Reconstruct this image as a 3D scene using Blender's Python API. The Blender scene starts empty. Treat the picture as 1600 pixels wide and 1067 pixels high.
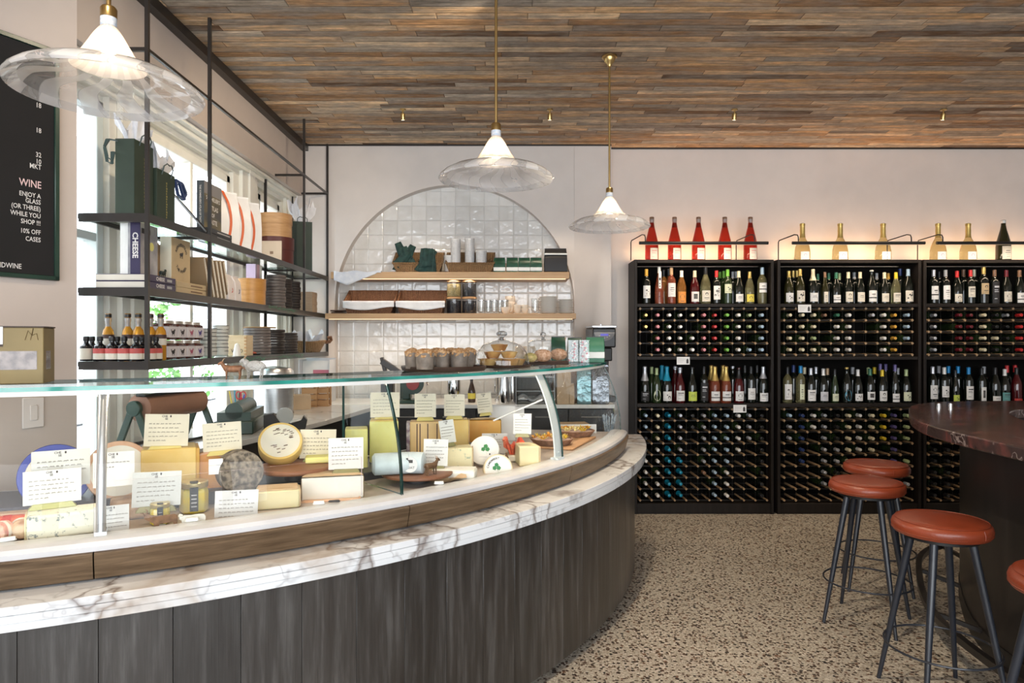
import bpy, bmesh, math, random
from math import sin, cos, pi, radians as rad, atan2, hypot, sqrt
from mathutils import Vector, Matrix, Euler
SC = bpy.context.scene
COL = SC.collection
# ---------------------------------------------------------------- camera, world, sun, exposure
EYE = 1.44
F = 1067.0
cam_d = bpy.data.cameras.new('camera'); cam_d.lens = 24.0; cam_d.sensor_width = 36.0
cam_d.clip_start = .05; cam_d.clip_end = 200
cam = bpy.data.objects.new('camera', cam_d); COL.objects.link(cam)
cam.location = (0, 0, EYE); cam.rotation_euler = (pi/2, 0, 0)
SC.camera = cam
SC.view_settings.view_transform = 'Standard'; SC.view_settings.look = 'None'
SC.view_settings.gamma = 1; SC.view_settings.use_curve_mapping = False
SC.view_settings.exposure = 0.10
SC.cycles.use_denoising = True
SC.cycles.max_bounces = 10; SC.cycles.transparent_max_bounces = 24
SC.cycles.transmission_bounces = 8; SC.cycles.glossy_bounces = 4; SC.cycles.diffuse_bounces = 4
SC.cycles.caustics_reflective = False; SC.cycles.caustics_refractive = False
SC.cycles.sample_clamp_indirect = 4.0
W = bpy.data.worlds.new('daylight'); SC.world = W; W.use_nodes = True
bg = W.node_tree.nodes['Background']
bg.inputs[0].default_value = (0.90, 0.95, 1.0, 1); bg.inputs[1].default_value = 6.6

def area(name, loc, rot, sx, sy, power, color=(1, 1, 1), portal=False, spread=None):
    l = bpy.data.lights.new(name, 'AREA'); l.shape = 'RECTANGLE'; l.size = sx; l.size_y = sy
    l.energy = power; l.color = color
    if spread: l.spread = spread
    if portal: l.cycles.is_portal = True
    o = bpy.data.objects.new(name, l); COL.objects.link(o); o.location = loc; o.rotation_euler = rot
    return o
def spot(name, loc, target, power, color, angle, blend=.5, radius=.02):
    l = bpy.data.lights.new(name, 'SPOT'); l.energy = power; l.color = color
    l.spot_size = angle; l.spot_blend = blend; l.shadow_soft_size = radius
    o = bpy.data.objects.new(name, l); COL.objects.link(o); o.location = loc
    o.rotation_euler = (Vector(target) - Vector(loc)).to_track_quat('-Z', 'Y').to_euler()
    return o
# portals: the openings that daylight comes in by
area('window_daylight', (-2.06, 4.4, 1.85), (0, -pi/2, 0), 1.8, 3.1, 1, portal=True)
area('storefront_daylight', (0.6, -2.72, 1.65), (pi/2, 0, 0), 8.0, 2.7, 1, portal=True)
# ---------------------------------------------------------------- builders
class MB:
    def __init__(s):
        s.bm = bmesh.new(); s.mi = 0; s.M = Matrix.Identity(4); s.smooth = False
    def v(s, co): return s.bm.verts.new(s.M @ Vector(co))
    def f(s, vs, mi=None, smooth=None):
        try: f = s.bm.faces.new(vs)
        except ValueError: return None
        f.material_index = s.mi if mi is None else mi
        f.smooth = s.smooth if smooth is None else smooth
        return f
    def box(s, x0, x1, y0, y1, z0, z1, mi=None):
        a = [s.v(c) for c in ((x0,y0,z0),(x1,y0,z0),(x1,y1,z0),(x0,y1,z0),(x0,y0,z1),(x1,y0,z1),(x1,y1,z1),(x0,y1,z1))]
        for q in ((3,2,1,0),(4,5,6,7),(0,1,5,4),(1,2,6,5),(2,3,7,6),(3,0,4,7)): s.f([a[i] for i in q], mi, False)
        return s
    def cbox(s, x, y, z, sx, sy, sz, mi=None):      # centre in x,y ; bottom z
        return s.box(x-sx/2, x+sx/2, y-sy/2, y+sy/2, z, z+sz, mi)
    def lathe(s, prof, n=24, c=(0,0,0), mi=None, a0=0, a1=2*pi, sx=1, sy=1, smooth=True):
        full = abs(a1-a0-2*pi) < 1e-6
        cols = n if full else n+1
        rings = []
        for (r, z) in prof:
            if r < 1e-6: rings.append([s.v((c[0], c[1], c[2]+z))]*cols)
            else: rings.append([s.v((c[0]+r*sx*cos(a0+(a1-a0)*i/n), c[1]+r*sy*sin(a0+(a1-a0)*i/n), c[2]+z)) for i in range(cols)])
        for k in range(len(prof)-1):
            A, B = rings[k], rings[k+1]
            for i in range(n):
                j = (i+1) % cols
                q = [A[i], A[j], B[j], B[i]]; u = []
                for t in q:
                    if t not in u: u.append(t)
                if len(u) > 2: s.f(u, mi, smooth)
        return s
    def cyl(s, x, y, z0, z1, r, n=20, mi=None, r1=None):
        r1 = r if r1 is None else r1
        return s.lathe([(0,z0),(r,z0),(r,z0),(r1,z1),(r1,z1),(0,z1)], n, (x,y,0), mi)
    def tube(s, pts, r, n=8, mi=None, cap=True, closed=False, smooth=True):
        P = [Vector(p) for p in pts]; m = len(P); rs = r if isinstance(r, (list, tuple)) else [r]*m
        rings = []; up = Vector((0,0,1)); prev = None
        for i, p in enumerate(P):
            if closed: d = P[(i+1) % m] - P[i-1]
            else: d = P[min(i+1,m-1)] - P[max(i-1,0)]
            if d.length < 1e-9: d = Vector((0,0,1))
            d.normalize()
            if prev is None:
                a = up if abs(d.z) < .9 else Vector((1,0,0)); u = d.cross(a).normalized()
            else:
                u = (prev - d*prev.dot(d)); u = u.normalized() if u.length > 1e-6 else d.orthogonal().normalized()
            prev = u; w = d.cross(u)
            rings.append([s.v(p + (u*cos(2*pi*k/n) + w*sin(2*pi*k/n))*rs[i]) for k in range(n)])
        for i in range(m if closed else m-1):
            A, B = rings[i], rings[(i+1) % m]
            for k in range(n): s.f([A[k], A[(k+1)%n], B[(k+1)%n], B[k]], mi, smooth)
        if cap and not closed: s.f(rings[0][::-1], mi, False); s.f(rings[-1], mi, False)
        return s
    def bar(s, a, b, w, h=None, mi=None):           # square bar between two points
        h = w if h is None else h
        a = Vector(a); b = Vector(b); d = (b-a).normalized()
        up = Vector((0,0,1)) if abs(d.z) < .95 else Vector((0,1,0))
        u = d.cross(up).normalized(); t = u.cross(d)
        r = [[s.v(p + u*i*w/2 + t*j*h/2) for i, j in ((-1,-1),(1,-1),(1,1),(-1,1))] for p in (a, b)]
        for k in range(4): s.f([r[0][k], r[0][(k+1)%4], r[1][(k+1)%4], r[1][k]], mi, False)
        s.f(r[0][::-1], mi, False); s.f(r[1], mi, False)
        return s
    def prism(s, pts, z0, z1, mi=None, smooth=False, top=None):
        A = [s.v((p[0],p[1],z0)) for p in pts]; B = [s.v((p[0],p[1],z1)) for p in pts]; n = len(pts)
        for i in range(n): s.f([A[i], A[(i+1)%n], B[(i+1)%n], B[i]], mi, smooth)
        s.f(A[::-1], mi, False); s.f(B, mi if top is None else top, False)
        return s
    def ring(s, c, prof, a0, a1, n, mi=None, closed=True, smooth=True, caps=True):   # sweep (R,z) profile about c
        rings = []
        for i in range(n+1):
            a = a0+(a1-a0)*i/n
            rings.append([s.v((c[0]+R*cos(a), c[1]+R*sin(a), z)) for R, z in prof])
        m = len(prof); ks = range(m if closed else m-1)
        for i in range(n):
            for k in ks: s.f([rings[i][k], rings[i+1][k], rings[i+1][(k+1)%m], rings[i][(k+1)%m]], mi if not isinstance(mi,(list,tuple)) else mi[k], smooth)
        if closed and caps:
            m0 = mi if not isinstance(mi,(list,tuple)) else mi[0]
            s.f(rings[0], m0, False); s.f(rings[-1][::-1], m0, False)
        return s
    def grid(s, fn, nu, nv, mi=None, smooth=True, cu=False):
        V = [[s.v(fn(i/nu, j/nv)) for j in range(nv+1)] for i in range(nu if cu else nu+1)]
        for i in range(nu):
            for j in range(nv): s.f([V[i][j], V[(i+1) % len(V)][j], V[(i+1) % len(V)][j+1], V[i][j+1]], mi, smooth)
        return s
    def blob(s, c, rx, ry, rz, n=12, m=8, mi=None, jit=0, seed=0):
        R = random.Random(seed); rings = []
        for j in range(m+1):
            t = -pi/2 + pi*j/m
            if j in (0, m): v = s.v((c[0], c[1], c[2]+rz*sin(t))); rings.append([v]*n); continue
            ring = []
            for i in range(n):
                k = 1 + jit*(R.random()-.5); a = 2*pi*i/n
                ring.append(s.v((c[0]+rx*k*cos(t)*cos(a), c[1]+ry*k*cos(t)*sin(a), c[2]+rz*k*sin(t))))
            rings.append(ring)
        for j in range(m):
            A, B = rings[j], rings[j+1]
            for i in range(n):
                q = [A[i], A[(i+1)%n], B[(i+1)%n], B[i]]; u = []
                for t in q:
                    if t not in u: u.append(t)
                if len(u) > 2: s.f(u, mi, True)
        return s
    def text(s, txt, size, M, mi=None, align='CENTER', depth=0.0, bold=0.0, curve_r=None, down=False):
        key = (txt, align, round(bold,4))
        if key not in TXT:
            cu = bpy.data.curves.new('t', 'FONT'); cu.body = txt; cu.size = 1; cu.align_x = align; cu.align_y = 'CENTER'
            cu.resolution_u = 2; cu.offset = bold
            o = bpy.data.objects.new('t', cu); COL.objects.link(o)
            me = bpy.data.meshes.new_from_object(o)
            bpy.data.objects.remove(o); bpy.data.curves.remove(cu)
            TXT[key] = ([tuple(v.co) for v in me.vertices], [tuple(p.vertices) for p in me.polygons]); bpy.data.meshes.remove(me)
        vs, fs = TXT[key]; out = []
        for co in vs:
            x, y = co[0]*size, co[1]*size
            if curve_r:
                if down: a = x/curve_r; rr = curve_r - y; x, y = rr*sin(a), -rr*cos(a)
                else: a = x/curve_r; rr = curve_r + y; x, y = rr*sin(a), rr*cos(a)
            out.append(s.v(M @ Vector((x, y, 0))))
        for f in fs: s.f([out[i] for i in f], mi, False)
        return s
    def build(s, name, mats, parent=None, loc=None, rot=None, bevel=0, seg=1, sub=0, solid=0, hide=False, merge=False, outward=True):
        if merge: bmesh.ops.remove_doubles(s.bm, verts=s.bm.verts, dist=1e-5)
        if outward: bmesh.ops.recalc_face_normals(s.bm, faces=s.bm.faces)
        me = bpy.data.meshes.new(name); s.bm.to_mesh(me); s.bm.free()
        if not isinstance(mats, (list, tuple)): mats = [mats]
        for m in mats: me.materials.append(m)
        if len(me.polygons): me.set_sharp_from_angle(angle=rad(38))
        o = bpy.data.objects.new(name, me); COL.objects.link(o)
        if parent: o.parent = parent
        if loc is not None: o.location = loc
        if rot is not None: o.rotation_euler = rot
        if solid: md = o.modifiers.new('s', 'SOLIDIFY'); md.thickness = solid; md.offset = 0
        if bevel: md = o.modifiers.new('b', 'BEVEL'); md.width = bevel; md.segments = seg; md.limit_method = 'ANGLE'; md.angle_limit = rad(40)
        if sub: md = o.modifiers.new('u', 'SUBSURF'); md.levels = sub; md.render_levels = sub
        return o
TXT = {}
def TM(loc, rx=0, ry=0, rz=0):
    return Matrix.Translation(loc) @ Euler((rx, ry, rz)).to_matrix().to_4x4()
def thing(name, label, cat, loc=(0,0,0), rz=0, group=None):
    o = bpy.data.objects.new(name, None); COL.objects.link(o); o.empty_display_size = .02
    o.location = loc; o.rotation_euler = (0, 0, rz); tag(o, label, cat, group); return o
def tag(o, label, cat, group=None, kind=None):
    o['label'] = label; o['category'] = cat
    if group: o['group'] = group
    if kind: o['kind'] = kind
    return o
def struct(o): o['kind'] = 'structure'; return o
def copy_tree(o, parent=None):
    c = o.copy(); COL.objects.link(c)
    if parent: c.parent = parent
    for ch in list(o.children): copy_tree(ch, c)
    return c
# ---------------------------------------------------------------- materials
MC = {}
def lk(nt, a, b): nt.links.new(a, b)
def mat(name, col, rough=.5, metal=0, var=.06, vs=8, bump=0, bs=60, trans=0, ior=1.45, spec=.5, emit=None, es=0, coat=0, stretch=(1,1,1), col2=None, sheen=0, sss=0):
    if name in MC: return MC[name]
    m = bpy.data.materials.new(name); m.use_nodes = True; nt = m.node_tree; b = nt.nodes['Principled BSDF']
    tc = nt.nodes.new('ShaderNodeTexCoord'); mp = nt.nodes.new('ShaderNodeMapping'); mp.inputs['Scale'].default_value = stretch
    lk(nt, tc.outputs['Object'], mp.inputs[0])
    n = nt.nodes.new('ShaderNodeTexNoise'); n.inputs['Scale'].default_value = vs; n.inputs['Detail'].default_value = 4
    lk(nt, mp.outputs[0], n.inputs[0])
    r = nt.nodes.new('ShaderNodeValToRGB'); c = Vector(col[:3])
    c2 = Vector(col2[:3]) if col2 else c*(1+var); c1 = c if col2 else c*(1-var)
    r.color_ramp.elements[0].position = .35; r.color_ramp.elements[1].position = .65
    r.color_ramp.elements[0].color = (*c1, 1); r.color_ramp.elements[1].color = (*[min(1, k) for k in c2], 1)
    lk(nt, n.outputs[0], r.inputs[0]); lk(nt, r.outputs[0], b.inputs['Base Color'])
    b.inputs['Roughness'].default_value = rough; b.inputs['Metallic'].default_value = metal
    b.inputs['Transmission Weight'].default_value = trans; b.inputs['IOR'].default_value = ior
    b.inputs['Specular IOR Level'].default_value = spec; b.inputs['Coat Weight'].default_value = coat
    if sheen: b.inputs['Sheen Weight'].default_value = sheen
    if sss: b.inputs['Subsurface Weight'].default_value = sss; b.inputs['Subsurface Radius'].default_value = (.02,.012,.006)
    if emit: b.inputs['Emission Color'].default_value = (*emit, 1); b.inputs['Emission Strength'].default_value = es
    if bump:
        n2 = nt.nodes.new('ShaderNodeTexNoise'); n2.inputs['Scale'].default_value = bs; n2.inputs['Detail'].default_value = 3
        lk(nt, mp.outputs[0], n2.inputs[0]); bp = nt.nodes.new('ShaderNodeBump'); bp.inputs['Strength'].default_value = bump; bp.inputs['Distance'].default_value = .01
        lk(nt, n2.outputs[0], bp.inputs['Height']); lk(nt, bp.outputs[0], b.inputs['Normal'])
    MC[name] = m; return m
class NT:
    def __init__(s, name):
        s.m = bpy.data.materials.new(name); s.m.use_nodes = True; s.nt = s.m.node_tree; s.b = s.nt.nodes['Principled BSDF']; MC[name] = s.m
        s.out = s.nt.nodes['Material Output']
    def n(s, t, **k):
        x = s.nt.nodes.new('ShaderNode'+t)
        for a, b in k.items(): setattr(x, a, b)
        return x
    def l(s, a, b): s.nt.links.new(a, b)
    def math(s, op, a, b=None, c=None):
        x = s.n('Math', operation=op)
        for i, v in enumerate((a, b, c)):
            if v is None: continue
            if isinstance(v, (int, float)): x.inputs[i].default_value = v
            else: s.l(v, x.inputs[i])
        return x.outputs[0]
    def ramp(s, fac, stops, interp='LINEAR'):
        r = s.n('ValToRGB'); r.color_ramp.interpolation = interp
        while len(r.color_ramp.elements) < len(stops): r.color_ramp.elements.new(.5)
        for e, (p, c) in zip(r.color_ramp.elements, stops): e.position = p; e.color = (*c, 1)
        s.l(fac, r.inputs[0]); return r.outputs[0]
    def noise(s, vec, scale, detail=4, rough=.5, dim='3D'):
        x = s.n('TexNoise', noise_dimensions=dim); x.inputs['Scale'].default_value = scale; x.inputs['Detail'].default_value = detail; x.inputs['Roughness'].default_value = rough
        s.l(vec, x.inputs['Vector']); return x.outputs[0]
    def mapv(s, vec, scale=(1,1,1), loc=(0,0,0), rot=(0,0,0)):
        x = s.n('Mapping'); x.inputs['Scale'].default_value = scale; x.inputs['Location'].default_value = loc; x.inputs['Rotation'].default_value = rot
        s.l(vec, x.inputs[0]); return x.outputs[0]
    def mix(s, fac, a, b, blend='MIX'):
        x = s.n('Mix', data_type='RGBA', blend_type=blend)
        for i, v in ((0, fac), (6, a), (7, b)):
            if isinstance(v, (int, float)): x.inputs[i].default_value = v
            elif isinstance(v, tuple): x.inputs[i].default_value = (*v, 1)
            else: s.l(v, x.inputs[i])
        return x.outputs[2]
    def comb(s, x, y, z=0.0):
        c = s.n('CombineXYZ')
        for i, v in enumerate((x, y, z)):
            if isinstance(v, (int, float)): c.inputs[i].default_value = v
            else: s.l(v, c.inputs[i])
        return c.outputs[0]
    def white(s, vec):
        x = s.n('TexWhiteNoise', noise_dimensions='3D'); s.l(vec, x.inputs['Vector']); return x
    def bump(s, h, strength=.3, dist=.01):
        x = s.n('Bump'); x.inputs['Strength'].default_value = strength; x.inputs['Distance'].default_value = dist
        s.l(h, x.inputs['Height']); s.l(x.outputs[0], s.b.inputs['Normal'])
    def xyz(s, vec):
        x = s.n('SeparateXYZ'); s.l(vec, x.inputs[0]); return x.outputs
def m_ceiling():
    k = NT('reclaimed_planks'); P = k.n('TexCoord').outputs['Object']; X, Y, Z = k.xyz(P)
    W_ = .068
    row = k.math('FLOOR', k.math('DIVIDE', Y, W_)); fr = k.math('FRACT', k.math('DIVIDE', Y, W_))
    w1 = k.white(k.comb(row, 3.1, 0)).outputs['Value']; w2 = k.white(k.comb(row, 9.7, 5)).outputs['Value']
    ln = k.math('MULTIPLY_ADD', w2, .7, .45)
    u = k.math('DIVIDE', k.math('ADD', X, k.math('MULTIPLY', w1, 7.0)), ln)
    cell = k.math('FLOOR', u); cf = k.math('FRACT', u)
    wn = k.white(k.comb(row, cell, 1.3)); v = wn.outputs['Value']; wc = k.xyz(wn.outputs['Color'])
    base = k.ramp(v, [(0,(.10,.058,.032)),(.14,(.30,.18,.095)),(.28,(.48,.31,.175)),(.40,(.62,.46,.30)),(.50,(.42,.37,.31)),(.60,(.27,.245,.22)),(.70,(.58,.38,.20)),(.82,(.78,.62,.43)),(.92,(.50,.46,.41)),(1,(.17,.115,.08))], 'LINEAR')
    g = k.noise(k.comb(k.math('MULTIPLY_ADD', X, 1.6, k.math('MULTIPLY', v, 40)), k.math('MULTIPLY', Y, 34), row), 2.2, 6, .65)
    g2 = k.noise(k.comb(k.math('MULTIPLY', X, 6), k.math('MULTIPLY', Y, 90), row), 2.0, 4, .6)
    g3 = k.noise(k.comb(k.math('MULTIPLY_ADD', X, 2.2, k.math('MULTIPLY', v, 11)), k.math('MULTIPLY', Y, 9), cell), 1.5, 3, .6)
    c = k.mix(1.0, base, k.ramp(g, [(.28,(.40,.37,.34)),(.5,(1,1,1)),(.70,(1.6,1.5,1.4))]), 'MULTIPLY')
    c = k.mix(.8, c, k.ramp(g2, [(.3,(.72,.70,.68)),(.6,(1.15,1.12,1.1))]), 'MULTIPLY')
    c = k.mix(k.ramp(g3, [(.42,(0,0,0)),(.62,(.65,.65,.65))]), c, (.30,.285,.27))
    g5 = k.noise(k.comb(k.math('MULTIPLY', X, 14), k.math('MULTIPLY', Y, 30), v), 1.0, 5, .7); c = k.mix(.75, c, k.ramp(g5, [(.3,(.55,.52,.5)),(.55,(1.05,1.05,1.05)),(.75,(1.45,1.4,1.35))]), 'MULTIPLY')
    g4 = k.noise(P, .7, 3); c = k.mix(1.0, c, k.ramp(g4, [(.35,(.84,.82,.80)),(.65,(1.12,1.12,1.12))]), 'MULTIPLY')
    e = k.math('MINIMUM', k.math('MULTIPLY', k.math('MINIMUM', fr, k.math('SUBTRACT', 1, fr)), W_), k.math('MULTIPLY', k.math('MINIMUM', cf, k.math('SUBTRACT', 1, cf)), ln))
    gap = k.ramp(k.math('MULTIPLY', e, 100), [(0,(.30,.26,.23)),(.12,(.6,.56,.52)),(.25,(1,1,1))])
    c = k.mix(1.0, c, gap, 'MULTIPLY')
    c = k.mix(1.0, c, (1.05,1.03,.99), 'MULTIPLY'); k.l(c, k.b.inputs['Base Color']); k.b.inputs['Roughness'].default_value = .72; k.b.inputs['Specular IOR Level'].default_value = .3
    h = k.math('ADD', k.math('MULTIPLY', g, .35), k.math('ADD', k.math('MULTIPLY', v, .7), k.math('MINIMUM', k.math('MULTIPLY', e, 120), .8)))
    k.bump(h, .45, .010); return k.m
def m_floor():
    k = NT('terrazzo'); P = k.n('TexCoord').outputs['Object']
    d = k.noise(P, 24, 2); Pd = k.n('VectorMath', operation='ADD'); dn = k.n('TexNoise'); dn.inputs['Scale'].default_value = 30; k.l(P, dn.inputs['Vector'])
    sc = k.n('VectorMath', operation='SCALE'); sc.inputs['Scale'].default_value = .018; k.l(dn.outputs['Color'], sc.inputs[0]); k.l(P, Pd.inputs[0]); k.l(sc.outputs[0], Pd.inputs[1])
    def chips(scale, lim, stops, frac, base):
        v = k.n('TexVoronoi', feature='F1', voronoi_dimensions='2D'); v.inputs['Scale'].default_value = scale; k.l(Pd.outputs[0], v.inputs['Vector'])
        r = k.xyz(v.outputs['Color'])
        col = k.ramp(r[0], stops, 'CONSTANT')
        th = k.math('MULTIPLY', k.math('GREATER_THAN', r[1], 1-frac), k.math('MULTIPLY_ADD', r[2], lim*.6, lim*.5))
        mask = k.math('LESS_THAN', v.outputs['Distance'], th)
        return k.mix(mask, base, col)
    base = k.ramp(k.noise(P, 3, 3), [(.3,(.36,.33,.275)),(.7,(.45,.415,.35))])
    c = chips(170, .55, [(0,(.26,.21,.165)),(.4,(.50,.46,.40)),(.7,(.33,.295,.24))], .5, base)
    c = chips(90, .52, [(0,(.55,.51,.44)),(.35,(.30,.26,.21)),(.55,(.13,.09,.065)),(.85,(.50,.46,.40))], .48, c)
    c = chips(58, .48, [(0,(.040,.028,.024)),(.45,(.07,.04,.03)),(.70,(.16,.09,.06)),(.82,(.03,.028,.026))], .40, c)
    k.l(c, k.b.inputs['Base Color']); k.b.inputs['Roughness'].default_value = .38; return k.m
def m_plaster(name, col):
    k = NT(name); P = k.n('TexCoord').outputs['Object']
    a = k.noise(P, 1.3, 5, .6); b = k.noise(P, 7, 4)
    c = Vector(col)
    k.l(k.ramp(k.math('ADD', k.math('MULTIPLY', a, .7), k.math('MULTIPLY', b, .3)), [(.35, tuple(c*.94)), (.65, tuple(c*1.04))]), k.b.inputs['Base Color'])
    k.b.inputs['Roughness'].default_value = .75; k.b.inputs['Specular IOR Level'].default_value = .25
    k.bump(b, .12, .01); return k.m
def m_tile():
    k = NT('zellige_tile'); P = k.n('TexCoord').outputs['Object']; X, Y, Z = k.xyz(P)
    T = .1275
    ux = k.math('DIVIDE', k.math('ADD', X, .497+T*20), T); uz = k.math('DIVIDE', k.math('SUBTRACT', Z, .08), T)
    fx, fz = k.math('FRACT', ux), k.math('FRACT', uz)
    wn = k.white(k.comb(k.math('FLOOR', ux), k.math('FLOOR', uz), 2.0))
    e = k.math('MINIMUM', k.math('MINIMUM', fx, k.math('SUBTRACT', 1, fx)), k.math('MINIMUM', fz, k.math('SUBTRACT', 1, fz)))
    c = k.ramp(wn.outputs['Value'], [(0,(.66,.65,.63)),(.5,(.72,.71,.69)),(1,(.78,.765,.74))])
    c = k.mix(1.0, c, k.ramp(k.noise(P, 9, 4), [(.3,(.93,.92,.9)),(.7,(1.04,1.04,1.04))]), 'MULTIPLY')
    c = k.mix(k.math('LESS_THAN', e, .012), c, (.56,.545,.52))
    k.l(c, k.b.inputs['Base Color']); k.b.inputs['Roughness'].default_value = .1; k.b.inputs['Specular IOR Level'].default_value = .7
    r = k.xyz(wn.outputs['Color'])
    tilt = k.math('ADD', k.math('MULTIPLY', k.math('SUBTRACT', r[0], .5), fx), k.math('MULTIPLY', k.math('SUBTRACT', r[1], .5), fz))
    h = k.math('ADD', k.math('ADD', k.math('MULTIPLY', k.noise(P, 13, 2), 2.3), tilt), k.math('MINIMUM', k.math('MULTIPLY', e, 14), 1.0))
    k.bump(h, .6, .005); return k.m
def m_marble(name, base, veins, scale=1.6, rough=.18, warp=.9):
    k = NT(name); P = k.n('TexCoord').outputs['Object']
    dn = k.n('TexNoise'); dn.inputs['Scale'].default_value = 2.2; dn.inputs['Detail'].default_value = 5; k.l(P, dn.inputs['Vector'])
    sc = k.n('VectorMath', operation='SCALE'); sc.inputs['Scale'].default_value = warp; k.l(dn.outputs['Color'], sc.inputs[0])
    ad = k.n('VectorMath', operation='ADD'); k.l(P, ad.inputs[0]); k.l(sc.outputs[0], ad.inputs[1]); q = k.mapv(ad.outputs[0], (1, 1, .55))
    c = base
    for i, (vc, wd, s2, am) in enumerate(veins):
        n = k.noise(k.mapv(q, (1,1,1), (i*3.7, i*1.9, i)), scale*s2, 3, .55)
        d = k.math('ABSOLUTE', k.math('SUBTRACT', n, .5))
        m = k.ramp(d, [(0,(am,)*3),(wd*.35,(am*.5,)*3),(wd,(0,0,0))])
        c = k.mix(m, c, vc)
    k.l(c, k.b.inputs['Base Color']); k.b.inputs['Roughness'].default_value = rough; return k.m
def m_counterwood():
    k = NT('dark_stained_board'); P = k.n('TexCoord').outputs['Object']; X, Y, Z = k.xyz(P)
    ang = k.math('MULTIPLY', k.math('ARCTAN2', Y, X), 180/pi)
    cell = k.math('FLOOR', k.math('DIVIDE', k.math('ADD', ang, 51.69), 2.907))
    w = k.white(k.comb(cell, 1.7, 0)).outputs['Value']
    q = k.comb(k.math('MULTIPLY', ang, .9), k.math('MULTIPLY', Z, 1.1), cell)
    g = k.noise(q, 2.4, 5, .6); g2 = k.noise(k.comb(k.math('MULTIPLY', ang, 8), k.math('MULTIPLY', Z, 1.3), cell), 2.2, 4, .6)
    c = k.ramp(g, [(.22,(.018,.0145,.0125)),(.5,(.040,.037,.035)),(.80,(.105,.103,.102))])
    c = k.mix(.35, c, k.ramp(g2, [(.3,(.6,.6,.6)),(.7,(1.4,1.4,1.4))]), 'MULTIPLY')
    c = k.mix(1.0, c, k.ramp(w, [(0,(.72,.70,.68)),(1,(1.35,1.3,1.25))]), 'MULTIPLY')
    k.l(c, k.b.inputs['Base Color']); k.b.inputs['Roughness'].default_value = .30; k.b.inputs['Specular IOR Level'].default_value = .6
    k.bump(k.math('ADD', g, g2), .15, .004); return k.m
def m_wood(name, c1, c2, rough=.45, sx=(1,12,12), scale=3, spec=.4):
    k = NT(name); P = k.n('TexCoord').outputs['Object']; q = k.mapv(P, sx)
    g = k.noise(q, scale, 6, .62)
    k.l(k.ramp(g, [(.3,c1),(.7,c2)]), k.b.inputs['Base Color']); k.b.inputs['Roughness'].default_value = rough; k.b.inputs['Specular IOR Level'].default_value = spec
    k.bump(g, .12, .005); return k.m
def thin_fresnel(k):
    g = k.n('NewGeometry'); fr = k.n('Fresnel')
    k.l(k.math('MULTIPLY_ADD', g.outputs['Backfacing'], 1/1.5-1.5, 1.5), fr.inputs['IOR']); return fr
def m_glass(name, tint=(1,1,1), refl=1.0, rough=0.0, base=.04):
    k = NT(name); k.nt.nodes.remove(k.b)
    tr = k.n('BsdfTransparent'); tr.inputs[0].default_value = (*tint, 1); gl = k.n('BsdfGlossy'); gl.inputs['Roughness'].default_value = rough
    fr = thin_fresnel(k); mx = k.n('MixShader')
    k.l(k.math('MULTIPLY', fr.outputs[0], refl), mx.inputs[0]); k.l(tr.outputs[0], mx.inputs[1]); k.l(gl.outputs[0], mx.inputs[2]); k.l(mx.outputs[0], k.out.inputs[0])
    return k.m
def m_shade(name, frost):
    # pressed glass of the pendants: clear with milky swirl stripes; the inner bell is frosted
    k = NT(name); k.nt.nodes.remove(k.b)
    P = k.n('TexCoord').outputs['Object']; X, Y, Z = k.xyz(P)
    r = k.math('SQRT', k.math('ADD', k.math('MULTIPLY', X, X), k.math('MULTIPLY', Y, Y)))
    a = k.math('ARCTAN2', Y, X)
    tw = k.math('MULTIPLY', k.math('SINE', k.math('MULTIPLY', r, 26)), .16)
    s = k.math('SINE', k.math('MULTIPLY', k.math('ADD', a, tw), 12 if not frost else 16))
    st = k.ramp(k.math('MULTIPLY_ADD', s, .5, .5), [(.46,(0,0,0)),(.56,(1,1,1))])
    tr = k.n('BsdfTransparent'); tr.inputs[0].default_value = (.97,.98,.99,1); gl = k.n('BsdfGlossy'); gl.inputs['Roughness'].default_value = .03
    df = k.n('BsdfDiffuse'); df.inputs[0].default_value = (.90,.93,.98,1); tl = k.n('BsdfTranslucent'); tl.inputs[0].default_value = (.95,.90,.86,1) if frost else (.86,.87,.9,1)
    milk = k.n('MixShader'); milk.inputs[0].default_value = .6 if frost else .5; k.l(df.outputs[0], milk.inputs[1]); k.l(tl.outputs[0], milk.inputs[2])
    nz = k.noise(k.mapv(P, (3,3,3)), 6, 3)
    m1 = k.n('MixShader')
    if frost: k.l(k.math('MULTIPLY_ADD', st, .13, .82), m1.inputs[0])
    else: k.l(k.math('ADD', k.math('MULTIPLY_ADD', st, .38, .14), k.math('MULTIPLY', nz, .22)), m1.inputs[0])
    k.l(tr.outputs[0], m1.inputs[1]); k.l(milk.outputs[0], m1.inputs[2])
    fr = thin_fresnel(k); m2 = k.n('MixShader')
    k.l(fr.outputs[0], m2.inputs[0]); k.l(m1.outputs[0], m2.inputs[1]); k.l(gl.outputs[0], m2.inputs[2]); k.l(m2.outputs[0], k.out.inputs[0])
    return k.m
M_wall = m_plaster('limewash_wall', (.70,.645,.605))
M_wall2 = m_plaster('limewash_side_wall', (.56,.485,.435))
M_ceil = m_ceiling(); M_floor = m_floor(); M_tile = m_tile()
M_marble = m_marble('white_veined_marble', (.76,.78,.80), [((.20,.16,.14),.022,1.0,.9),((.42,.33,.25),.045,.6,.6),((.34,.33,.34),.014,1.9,.5)], 1.3, .14)
M_redmarble = m_marble('dark_red_marble', (.042,.024,.023), [((.50,.42,.40),.009,2.2,.55),((.22,.06,.05),.07,1.5,.6),((.03,.02,.02),.08,2.5,.6)], 1.8, .2)
M_board = m_counterwood()
M_glass = m_glass('case_glass', (.97,.99,.98), .45)
M_pane = m_glass('window_glass', (.96,.98,.98), .7)
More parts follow.
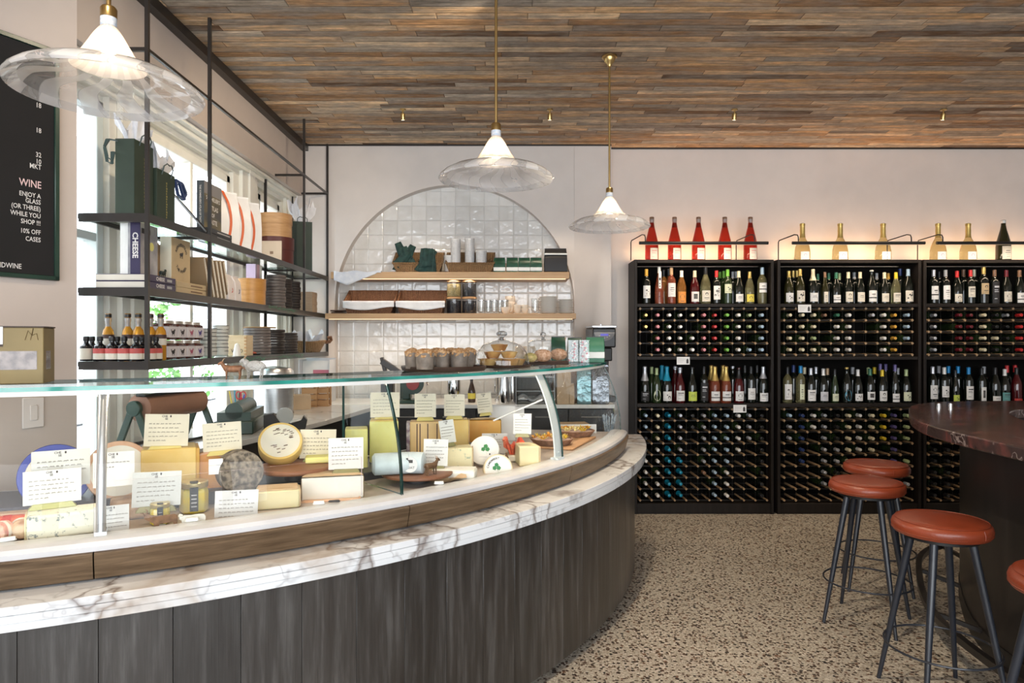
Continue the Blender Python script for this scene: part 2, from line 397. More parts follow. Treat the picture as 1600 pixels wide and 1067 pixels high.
M_edge = mat('green_glass_edge', (.02,.16,.13), .12, var=.3, vs=3, emit=None, spec=.8)
M_edged = mat('dark_glass_edge', (.015,.055,.05), .15, var=.3, vs=3, spec=.8)
M_rail = m_wood('walnut_rail', (.060,.036,.018), (.160,.105,.060), .40, (5,5,70), 1.2, .35)
M_oak = m_wood('oak_shelf', (.40,.25,.125), (.52,.345,.19), .5, (1,8,14), 2.5)
M_black = mat('black_powdercoat', (.012,.011,.011), .42, var=.15)
M_blacks = mat('black_steel', (.022,.018,.016), .34, var=.2, spec=.6)
M_cab = m_wood('black_stained_oak', (.009,.007,.006), (.017,.013,.011), .5, (10,10,1), 3, .22)
M_brass = mat('aged_brass', (.56,.40,.17), .3, 1.0, var=.12)
M_white = mat('white_enamel', (.78,.78,.76), .35)
M_alu = mat('satin_aluminium', (.66,.67,.69), .34, .85, var=.04)
M_chrome = mat('chrome', (.75,.76,.78), .1, 1.0, var=.03)
M_cream = mat('cream_window_paint', (.86,.84,.76), .45, var=.03)
M_palegreen = mat('pale_green_paint', (.74,.82,.80), .5, var=.03)
M_shadeA = m_shade('milky_swirl_glass', False); M_shadeB = m_shade('frosted_bell_glass', True)
M_bulb = mat('lit_bulb', (1,.85,.65), .4, emit=(1.0,.72,.45), es=3.5)
M_leddim = mat('shielded_led_strip', (.6,.5,.4), .5, emit=(1.0,.62,.34), es=.15)
M_led = mat('warm_led_strip', (1,.8,.6), .4, emit=(1.0,.62,.34), es=1.6)
# ---------------------------------------------------------------- the room
ZC = 3.14
LX = -1.81       # face of the left wall
mb = MB(); mb.prism([(LX-.3,2.7),(LX-.3,6.2),(7,6.2),(7,-3),(-6,-3)], -.1, 0); struct(mb.build('floor', M_floor))
mb = MB(); mb.prism([(LX-.3,2.7),(LX-.3,6.2),(7,6.2),(7,-3),(-6,-3)], ZC, ZC+.1); struct(mb.build('ceiling', M_ceil))
# back wall with the round-headed niche
NX, NZ, NR = -.497, 1.76, 1.035
mb = MB()
n = 48
xs = [NX - NR*cos(pi*i/n) for i in range(n+1)]; hs = [NZ + NR*sin(pi*i/n) for i in range(n+1)]
Y0, Y1 = 5.9, 6.0
for i in range(n):
    mb.f([mb.v((xs[i],Y0,hs[i])), mb.v((xs[i+1],Y0,hs[i+1])), mb.v((xs[i+1],Y0,ZC)), mb.v((xs[i],Y0,ZC))])
    mb.f([mb.v((xs[i],Y0,hs[i])), mb.v((xs[i+1],Y0,hs[i+1])), mb.v((xs[i+1],Y1,hs[i+1])), mb.v((xs[i],Y1,hs[i]))], smooth=True)
for (a, b) in ((-2.3, NX-NR), (NX+NR, .857)):
    mb.f([mb.v((a,Y0,0)), mb.v((b,Y0,0)), mb.v((b,Y0,ZC)), mb.v((a,Y0,ZC))])
for x in (NX-NR, NX+NR): mb.f([mb.v((x,Y0,0)), mb.v((x,Y1,0)), mb.v((x,Y1,NZ)), mb.v((x,Y0,NZ))])
mb.f([mb.v((.857,Y0,0)), mb.v((.857,Y1,0)), mb.v((.857,Y1,ZC)), mb.v((.857,Y0,ZC))])
struct(mb.build('wall_back', M_wall, merge=True))
mb = MB(); mb.box(NX-NR-.02, NX+NR+.02, Y1, Y1+.08, 0, NZ+NR+.02); struct(mb.build('wall_niche', M_tile))
mb = MB(); mb.box(.80, 7, 6.0, 6.12, 0, ZC); struct(mb.build('wall_back_right', M_wall))
mb = MB(); mb.box(-2.4, .80, 6.09, 6.2, 0, ZC); struct(mb.build('wall_back_outer', M_wall))
# left wall: band above the windows, low wall under them
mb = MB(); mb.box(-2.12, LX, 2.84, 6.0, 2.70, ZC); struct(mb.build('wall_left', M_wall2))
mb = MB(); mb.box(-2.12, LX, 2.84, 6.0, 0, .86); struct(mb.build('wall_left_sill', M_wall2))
# near wall that carries the menu board, set at an angle
DX, DY = -.4588, -.8885
def wl(t, off=0): return (LX + DX*t - DY*off*-1*0 + off*.8885, 2.84 + DY*t - off*.4588)
mb = MB(); p0 = wl(0); p1 = wl(6.2)
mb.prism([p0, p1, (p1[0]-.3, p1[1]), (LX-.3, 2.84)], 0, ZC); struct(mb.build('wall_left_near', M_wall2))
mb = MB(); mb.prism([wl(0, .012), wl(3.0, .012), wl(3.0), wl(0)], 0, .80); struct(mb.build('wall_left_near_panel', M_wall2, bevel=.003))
mb = MB(); mb.box(LX-.01, LX+.05, 2.4, 5.9, ZC-.055, ZC-.001); struct(mb.build('trim_1', M_blacks))
mb = MB(); mb.box(LX+.05, .857, 5.885, 5.9, ZC-.012, ZC); mb.box(.857, 6, 5.985, 6.0, ZC-.012, ZC); struct(mb.build('trim_2', M_blacks))
# walls out of view: the street front behind the camera and the far side
mb = MB(); mb.box(6, 6.1, -3, 6.1, 0, ZC); struct(mb.build('wall_right', M_wall))
mb = MB()
for (a, b) in ((-6,-3.4), (-.1,.1), (3.2,3.4), (4.6,6.1)): mb.box(a, b, -2.7, -2.6, 0, ZC)
for (a, b) in ((-3.4,-.1), (.1,3.2), (3.4,4.6)): mb.box(a, b, -2.7, -2.6, 0, .3); mb.box(a, b, -2.7, -2.6, 3.0, ZC)
struct(mb.build('wall_front', M_wall))
# windows in the left wall
XW = -1.97
def window(idx, y0, y1, mull, midrail, colour, z0=.86, z1=2.58):
    mb = MB(); w = .05
    mb.box(XW-.05, XW+.02, y0, y0+w, z0, z1); mb.box(XW-.05, XW+.02, y1-w, y1, z0, z1)
    mb.box(XW-.05, XW+.02, y0, y1, z1-w, z1); mb.box(XW-.05, XW+.02, y0, y1, z0, z0+w)
    for m in mull: mb.box(XW-.045, XW+.015, m-.018, m+.018, z0, z1)
    if midrail: mb.box(XW-.045, XW+.015, y0, y1, midrail-.02, midrail+.02)
    o = struct(mb.build('window_%d' % idx, colour, bevel=.004))
    g = MB(); g.f([g.v((XW-.02,y0,z0)), g.v((XW-.02,y1,z0)), g.v((XW-.02,y1,z1)), g.v((XW-.02,y0,z1))]); struct(g.build('window_pane', M_pane, o))
window(1, 2.80, 3.26, [], 1.93, M_palegreen)
window(2, 3.62, 4.72, [4.17], None, M_cream)
window(3, 5.24, 5.72, [], None, M_cream)
mb = MB()      # stepped cream casings between and over the windows
for (a, b) in ((3.26, 3.62), (4.72, 5.22), (5.72, 5.9)):
    mb.box(XW-.08, XW-.0, a, b, .86, 2.7)
    w = b-a
    mb.box(XW, XW+.035, a+.02, b-.02 if b < 5.9 else b, .86, 2.7); mb.box(XW+.035, XW+.065, a+w*.22, b-w*.22 if b < 5.9 else b, .86, 2.7)
    mb.box(XW+.065, XW+.085, a+w*.40, b-w*.40 if b < 5.9 else b, .86, 2.7)
for k_, (zz, xx) in enumerate(((2.58, 0), (2.615, .04), (2.65, .08), (2.68,.12))): mb.box(XW-.08, XW+xx+.001, 2.84, 5.9, zz, 2.7)
struct(mb.build('trim_3', M_cream, bevel=.003))
# outdoors seen through the windows
M_siding = mat('white_siding', (.80,.82,.85), .6, var=.05)
mb = MB(); mb.box(-60, -2.3, -10, 60, -.35, -.25); struct(mb.build('ground', mat('pale_asphalt', (.45,.45,.46), .9)))
# ---------------------------------------------------------------- curved counter
CX, CY = -2.6917, 4.98
def cp(a, R): a = rad(a); return (CX+R*cos(a), CY+R*sin(a))
def case_at(px, R):            # the spot on a circle of the case that lies under a sight line
    t = (px-800)/F; A = t*t+1; B = 2*(t*-CX*1.0 - CY); C = CX*CX+CY*CY-R*R
    B = 2*(-CX*t - CY)
    d = (-B-sqrt(max(0, B*B-4*A*C)))/(2*A); x, y = t*d, d
    return x, y, math.degrees(atan2(y-CY, x-CX))
A0, A1, AG = -75.5, -2.6, -13.0
cn = thing('service_counter', 'curved counter of dark vertical boards with a veined white marble ledge', 'counter', (CX, CY, 0))
O3 = (0, 0, 0)
mb = MB(); ang = -51.69 - 2.907*8
k_ = 0
while ang < A1-.01:
    b_ = min(ang+2.907, A1); g = .012
    mb.ring(O3, [(3.53,.045),(3.53,.722),(3.50,.722),(3.50,.045)], rad(ang+g), rad(b_-g), 4)
    ang += 2.907; k_ += 1
mb.build('board_front', M_board, cn, bevel=.0006)
mb = MB(); mb.ring(O3, [(3.505,.06),(3.505,.72),(2.78,.72),(2.78,.06)], rad(A0), rad(A1+.1), 60); mb.build('carcass', M_black, cn)
mb = MB(); mb.ring(O3, [(3.47,0),(3.47,.06),(2.84,.06),(2.84,0)], rad(A0), rad(A1), 60); mb.build('toe_kick', M_black, cn)
mb = MB()
for (z0, z1, R_) in ((.7205,.7405,3.598),(.742,.7615,3.602),(.763,.785,3.603)):
    mb.ring(O3, [(R_,z0),(R_,z1),(2.75,z1),(2.75,z0)], rad(A0), rad(A1), 110)
mb.ring(O3, [(3.594,.722),(3.594,.783),(3.0,.783),(3.0,.722)], rad(A0), rad(A1+.03), 110)
mb.build('marble_ledge', M_marble, cn, bevel=.0015)
# ---------------------------------------------------------------- glass display case
dc = thing('display_case', 'curved refrigerated glass display case full of cheese standing on the marble ledge', 'display case', (CX, CY, 0))
seams = [A0, -63.55, -48.1, -32.0, AG]
mb = MB()
for a, b in zip(seams, seams[1:]):
    mb.ring(O3, [(3.468,.787),(3.482,.793),(3.497,.850),(3.499,.864),(3.492,.868),(3.43,.868),(3.43,.787)], rad(a+.03), rad(b-.03), 24)
mb.build('wood_rail', M_rail, dc)
mb = MB(); mb.ring(O3, [(3.487,.868),(3.489,.882),(3.480,.893),(3.462,.897),(3.41,.900),(3.385,.890),(3.385,.868)], rad(A0), rad(AG), 90); mb.build('front_strip', mat('white_pvc_strip', (.62,.62,.63), .25), dc)
M_deck = mat('pale_case_deck', (.42,.36,.32), .35)
mb = MB(); mb.ring(O3, [(3.39,.787),(3.39,.882),(2.76,.882),(2.76,.787)], rad(A0), rad(AG), 80); mb.build('deck', M_deck, dc)
mb = MB(); mb.ring(O3, [(3.08,.882),(3.08,.925),(2.80,.925),(2.80,.882)], rad(A0), rad(-49), 50); mb.build('riser', mat('dark_slate_step', (.10,.10,.12), .4), dc)
mb = MB(); mb.ring(O3, [(2.775,.882),(2.775,.92),(2.762,.92),(2.762,.882)], rad(A0), rad(AG), 80); mb.build('back_rail', M_alu, dc)
def gR(z): return 3.452 - .107*(max(0, (z-.89))/.405)**2.1
def pane_prof(t=.006):
    zs = [.89+.405*i/12 for i in range(13)]
    return [(gR(z), z) for z in zs] + [(gR(z)-t, z) for z in reversed(zs)]
pf = pane_prof(); m_ = len(pf)
for a, b in zip(seams, seams[1:]):
    mb = MB(); n = 22
    mb.ring(O3, [(gR(.89+.405*i/12), .89+.405*i/12) for i in range(13)], rad(a+.06), rad(b-.06), n, 0, closed=False)
    for e in (a+.06, b-.06):
        R_ = [mb.v((R*cos(rad(e)), R*sin(rad(e)), z)) for R, z in pf]
        for i in range(12): mb.f([R_[i], R_[i+1], R_[m_-2-i], R_[m_-1-i]], 1, False)
    mb.build('front_pane', [M_glass, M_edged], dc)
# top shelf of glass: clear faces, deep green edge
mb = MB(); n = 90
for z in (1.300, 1.312): mb.ring(O3, [(3.36, z), (2.94, z)], rad(A0), rad(AG+.4), n, 0, closed=False, smooth=False)
mb.ring(O3, [(3.36,1.300),(3.36,1.312)], rad(A0), rad(AG+.4), n, 1, closed=False); mb.ring(O3, [(2.94,1.300),(2.94,1.312)], rad(A0), rad(AG+.4), n, 2, closed=False)
for e in (A0, AG+.4):
    q = [mb.v((R*cos(rad(e)), R*sin(rad(e)), z)) for R, z in ((3.36,1.300),(3.36,1.312),(2.94,1.312),(2.94,1.300))]; mb.f(q, 2)
M_edge1 = mat('green_glass_front_edge', (.02,.24,.20), .08, var=.5, vs=5, spec=1.0)
mb.build('glass_top', [M_glass, M_edge1, M_edged], dc)
mb = MB(); mb.ring(O3, [(3.352,1.286),(3.352,1.2995),(3.325,1.2995),(3.325,1.286)], rad(A0), rad(AG), 90); mb.build('light_rail', M_white, dc)
for a in (-70, -56, -40, -24):
    mb = MB(); mb.ring(O3, [(2.965,1.286),(2.965,1.2995),(2.945,1.2995),(2.945,1.286)], rad(a-5), rad(a+5), 10); mb.build('rear_clip_rail', M_alu, dc)
# end pane, partition and arms
def radial(a, zs, Rf, Rb, mats, name, t=.006):
    mb = MB(); u = (cos(rad(a)), sin(rad(a))); w = (-u[1]*t/2, u[0]*t/2)
    F1 = [mb.v((Rf(z)*u[0]+w[0], Rf(z)*u[1]+w[1], z)) for z in zs]; F2 = [mb.v((Rf(z)*u[0]-w[0], Rf(z)*u[1]-w[1], z)) for z in zs]
    B1 = [mb.v((Rb*u[0]+w[0], Rb*u[1]+w[1], z)) for z in zs]; B2 = [mb.v((Rb*u[0]-w[0], Rb*u[1]-w[1], z)) for z in zs]
    for i in range(len(zs)-1):
        mb.f([F1[i], F1[i+1], B1[i+1], B1[i]], 0, False)
        mb.f([F1[i], F1[i+1], F2[i+1], F2[i]], 1, False); mb.f([B1[i], B1[i+1], B2[i+1], B2[i]], 1, False)
    mb.f([F1[0], B1[0], B2[0], F2[0]], 1); mb.f([F1[-1], B1[-1], B2[-1], F2[-1]], 1)
    return mb.build(name, mats, dc)
zz = [.90+.395*i/12 for i in range(13)]
radial(-48.1, zz, lambda z: gR(z)-.008, 3.02, [M_glass, M_edged], 'glass_partition', .010)
radial(AG+.05, zz, lambda z: gR(z)-.008, 2.80, [M_glass, M_edged], 'end_pane')
def arm(a, wd, th, m, zt=1.29, inset=.03, tubular=False):
    mb = MB(); u = Vector((cos(rad(a)), sin(rad(a)), 0)); w = Vector((-u.y, u.x, 0))
    zs = [.898+(zt-.898)*i/14 for i in range(15)]
    if tubular: mb.tube([u*(gR(z)-inset)+Vector((0,0,z)) for z in zs], th, 10)
    else:
        P = [[mb.v(u*(gR(z)-inset-dx)+w*(s*wd/2)+Vector((0,0,z))) for s, dx in ((-1,0),(1,0),(1,th),(-1,th))] for z in zs]
        for i in range(14):
            for q in range(4): mb.f([P[i][q], P[i][(q+1)%4], P[i+1][(q+1)%4], P[i+1][q]], smooth=False)
        mb.f(P[0]); mb.f(P[-1])
        z = .93; c = u*(gR(z)-inset+.001)+Vector((0,0,z)); mb.tube([c, c+u*.004], .005, 10)
    f_ = u*(gR(.91)-inset-.006); mb.bar(f_-u*.02+Vector((0,0,.903)), f_+u*.02+Vector((0,0,.903)), max(wd,.03), .010)
    return mb.build('support_arm', m, dc)
arm(-32.3, .058, .008, mat('pale_grey_arm', (.66,.71,.72), .5), inset=.014)
arm(-63.35, .016, .013, M_alu, inset=.024, tubular=True)
mb = MB(); x, y = 3.36*cos(rad(-32.5)), 3.36*sin(rad(-32.5)); x2, y2 = 3.16*cos(rad(-34.5)), 3.16*sin(rad(-34.5))
mb.tube([(x,y,1.17),(x2,y2,1.07)], .004, 8); mb.build('stay_rod', M_white, dc)
# low clear guard behind the front glass of the left bays
mb = MB(); mb.ring(O3, [(3.365,.90),(3.365,1.035)], rad(-62.8), rad(-50.0), 30, 0, closed=False)
mb.ring(O3, [(3.365,1.035),(3.362,1.035)], rad(-62.8), rad(-50.0), 30, 1, closed=False)
q = [mb.v((R*cos(rad(-50.0)), R*sin(rad(-50.0)), z)) for R, z in ((3.366,.90),(3.366,1.035),(3.361,1.035),(3.361,.90))]; mb.f(q, 1)
mb.build('low_guard', [m_glass('clear_acrylic', (.985,.98,.985), 1.2), mat('acrylic_edge', (.62,.50,.56), .2)], dc)
# the case's own strip lights
for a in (-71, -64, -57, -50, -43, -36, -29, -22):
    x, y = cp(a, 3.325); l = area('case_strip_light', (x, y, 1.283), (0, 0, 0), .30, .02, .78, (1.0, .84, .66))
    l.rotation_euler = Euler((rad(-24), 0, rad(a+90))); l['x'] = 0
# ---------------------------------------------------------------- shelving rack at the windows
rk = thing('shelving_rack', 'tall black steel rack with glass shelves standing before the windows', 'shelving', (-1.74, 4.4, 0))
RX0, RX1, RY = -1.885, -1.59, [2.975, 3.59, 5.22, 5.88]
rl = (1.74, -4.4, 0)
def rb(name, mats=M_blacks, bevel=.0): return lambda mb: mb.build(name, mats, rk, bevel=bevel)
for i, y in enumerate(RY):
    mb = MB(); mb.M = Matrix.Translation(rl); mb.box(RX1-.0075, RX1+.0085, y-.0085, y+.0075, 1.3165, ZC-.0005); mb.build('post', M_blacks, rk)
for y in (5.22, 5.85):
    mb = MB(); mb.M = Matrix.Translation(rl); mb.box(RX0-.009, RX0+.009, y-.009, y+.009, 1.317, 2.72); mb.build('post', M_blacks, rk)
mb = MB(); mb.M = Matrix.Translation(rl)
mb.box(RX1-.007, RX1+.007, RY[0], RY[3], 2.705, 2.719)
for y in (RY[0], 5.22, 5.87): mb.box(RX0, RX1, y-.008, y+.008, 2.704, 2.720)
mb.build('top_rail', M_blacks, rk)
mb = MB(); mb.M = Matrix.Translation(rl); mb.bar((-1.885,3.80,2.26), (RX1-.01,3.585,2.015), .010, .010); mb.build('brace', M_blacks, rk)
SHZ = [1.353, 1.675, 1.998]
for z in SHZ:
    mb = MB(); mb.M = Matrix.Translation(rl); h = .036
    mb.box(RX1-.004, RX1+.008, RY[0]-.008, RY[3], z-h, z); mb.box(RX0-.008, RX0+.008, RY[0], RY[3], z-.022, z-.002)
    mb.box(RX0, RX1-.005, RY[0]-.008, RY[0]+.008, z-h, z)
    for y in RY[1:]: mb.box(RX0, RX1, y-.008, y+.008, z-.022, z-.008)
    sf = mb.build('shelf_frame', M_blacks, rk)
    g = MB(); g.M = Matrix.Translation(rl); g.box(RX0, RX1-.004, RY[0]+.012, RY[3], z-.0075, z-.0005); g.build('glass_shelf', m_glass('shelf_glass', (.86,.95,.93), 1.0) if 'shelf_glass' not in MC else MC['shelf_glass'], sf)
# ---------------------------------------------------------------- pendant lamps
def pendant(x, y, label, first=None):
    zr = 2.128
    if first: r = copy_tree(first); r.location = (x, y, zr); r['label'] = label
    else:
        r = thing('pendant_lamp', label, 'pendant lamp', (x, y, zr), 0, None)
        mb = MB(); mb.smooth = True
        mb.cyl(0, 0, .205, ZC-zr-.055, .0062, 12); mb.build('rod', M_brass, r)
        mb = MB(); t = ZC-zr; mb.lathe([(0,t-.062),(.012,t-.062),(.014,t-.05),(.028,t-.035),(.034,t-.022),(.036,t-.012),(.046,t-.008),(.046,t-.001),(0,t-.001)], 24); mb.build('canopy', M_brass, r)
        mb = MB(); mb.lathe([(0,.198),(.021,.198),(.021,.222),(.017,.228),(.009,.230),(0,.230)], 24); mb.build('socket_cap', M_brass, r)
        mb = MB(); mb.lathe([(.019,.174),(.0205,.176),(.0205,.1975),(.019,.1975)], 24); mb.build('paper_tag', mat('printed_tag', (.75,.76,.78), .5, col2=(.45,.55,.68), vs=80), r)
        mb = MB(); mb.lathe([(.018,.174),(.026,.166),(.038,.148),(.052,.122),(.066,.098),(.082,.078),(.097,.066)], 48); bell = mb.build('bell', M_shadeB, r)
        mb = MB(); mb.lathe([(.093,.062),(.115,.052),(.150,.045),(.190,.036),(.220,.020),(.238,.004),(.242,-.004),(.238,-.010),(.226,-.006),(.205,.004)], 72); mb.build('glass_dish', M_shadeA, r)
        mb = MB(); mb.blob((0,0,.125), .019, .019, .026, 14, 10); mb.build('bulb', M_bulb, r)
    l = bpy.data.lights.new('pendant_light', 'POINT'); l.energy = 1.0; l.color = (1.0,.74,.48); l.shadow_soft_size = .02
    o = bpy.data.objects.new('pendant_light', l); COL.objects.link(o); o.location = (x, y, zr+.085)
    return r
pn = pendant(-1.105, 1.87, 'clear swirled glass pendant over the left end of the case, nearest the camera')
pendant(-.067, 2.87, 'clear swirled glass pendant hanging in the middle, before the arched niche', pn)
pendant(.581, 4.07, 'smallest-looking glass pendant, farthest back, its brass canopy in full view', pn)
# ---------------------------------------------------------------- stools
def stool():
    r = thing('bar_stool', '', 'bar stool', (0,0,0))
    mb = MB(); R_ = .178
    mb.lathe([(0,.648),(R_-.022,.648),(R_-.008,.652),(R_-.001,.664),(R_+.001,.680),(R_-.004,.694),(R_-.016,.703),(R_-.05,.708),(.05,.711),(0,.711)], 64)
    st = mb.build('seat', M_leather, r)
    mb = MB()
    for (rr, z) in ((R_-.001,.664),(R_-.014,.7035)):
        mb.tube([(rr*cos(2*pi*i/64), rr*sin(2*pi*i/64), z) for i in range(64)], .0016, 6, closed=True)
    for a in (-1.2, 1.94):
        mb.tube([((R_+.0005)*cos(a), (R_+.0005)*sin(a), .664),((R_+.002)*cos(a),(R_+.002)*sin(a),.68),((R_-.004)*cos(a),(R_-.004)*sin(a),.698)], .0015, 6)
    mb.build('piping', M_leather, st)
    mb = MB(); mb.cyl(0,0,.632,.648,.135,32); mb.build('seat_plate', M_black, r)
    for k in range(4):
        a = pi/4+pi/2*k; u = (cos(a), sin(a)); mb = MB()
        mb.tube([(u[0]*.105, u[1]*.105, .640),(u[0]*.17,u[1]*.17,.32),(u[0]*.233, u[1]*.233, 0)], [.0155,.0135,.0085], 14); mb.build('leg', M_legs, r)
    mb = MB(); zf = .205; rr = .205
    mb.tube([(rr*cos(2*pi*i/48), rr*sin(2*pi*i/48), zf) for i in range(48)], .0045, 8, closed=True); mb.build('foot_ring', M_legs, r)
    return r
M_leather = mat('tan_leather', (.235,.042,.016), .34, var=.18, vs=5, bump=.12, bs=180, spec=.6, coat=.15)
M_legs = mat('gunmetal_paint', (.022,.026,.036), .28, var=.1, spec=.7)
s0 = stool()
for i, (x, y, rz, lab) in enumerate([(1.735, 2.76, .0, 'tan leather round bar stool with four black legs, third from the wall, nearest whole one'),
        (1.83, 3.52, .87, 'tan leather bar stool second from the wine wall, overlapping the one behind'),
        (2.15, 4.03, -.35, 'tan leather bar stool closest to the wine wall, mostly hidden behind another'),
        (1.735, 2.09, .1, 'tan leather bar stool cut off by the right edge of the picture')]):
    s = s0 if i == 0 else copy_tree(s0)
    s.location = (x, y, 0); s.scale = (1, 1, 1.025); s.rotation_euler = (0,0,rz); s['label'] = lab
# ---------------------------------------------------------------- bar
BZ = 1.05
def spline(P, n=8):
    out = []
    for i in range(len(P)-1):
        p0, p1, p2, p3 = P[max(i-1,0)], P[i], P[i+1], P[min(i+2,len(P)-1)]
        for k in range(n):
            t = k/n
            out.append(tuple(.5*((2*p1[j])+(-p0[j]+p2[j])*t+(2*p0[j]-5*p1[j]+4*p2[j]-p3[j])*t*t+(-p0[j]+3*p1[j]-3*p2[j]+p3[j])*t**3) for j in range(2)))
    out.append(P[-1]); return out
outer = spline([(1.93,.9),(1.92,1.8),(1.88,2.40),(1.906,2.98),(2.0,3.37),(2.21,3.80),(2.47,4.20),(2.80,4.43),(3.3,4.5),(4.2,4.5)])
def offset(P, d):
    o = []
    for i, p in enumerate(P):
        a = P[max(i-1,0)]; b = P[min(i+1,len(P)-1)]; dx, dy = b[0]-a[0], b[1]-a[1]; l = hypot(dx, dy)
        o.append((p[0]+dy/l*d, p[1]-dx/l*d))
    return o
inner = spline([(2.3,.9),(2.3,1.8),(2.32,2.6),(2.42,3.1),(2.62,3.55),(2.76,3.78),(2.95,3.92),(3.3,4.0),(4.2,4.0)])
br = thing('wine_bar', 'curved wine bar with a dark red veined marble top and black wood base', 'bar counter', (2.5, 3.0, 0))
bl = Matrix.Translation((-2.5,-3.0,0))
mb = MB(); mb.M = bl; mb.prism(outer + inner[::-1], BZ-.052, BZ); mb.build('marble_top', M_redmarble, br, bevel=.006, seg=2)
mb = MB(); mb.M = bl
b1 = offset(outer, .25); b2 = offset(outer, .30); mb.prism(b1 + b2[::-1], .0, BZ-.052); mb.build('panelled_base', mat('near_black_oak', (.016,.013,.012), .38, var=.3, vs=5, stretch=(3,3,.4), spec=.6), br)
mb = MB(); mb.M = bl; b3 = offset(outer, .244); mb.prism(b3 + b1[::-1], 0.0, .09); mb.build('kick_board', M_black, br)
fr_ = thing('foot_rail', 'flat black steel foot rail curving round the bottom of the bar', 'foot rail', (2.2, 3.4, 0))
mb = MB(); mb.M = Matrix.Translation((-2.2,-3.4,0)); r1 = offset(outer, .035); r2 = offset(outer, .065); mb.prism(r1 + r2[::-1], .125, .155); mb.build('rail', M_blacks, fr_)
for i in range(6, len(outer), 12):
    mb = MB(); mb.M = Matrix.Translation((-2.2,-3.4,0)); a = r2[i]; b = b3[i]; mb.bar((a[0],a[1],.14),(b[0],b[1],.085), .02, .02); mb.build('bracket', M_blacks, fr_)
# ---------------------------------------------------------------- lamps of the room, then unseen spots with no fixture
def ceiling_spot(x, y, tgt, lab, power=40, col=(1,.80,.58), ang=62, first=[None]):
    if first[0] is None:
        r = thing('ceiling_spotlight', lab, 'spotlight', (x,y,ZC)); first[0] = r
        mb = MB(); mb.lathe([(0,0),(.022,0),(.022,-.008),(.006,-.010),(.006,-.03),(0,-.03)], 16); mb.build('mount', M_brass, r)
        mb = MB(); mb.M = TM((0,0,-.028), rad(14)); mb.lathe([(0,0),(.015,0),(.017,-.006),(.017,-.045),(.014,-.048),(0,-.046)], 16, mi=0); hd = mb.build('lamp_head', M_brass, r)
        mb = MB(); mb.M = TM((0,0,-.028), rad(14)); mb.lathe([(0,-.0485),(.0125,-.0485)], 16); mb.build('lens', mat('lit_lens', (1,.9,.7), .4, emit=(1,.85,.6), es=5), hd)
    else: r = copy_tree(first[0]); r.location = (x,y,ZC); r['label'] = lab
    spot('fixture_or_added_beam', (x, y, ZC-.10), tgt, power, col, rad(ang), .6, .015)
    return r
ceiling_spot(-.80, 5.0, (-.5, 5.9, 1.3), 'tiny brass ceiling spotlight leftmost of the row, before the niche', 26)
ceiling_spot(.277, 5.0, (.5, 5.9, 1.2), 'tiny brass ceiling spotlight between the two rear pendants', 30)
ceiling_spot(1.63, 5.0, (1.7, 5.8, 1.0), 'tiny brass ceiling spotlight above the left wine cabinet', 40)
ceiling_spot(3.16, 5.0, (3.2, 5.8, 1.0), 'tiny brass ceiling spotlight rightmost of the row, above right wine cabinet', 40)
for (x, y, tx, ty, tz, p, a) in ((0.0, 3.3, -1.8, 4.9, 1.9, 70, 80), (-.3, 2.6, -1.75, 3.3, 1.9, 45, 80), (-.9, 1.2, -.75, 2.1, .9, 60, 60), (.30, 2.55, 1.75, 3.1, 0, 150, 85), (.75, 3.7, 1.5, 4.3, 0, 50, 70), (3.3, 1.0, 1.8, 3.2, .6, 32, 55)):  # all unseen, without fixtures; the first two added to brighten the window casings
    spot('fixture_or_added_beam', (x, y, ZC-.05), (tx, ty, tz), p, (1,.82,.60), rad(a), .7, .02)
# ---------------------------------------------------------------- bottles
BOT = {
 'bordeaux': [(0,0),(.034,0),(.0365,.004),(.0372,.012),(.0372,.190),(.035,.205),(.026,.222),(.0165,.236),(.0142,.250),(.0140,.295),(.0150,.297),(.0150,.305),(.0120,.306),(0,.306)],
 'burgundy': [(0,0),(.038,0),(.0405,.004),(.041,.012),(.041,.150),(.038,.175),(.028,.208),(.018,.236),(.0145,.255),(.0142,.292),(.0152,.294),(.0152,.302),(.0120,.303),(0,.303)],
 'sparkling': [(0,0),(.040,0),(.0432,.005),(.0440,.014),(.0435,.140),(.040,.168),(.029,.205),(.0185,.240),(.0155,.265),(.0150,.296),(.0175,.299),(.0175,.312),(.014,.315),(0,.315)],
 'riesling': [(0,0),(.035,0),(.0375,.004),(.038,.012),(.038,.140),(.034,.180),(.024,.230),(.0165,.270),(.0140,.300),(.0138,.335),(.0148,.337),(.0148,.345),(.012,.346),(0,.346)],
}
def glassy(name, col, trans=0, rough=.05):
    return mat(name, col, rough, var=.05, trans=trans, spec=.6, ior=1.36 if trans else 1.5)
GL = {'black': glassy('black_bottle_glass', (.006,.008,.006)), 'green': glassy('dark_green_glass', (.016,.030,.010)), 'olive': glassy('olive_glass', (.025,.024,.008)),
      'rose': glassy('rose_wine', (.62,.16,.08), .75), 'gold': glassy('white_wine_glass', (.60,.56,.28), .85), 'red': glassy('red_wine', (.06,.004,.006)), 'amberglass': glassy('orange_wine', (.60,.24,.05), .7)}
PAPER = {'cream': (.68,.64,.55), 'white': (.74,.74,.73), 'grey': (.55,.56,.60), 'orange': (.70,.28,.06), 'yellow': (.72,.60,.10), 'green': (.36,.50,.14), 'lime': (.52,.62,.10), 'blue': (.10,.30,.42), 'teal': (.12,.32,.32),
         'black': (.02,.02,.022), 'pale': (.62,.66,.48), 'kraft': (.50,.38,.22), 'red': (.45,.04,.03)}
def M_paper(c): return mat('label_paper_'+c, PAPER[c], .6, var=.04)
M_ink = mat('label_ink', (.05,.045,.045), .6)
M_inkr = mat('label_ink_red', (.42,.05,.04), .6); M_inkg = mat('label_ink_green', (.10,.26,.08), .6); M_inko = mat('label_ink_gold', (.50,.36,.10), .5)
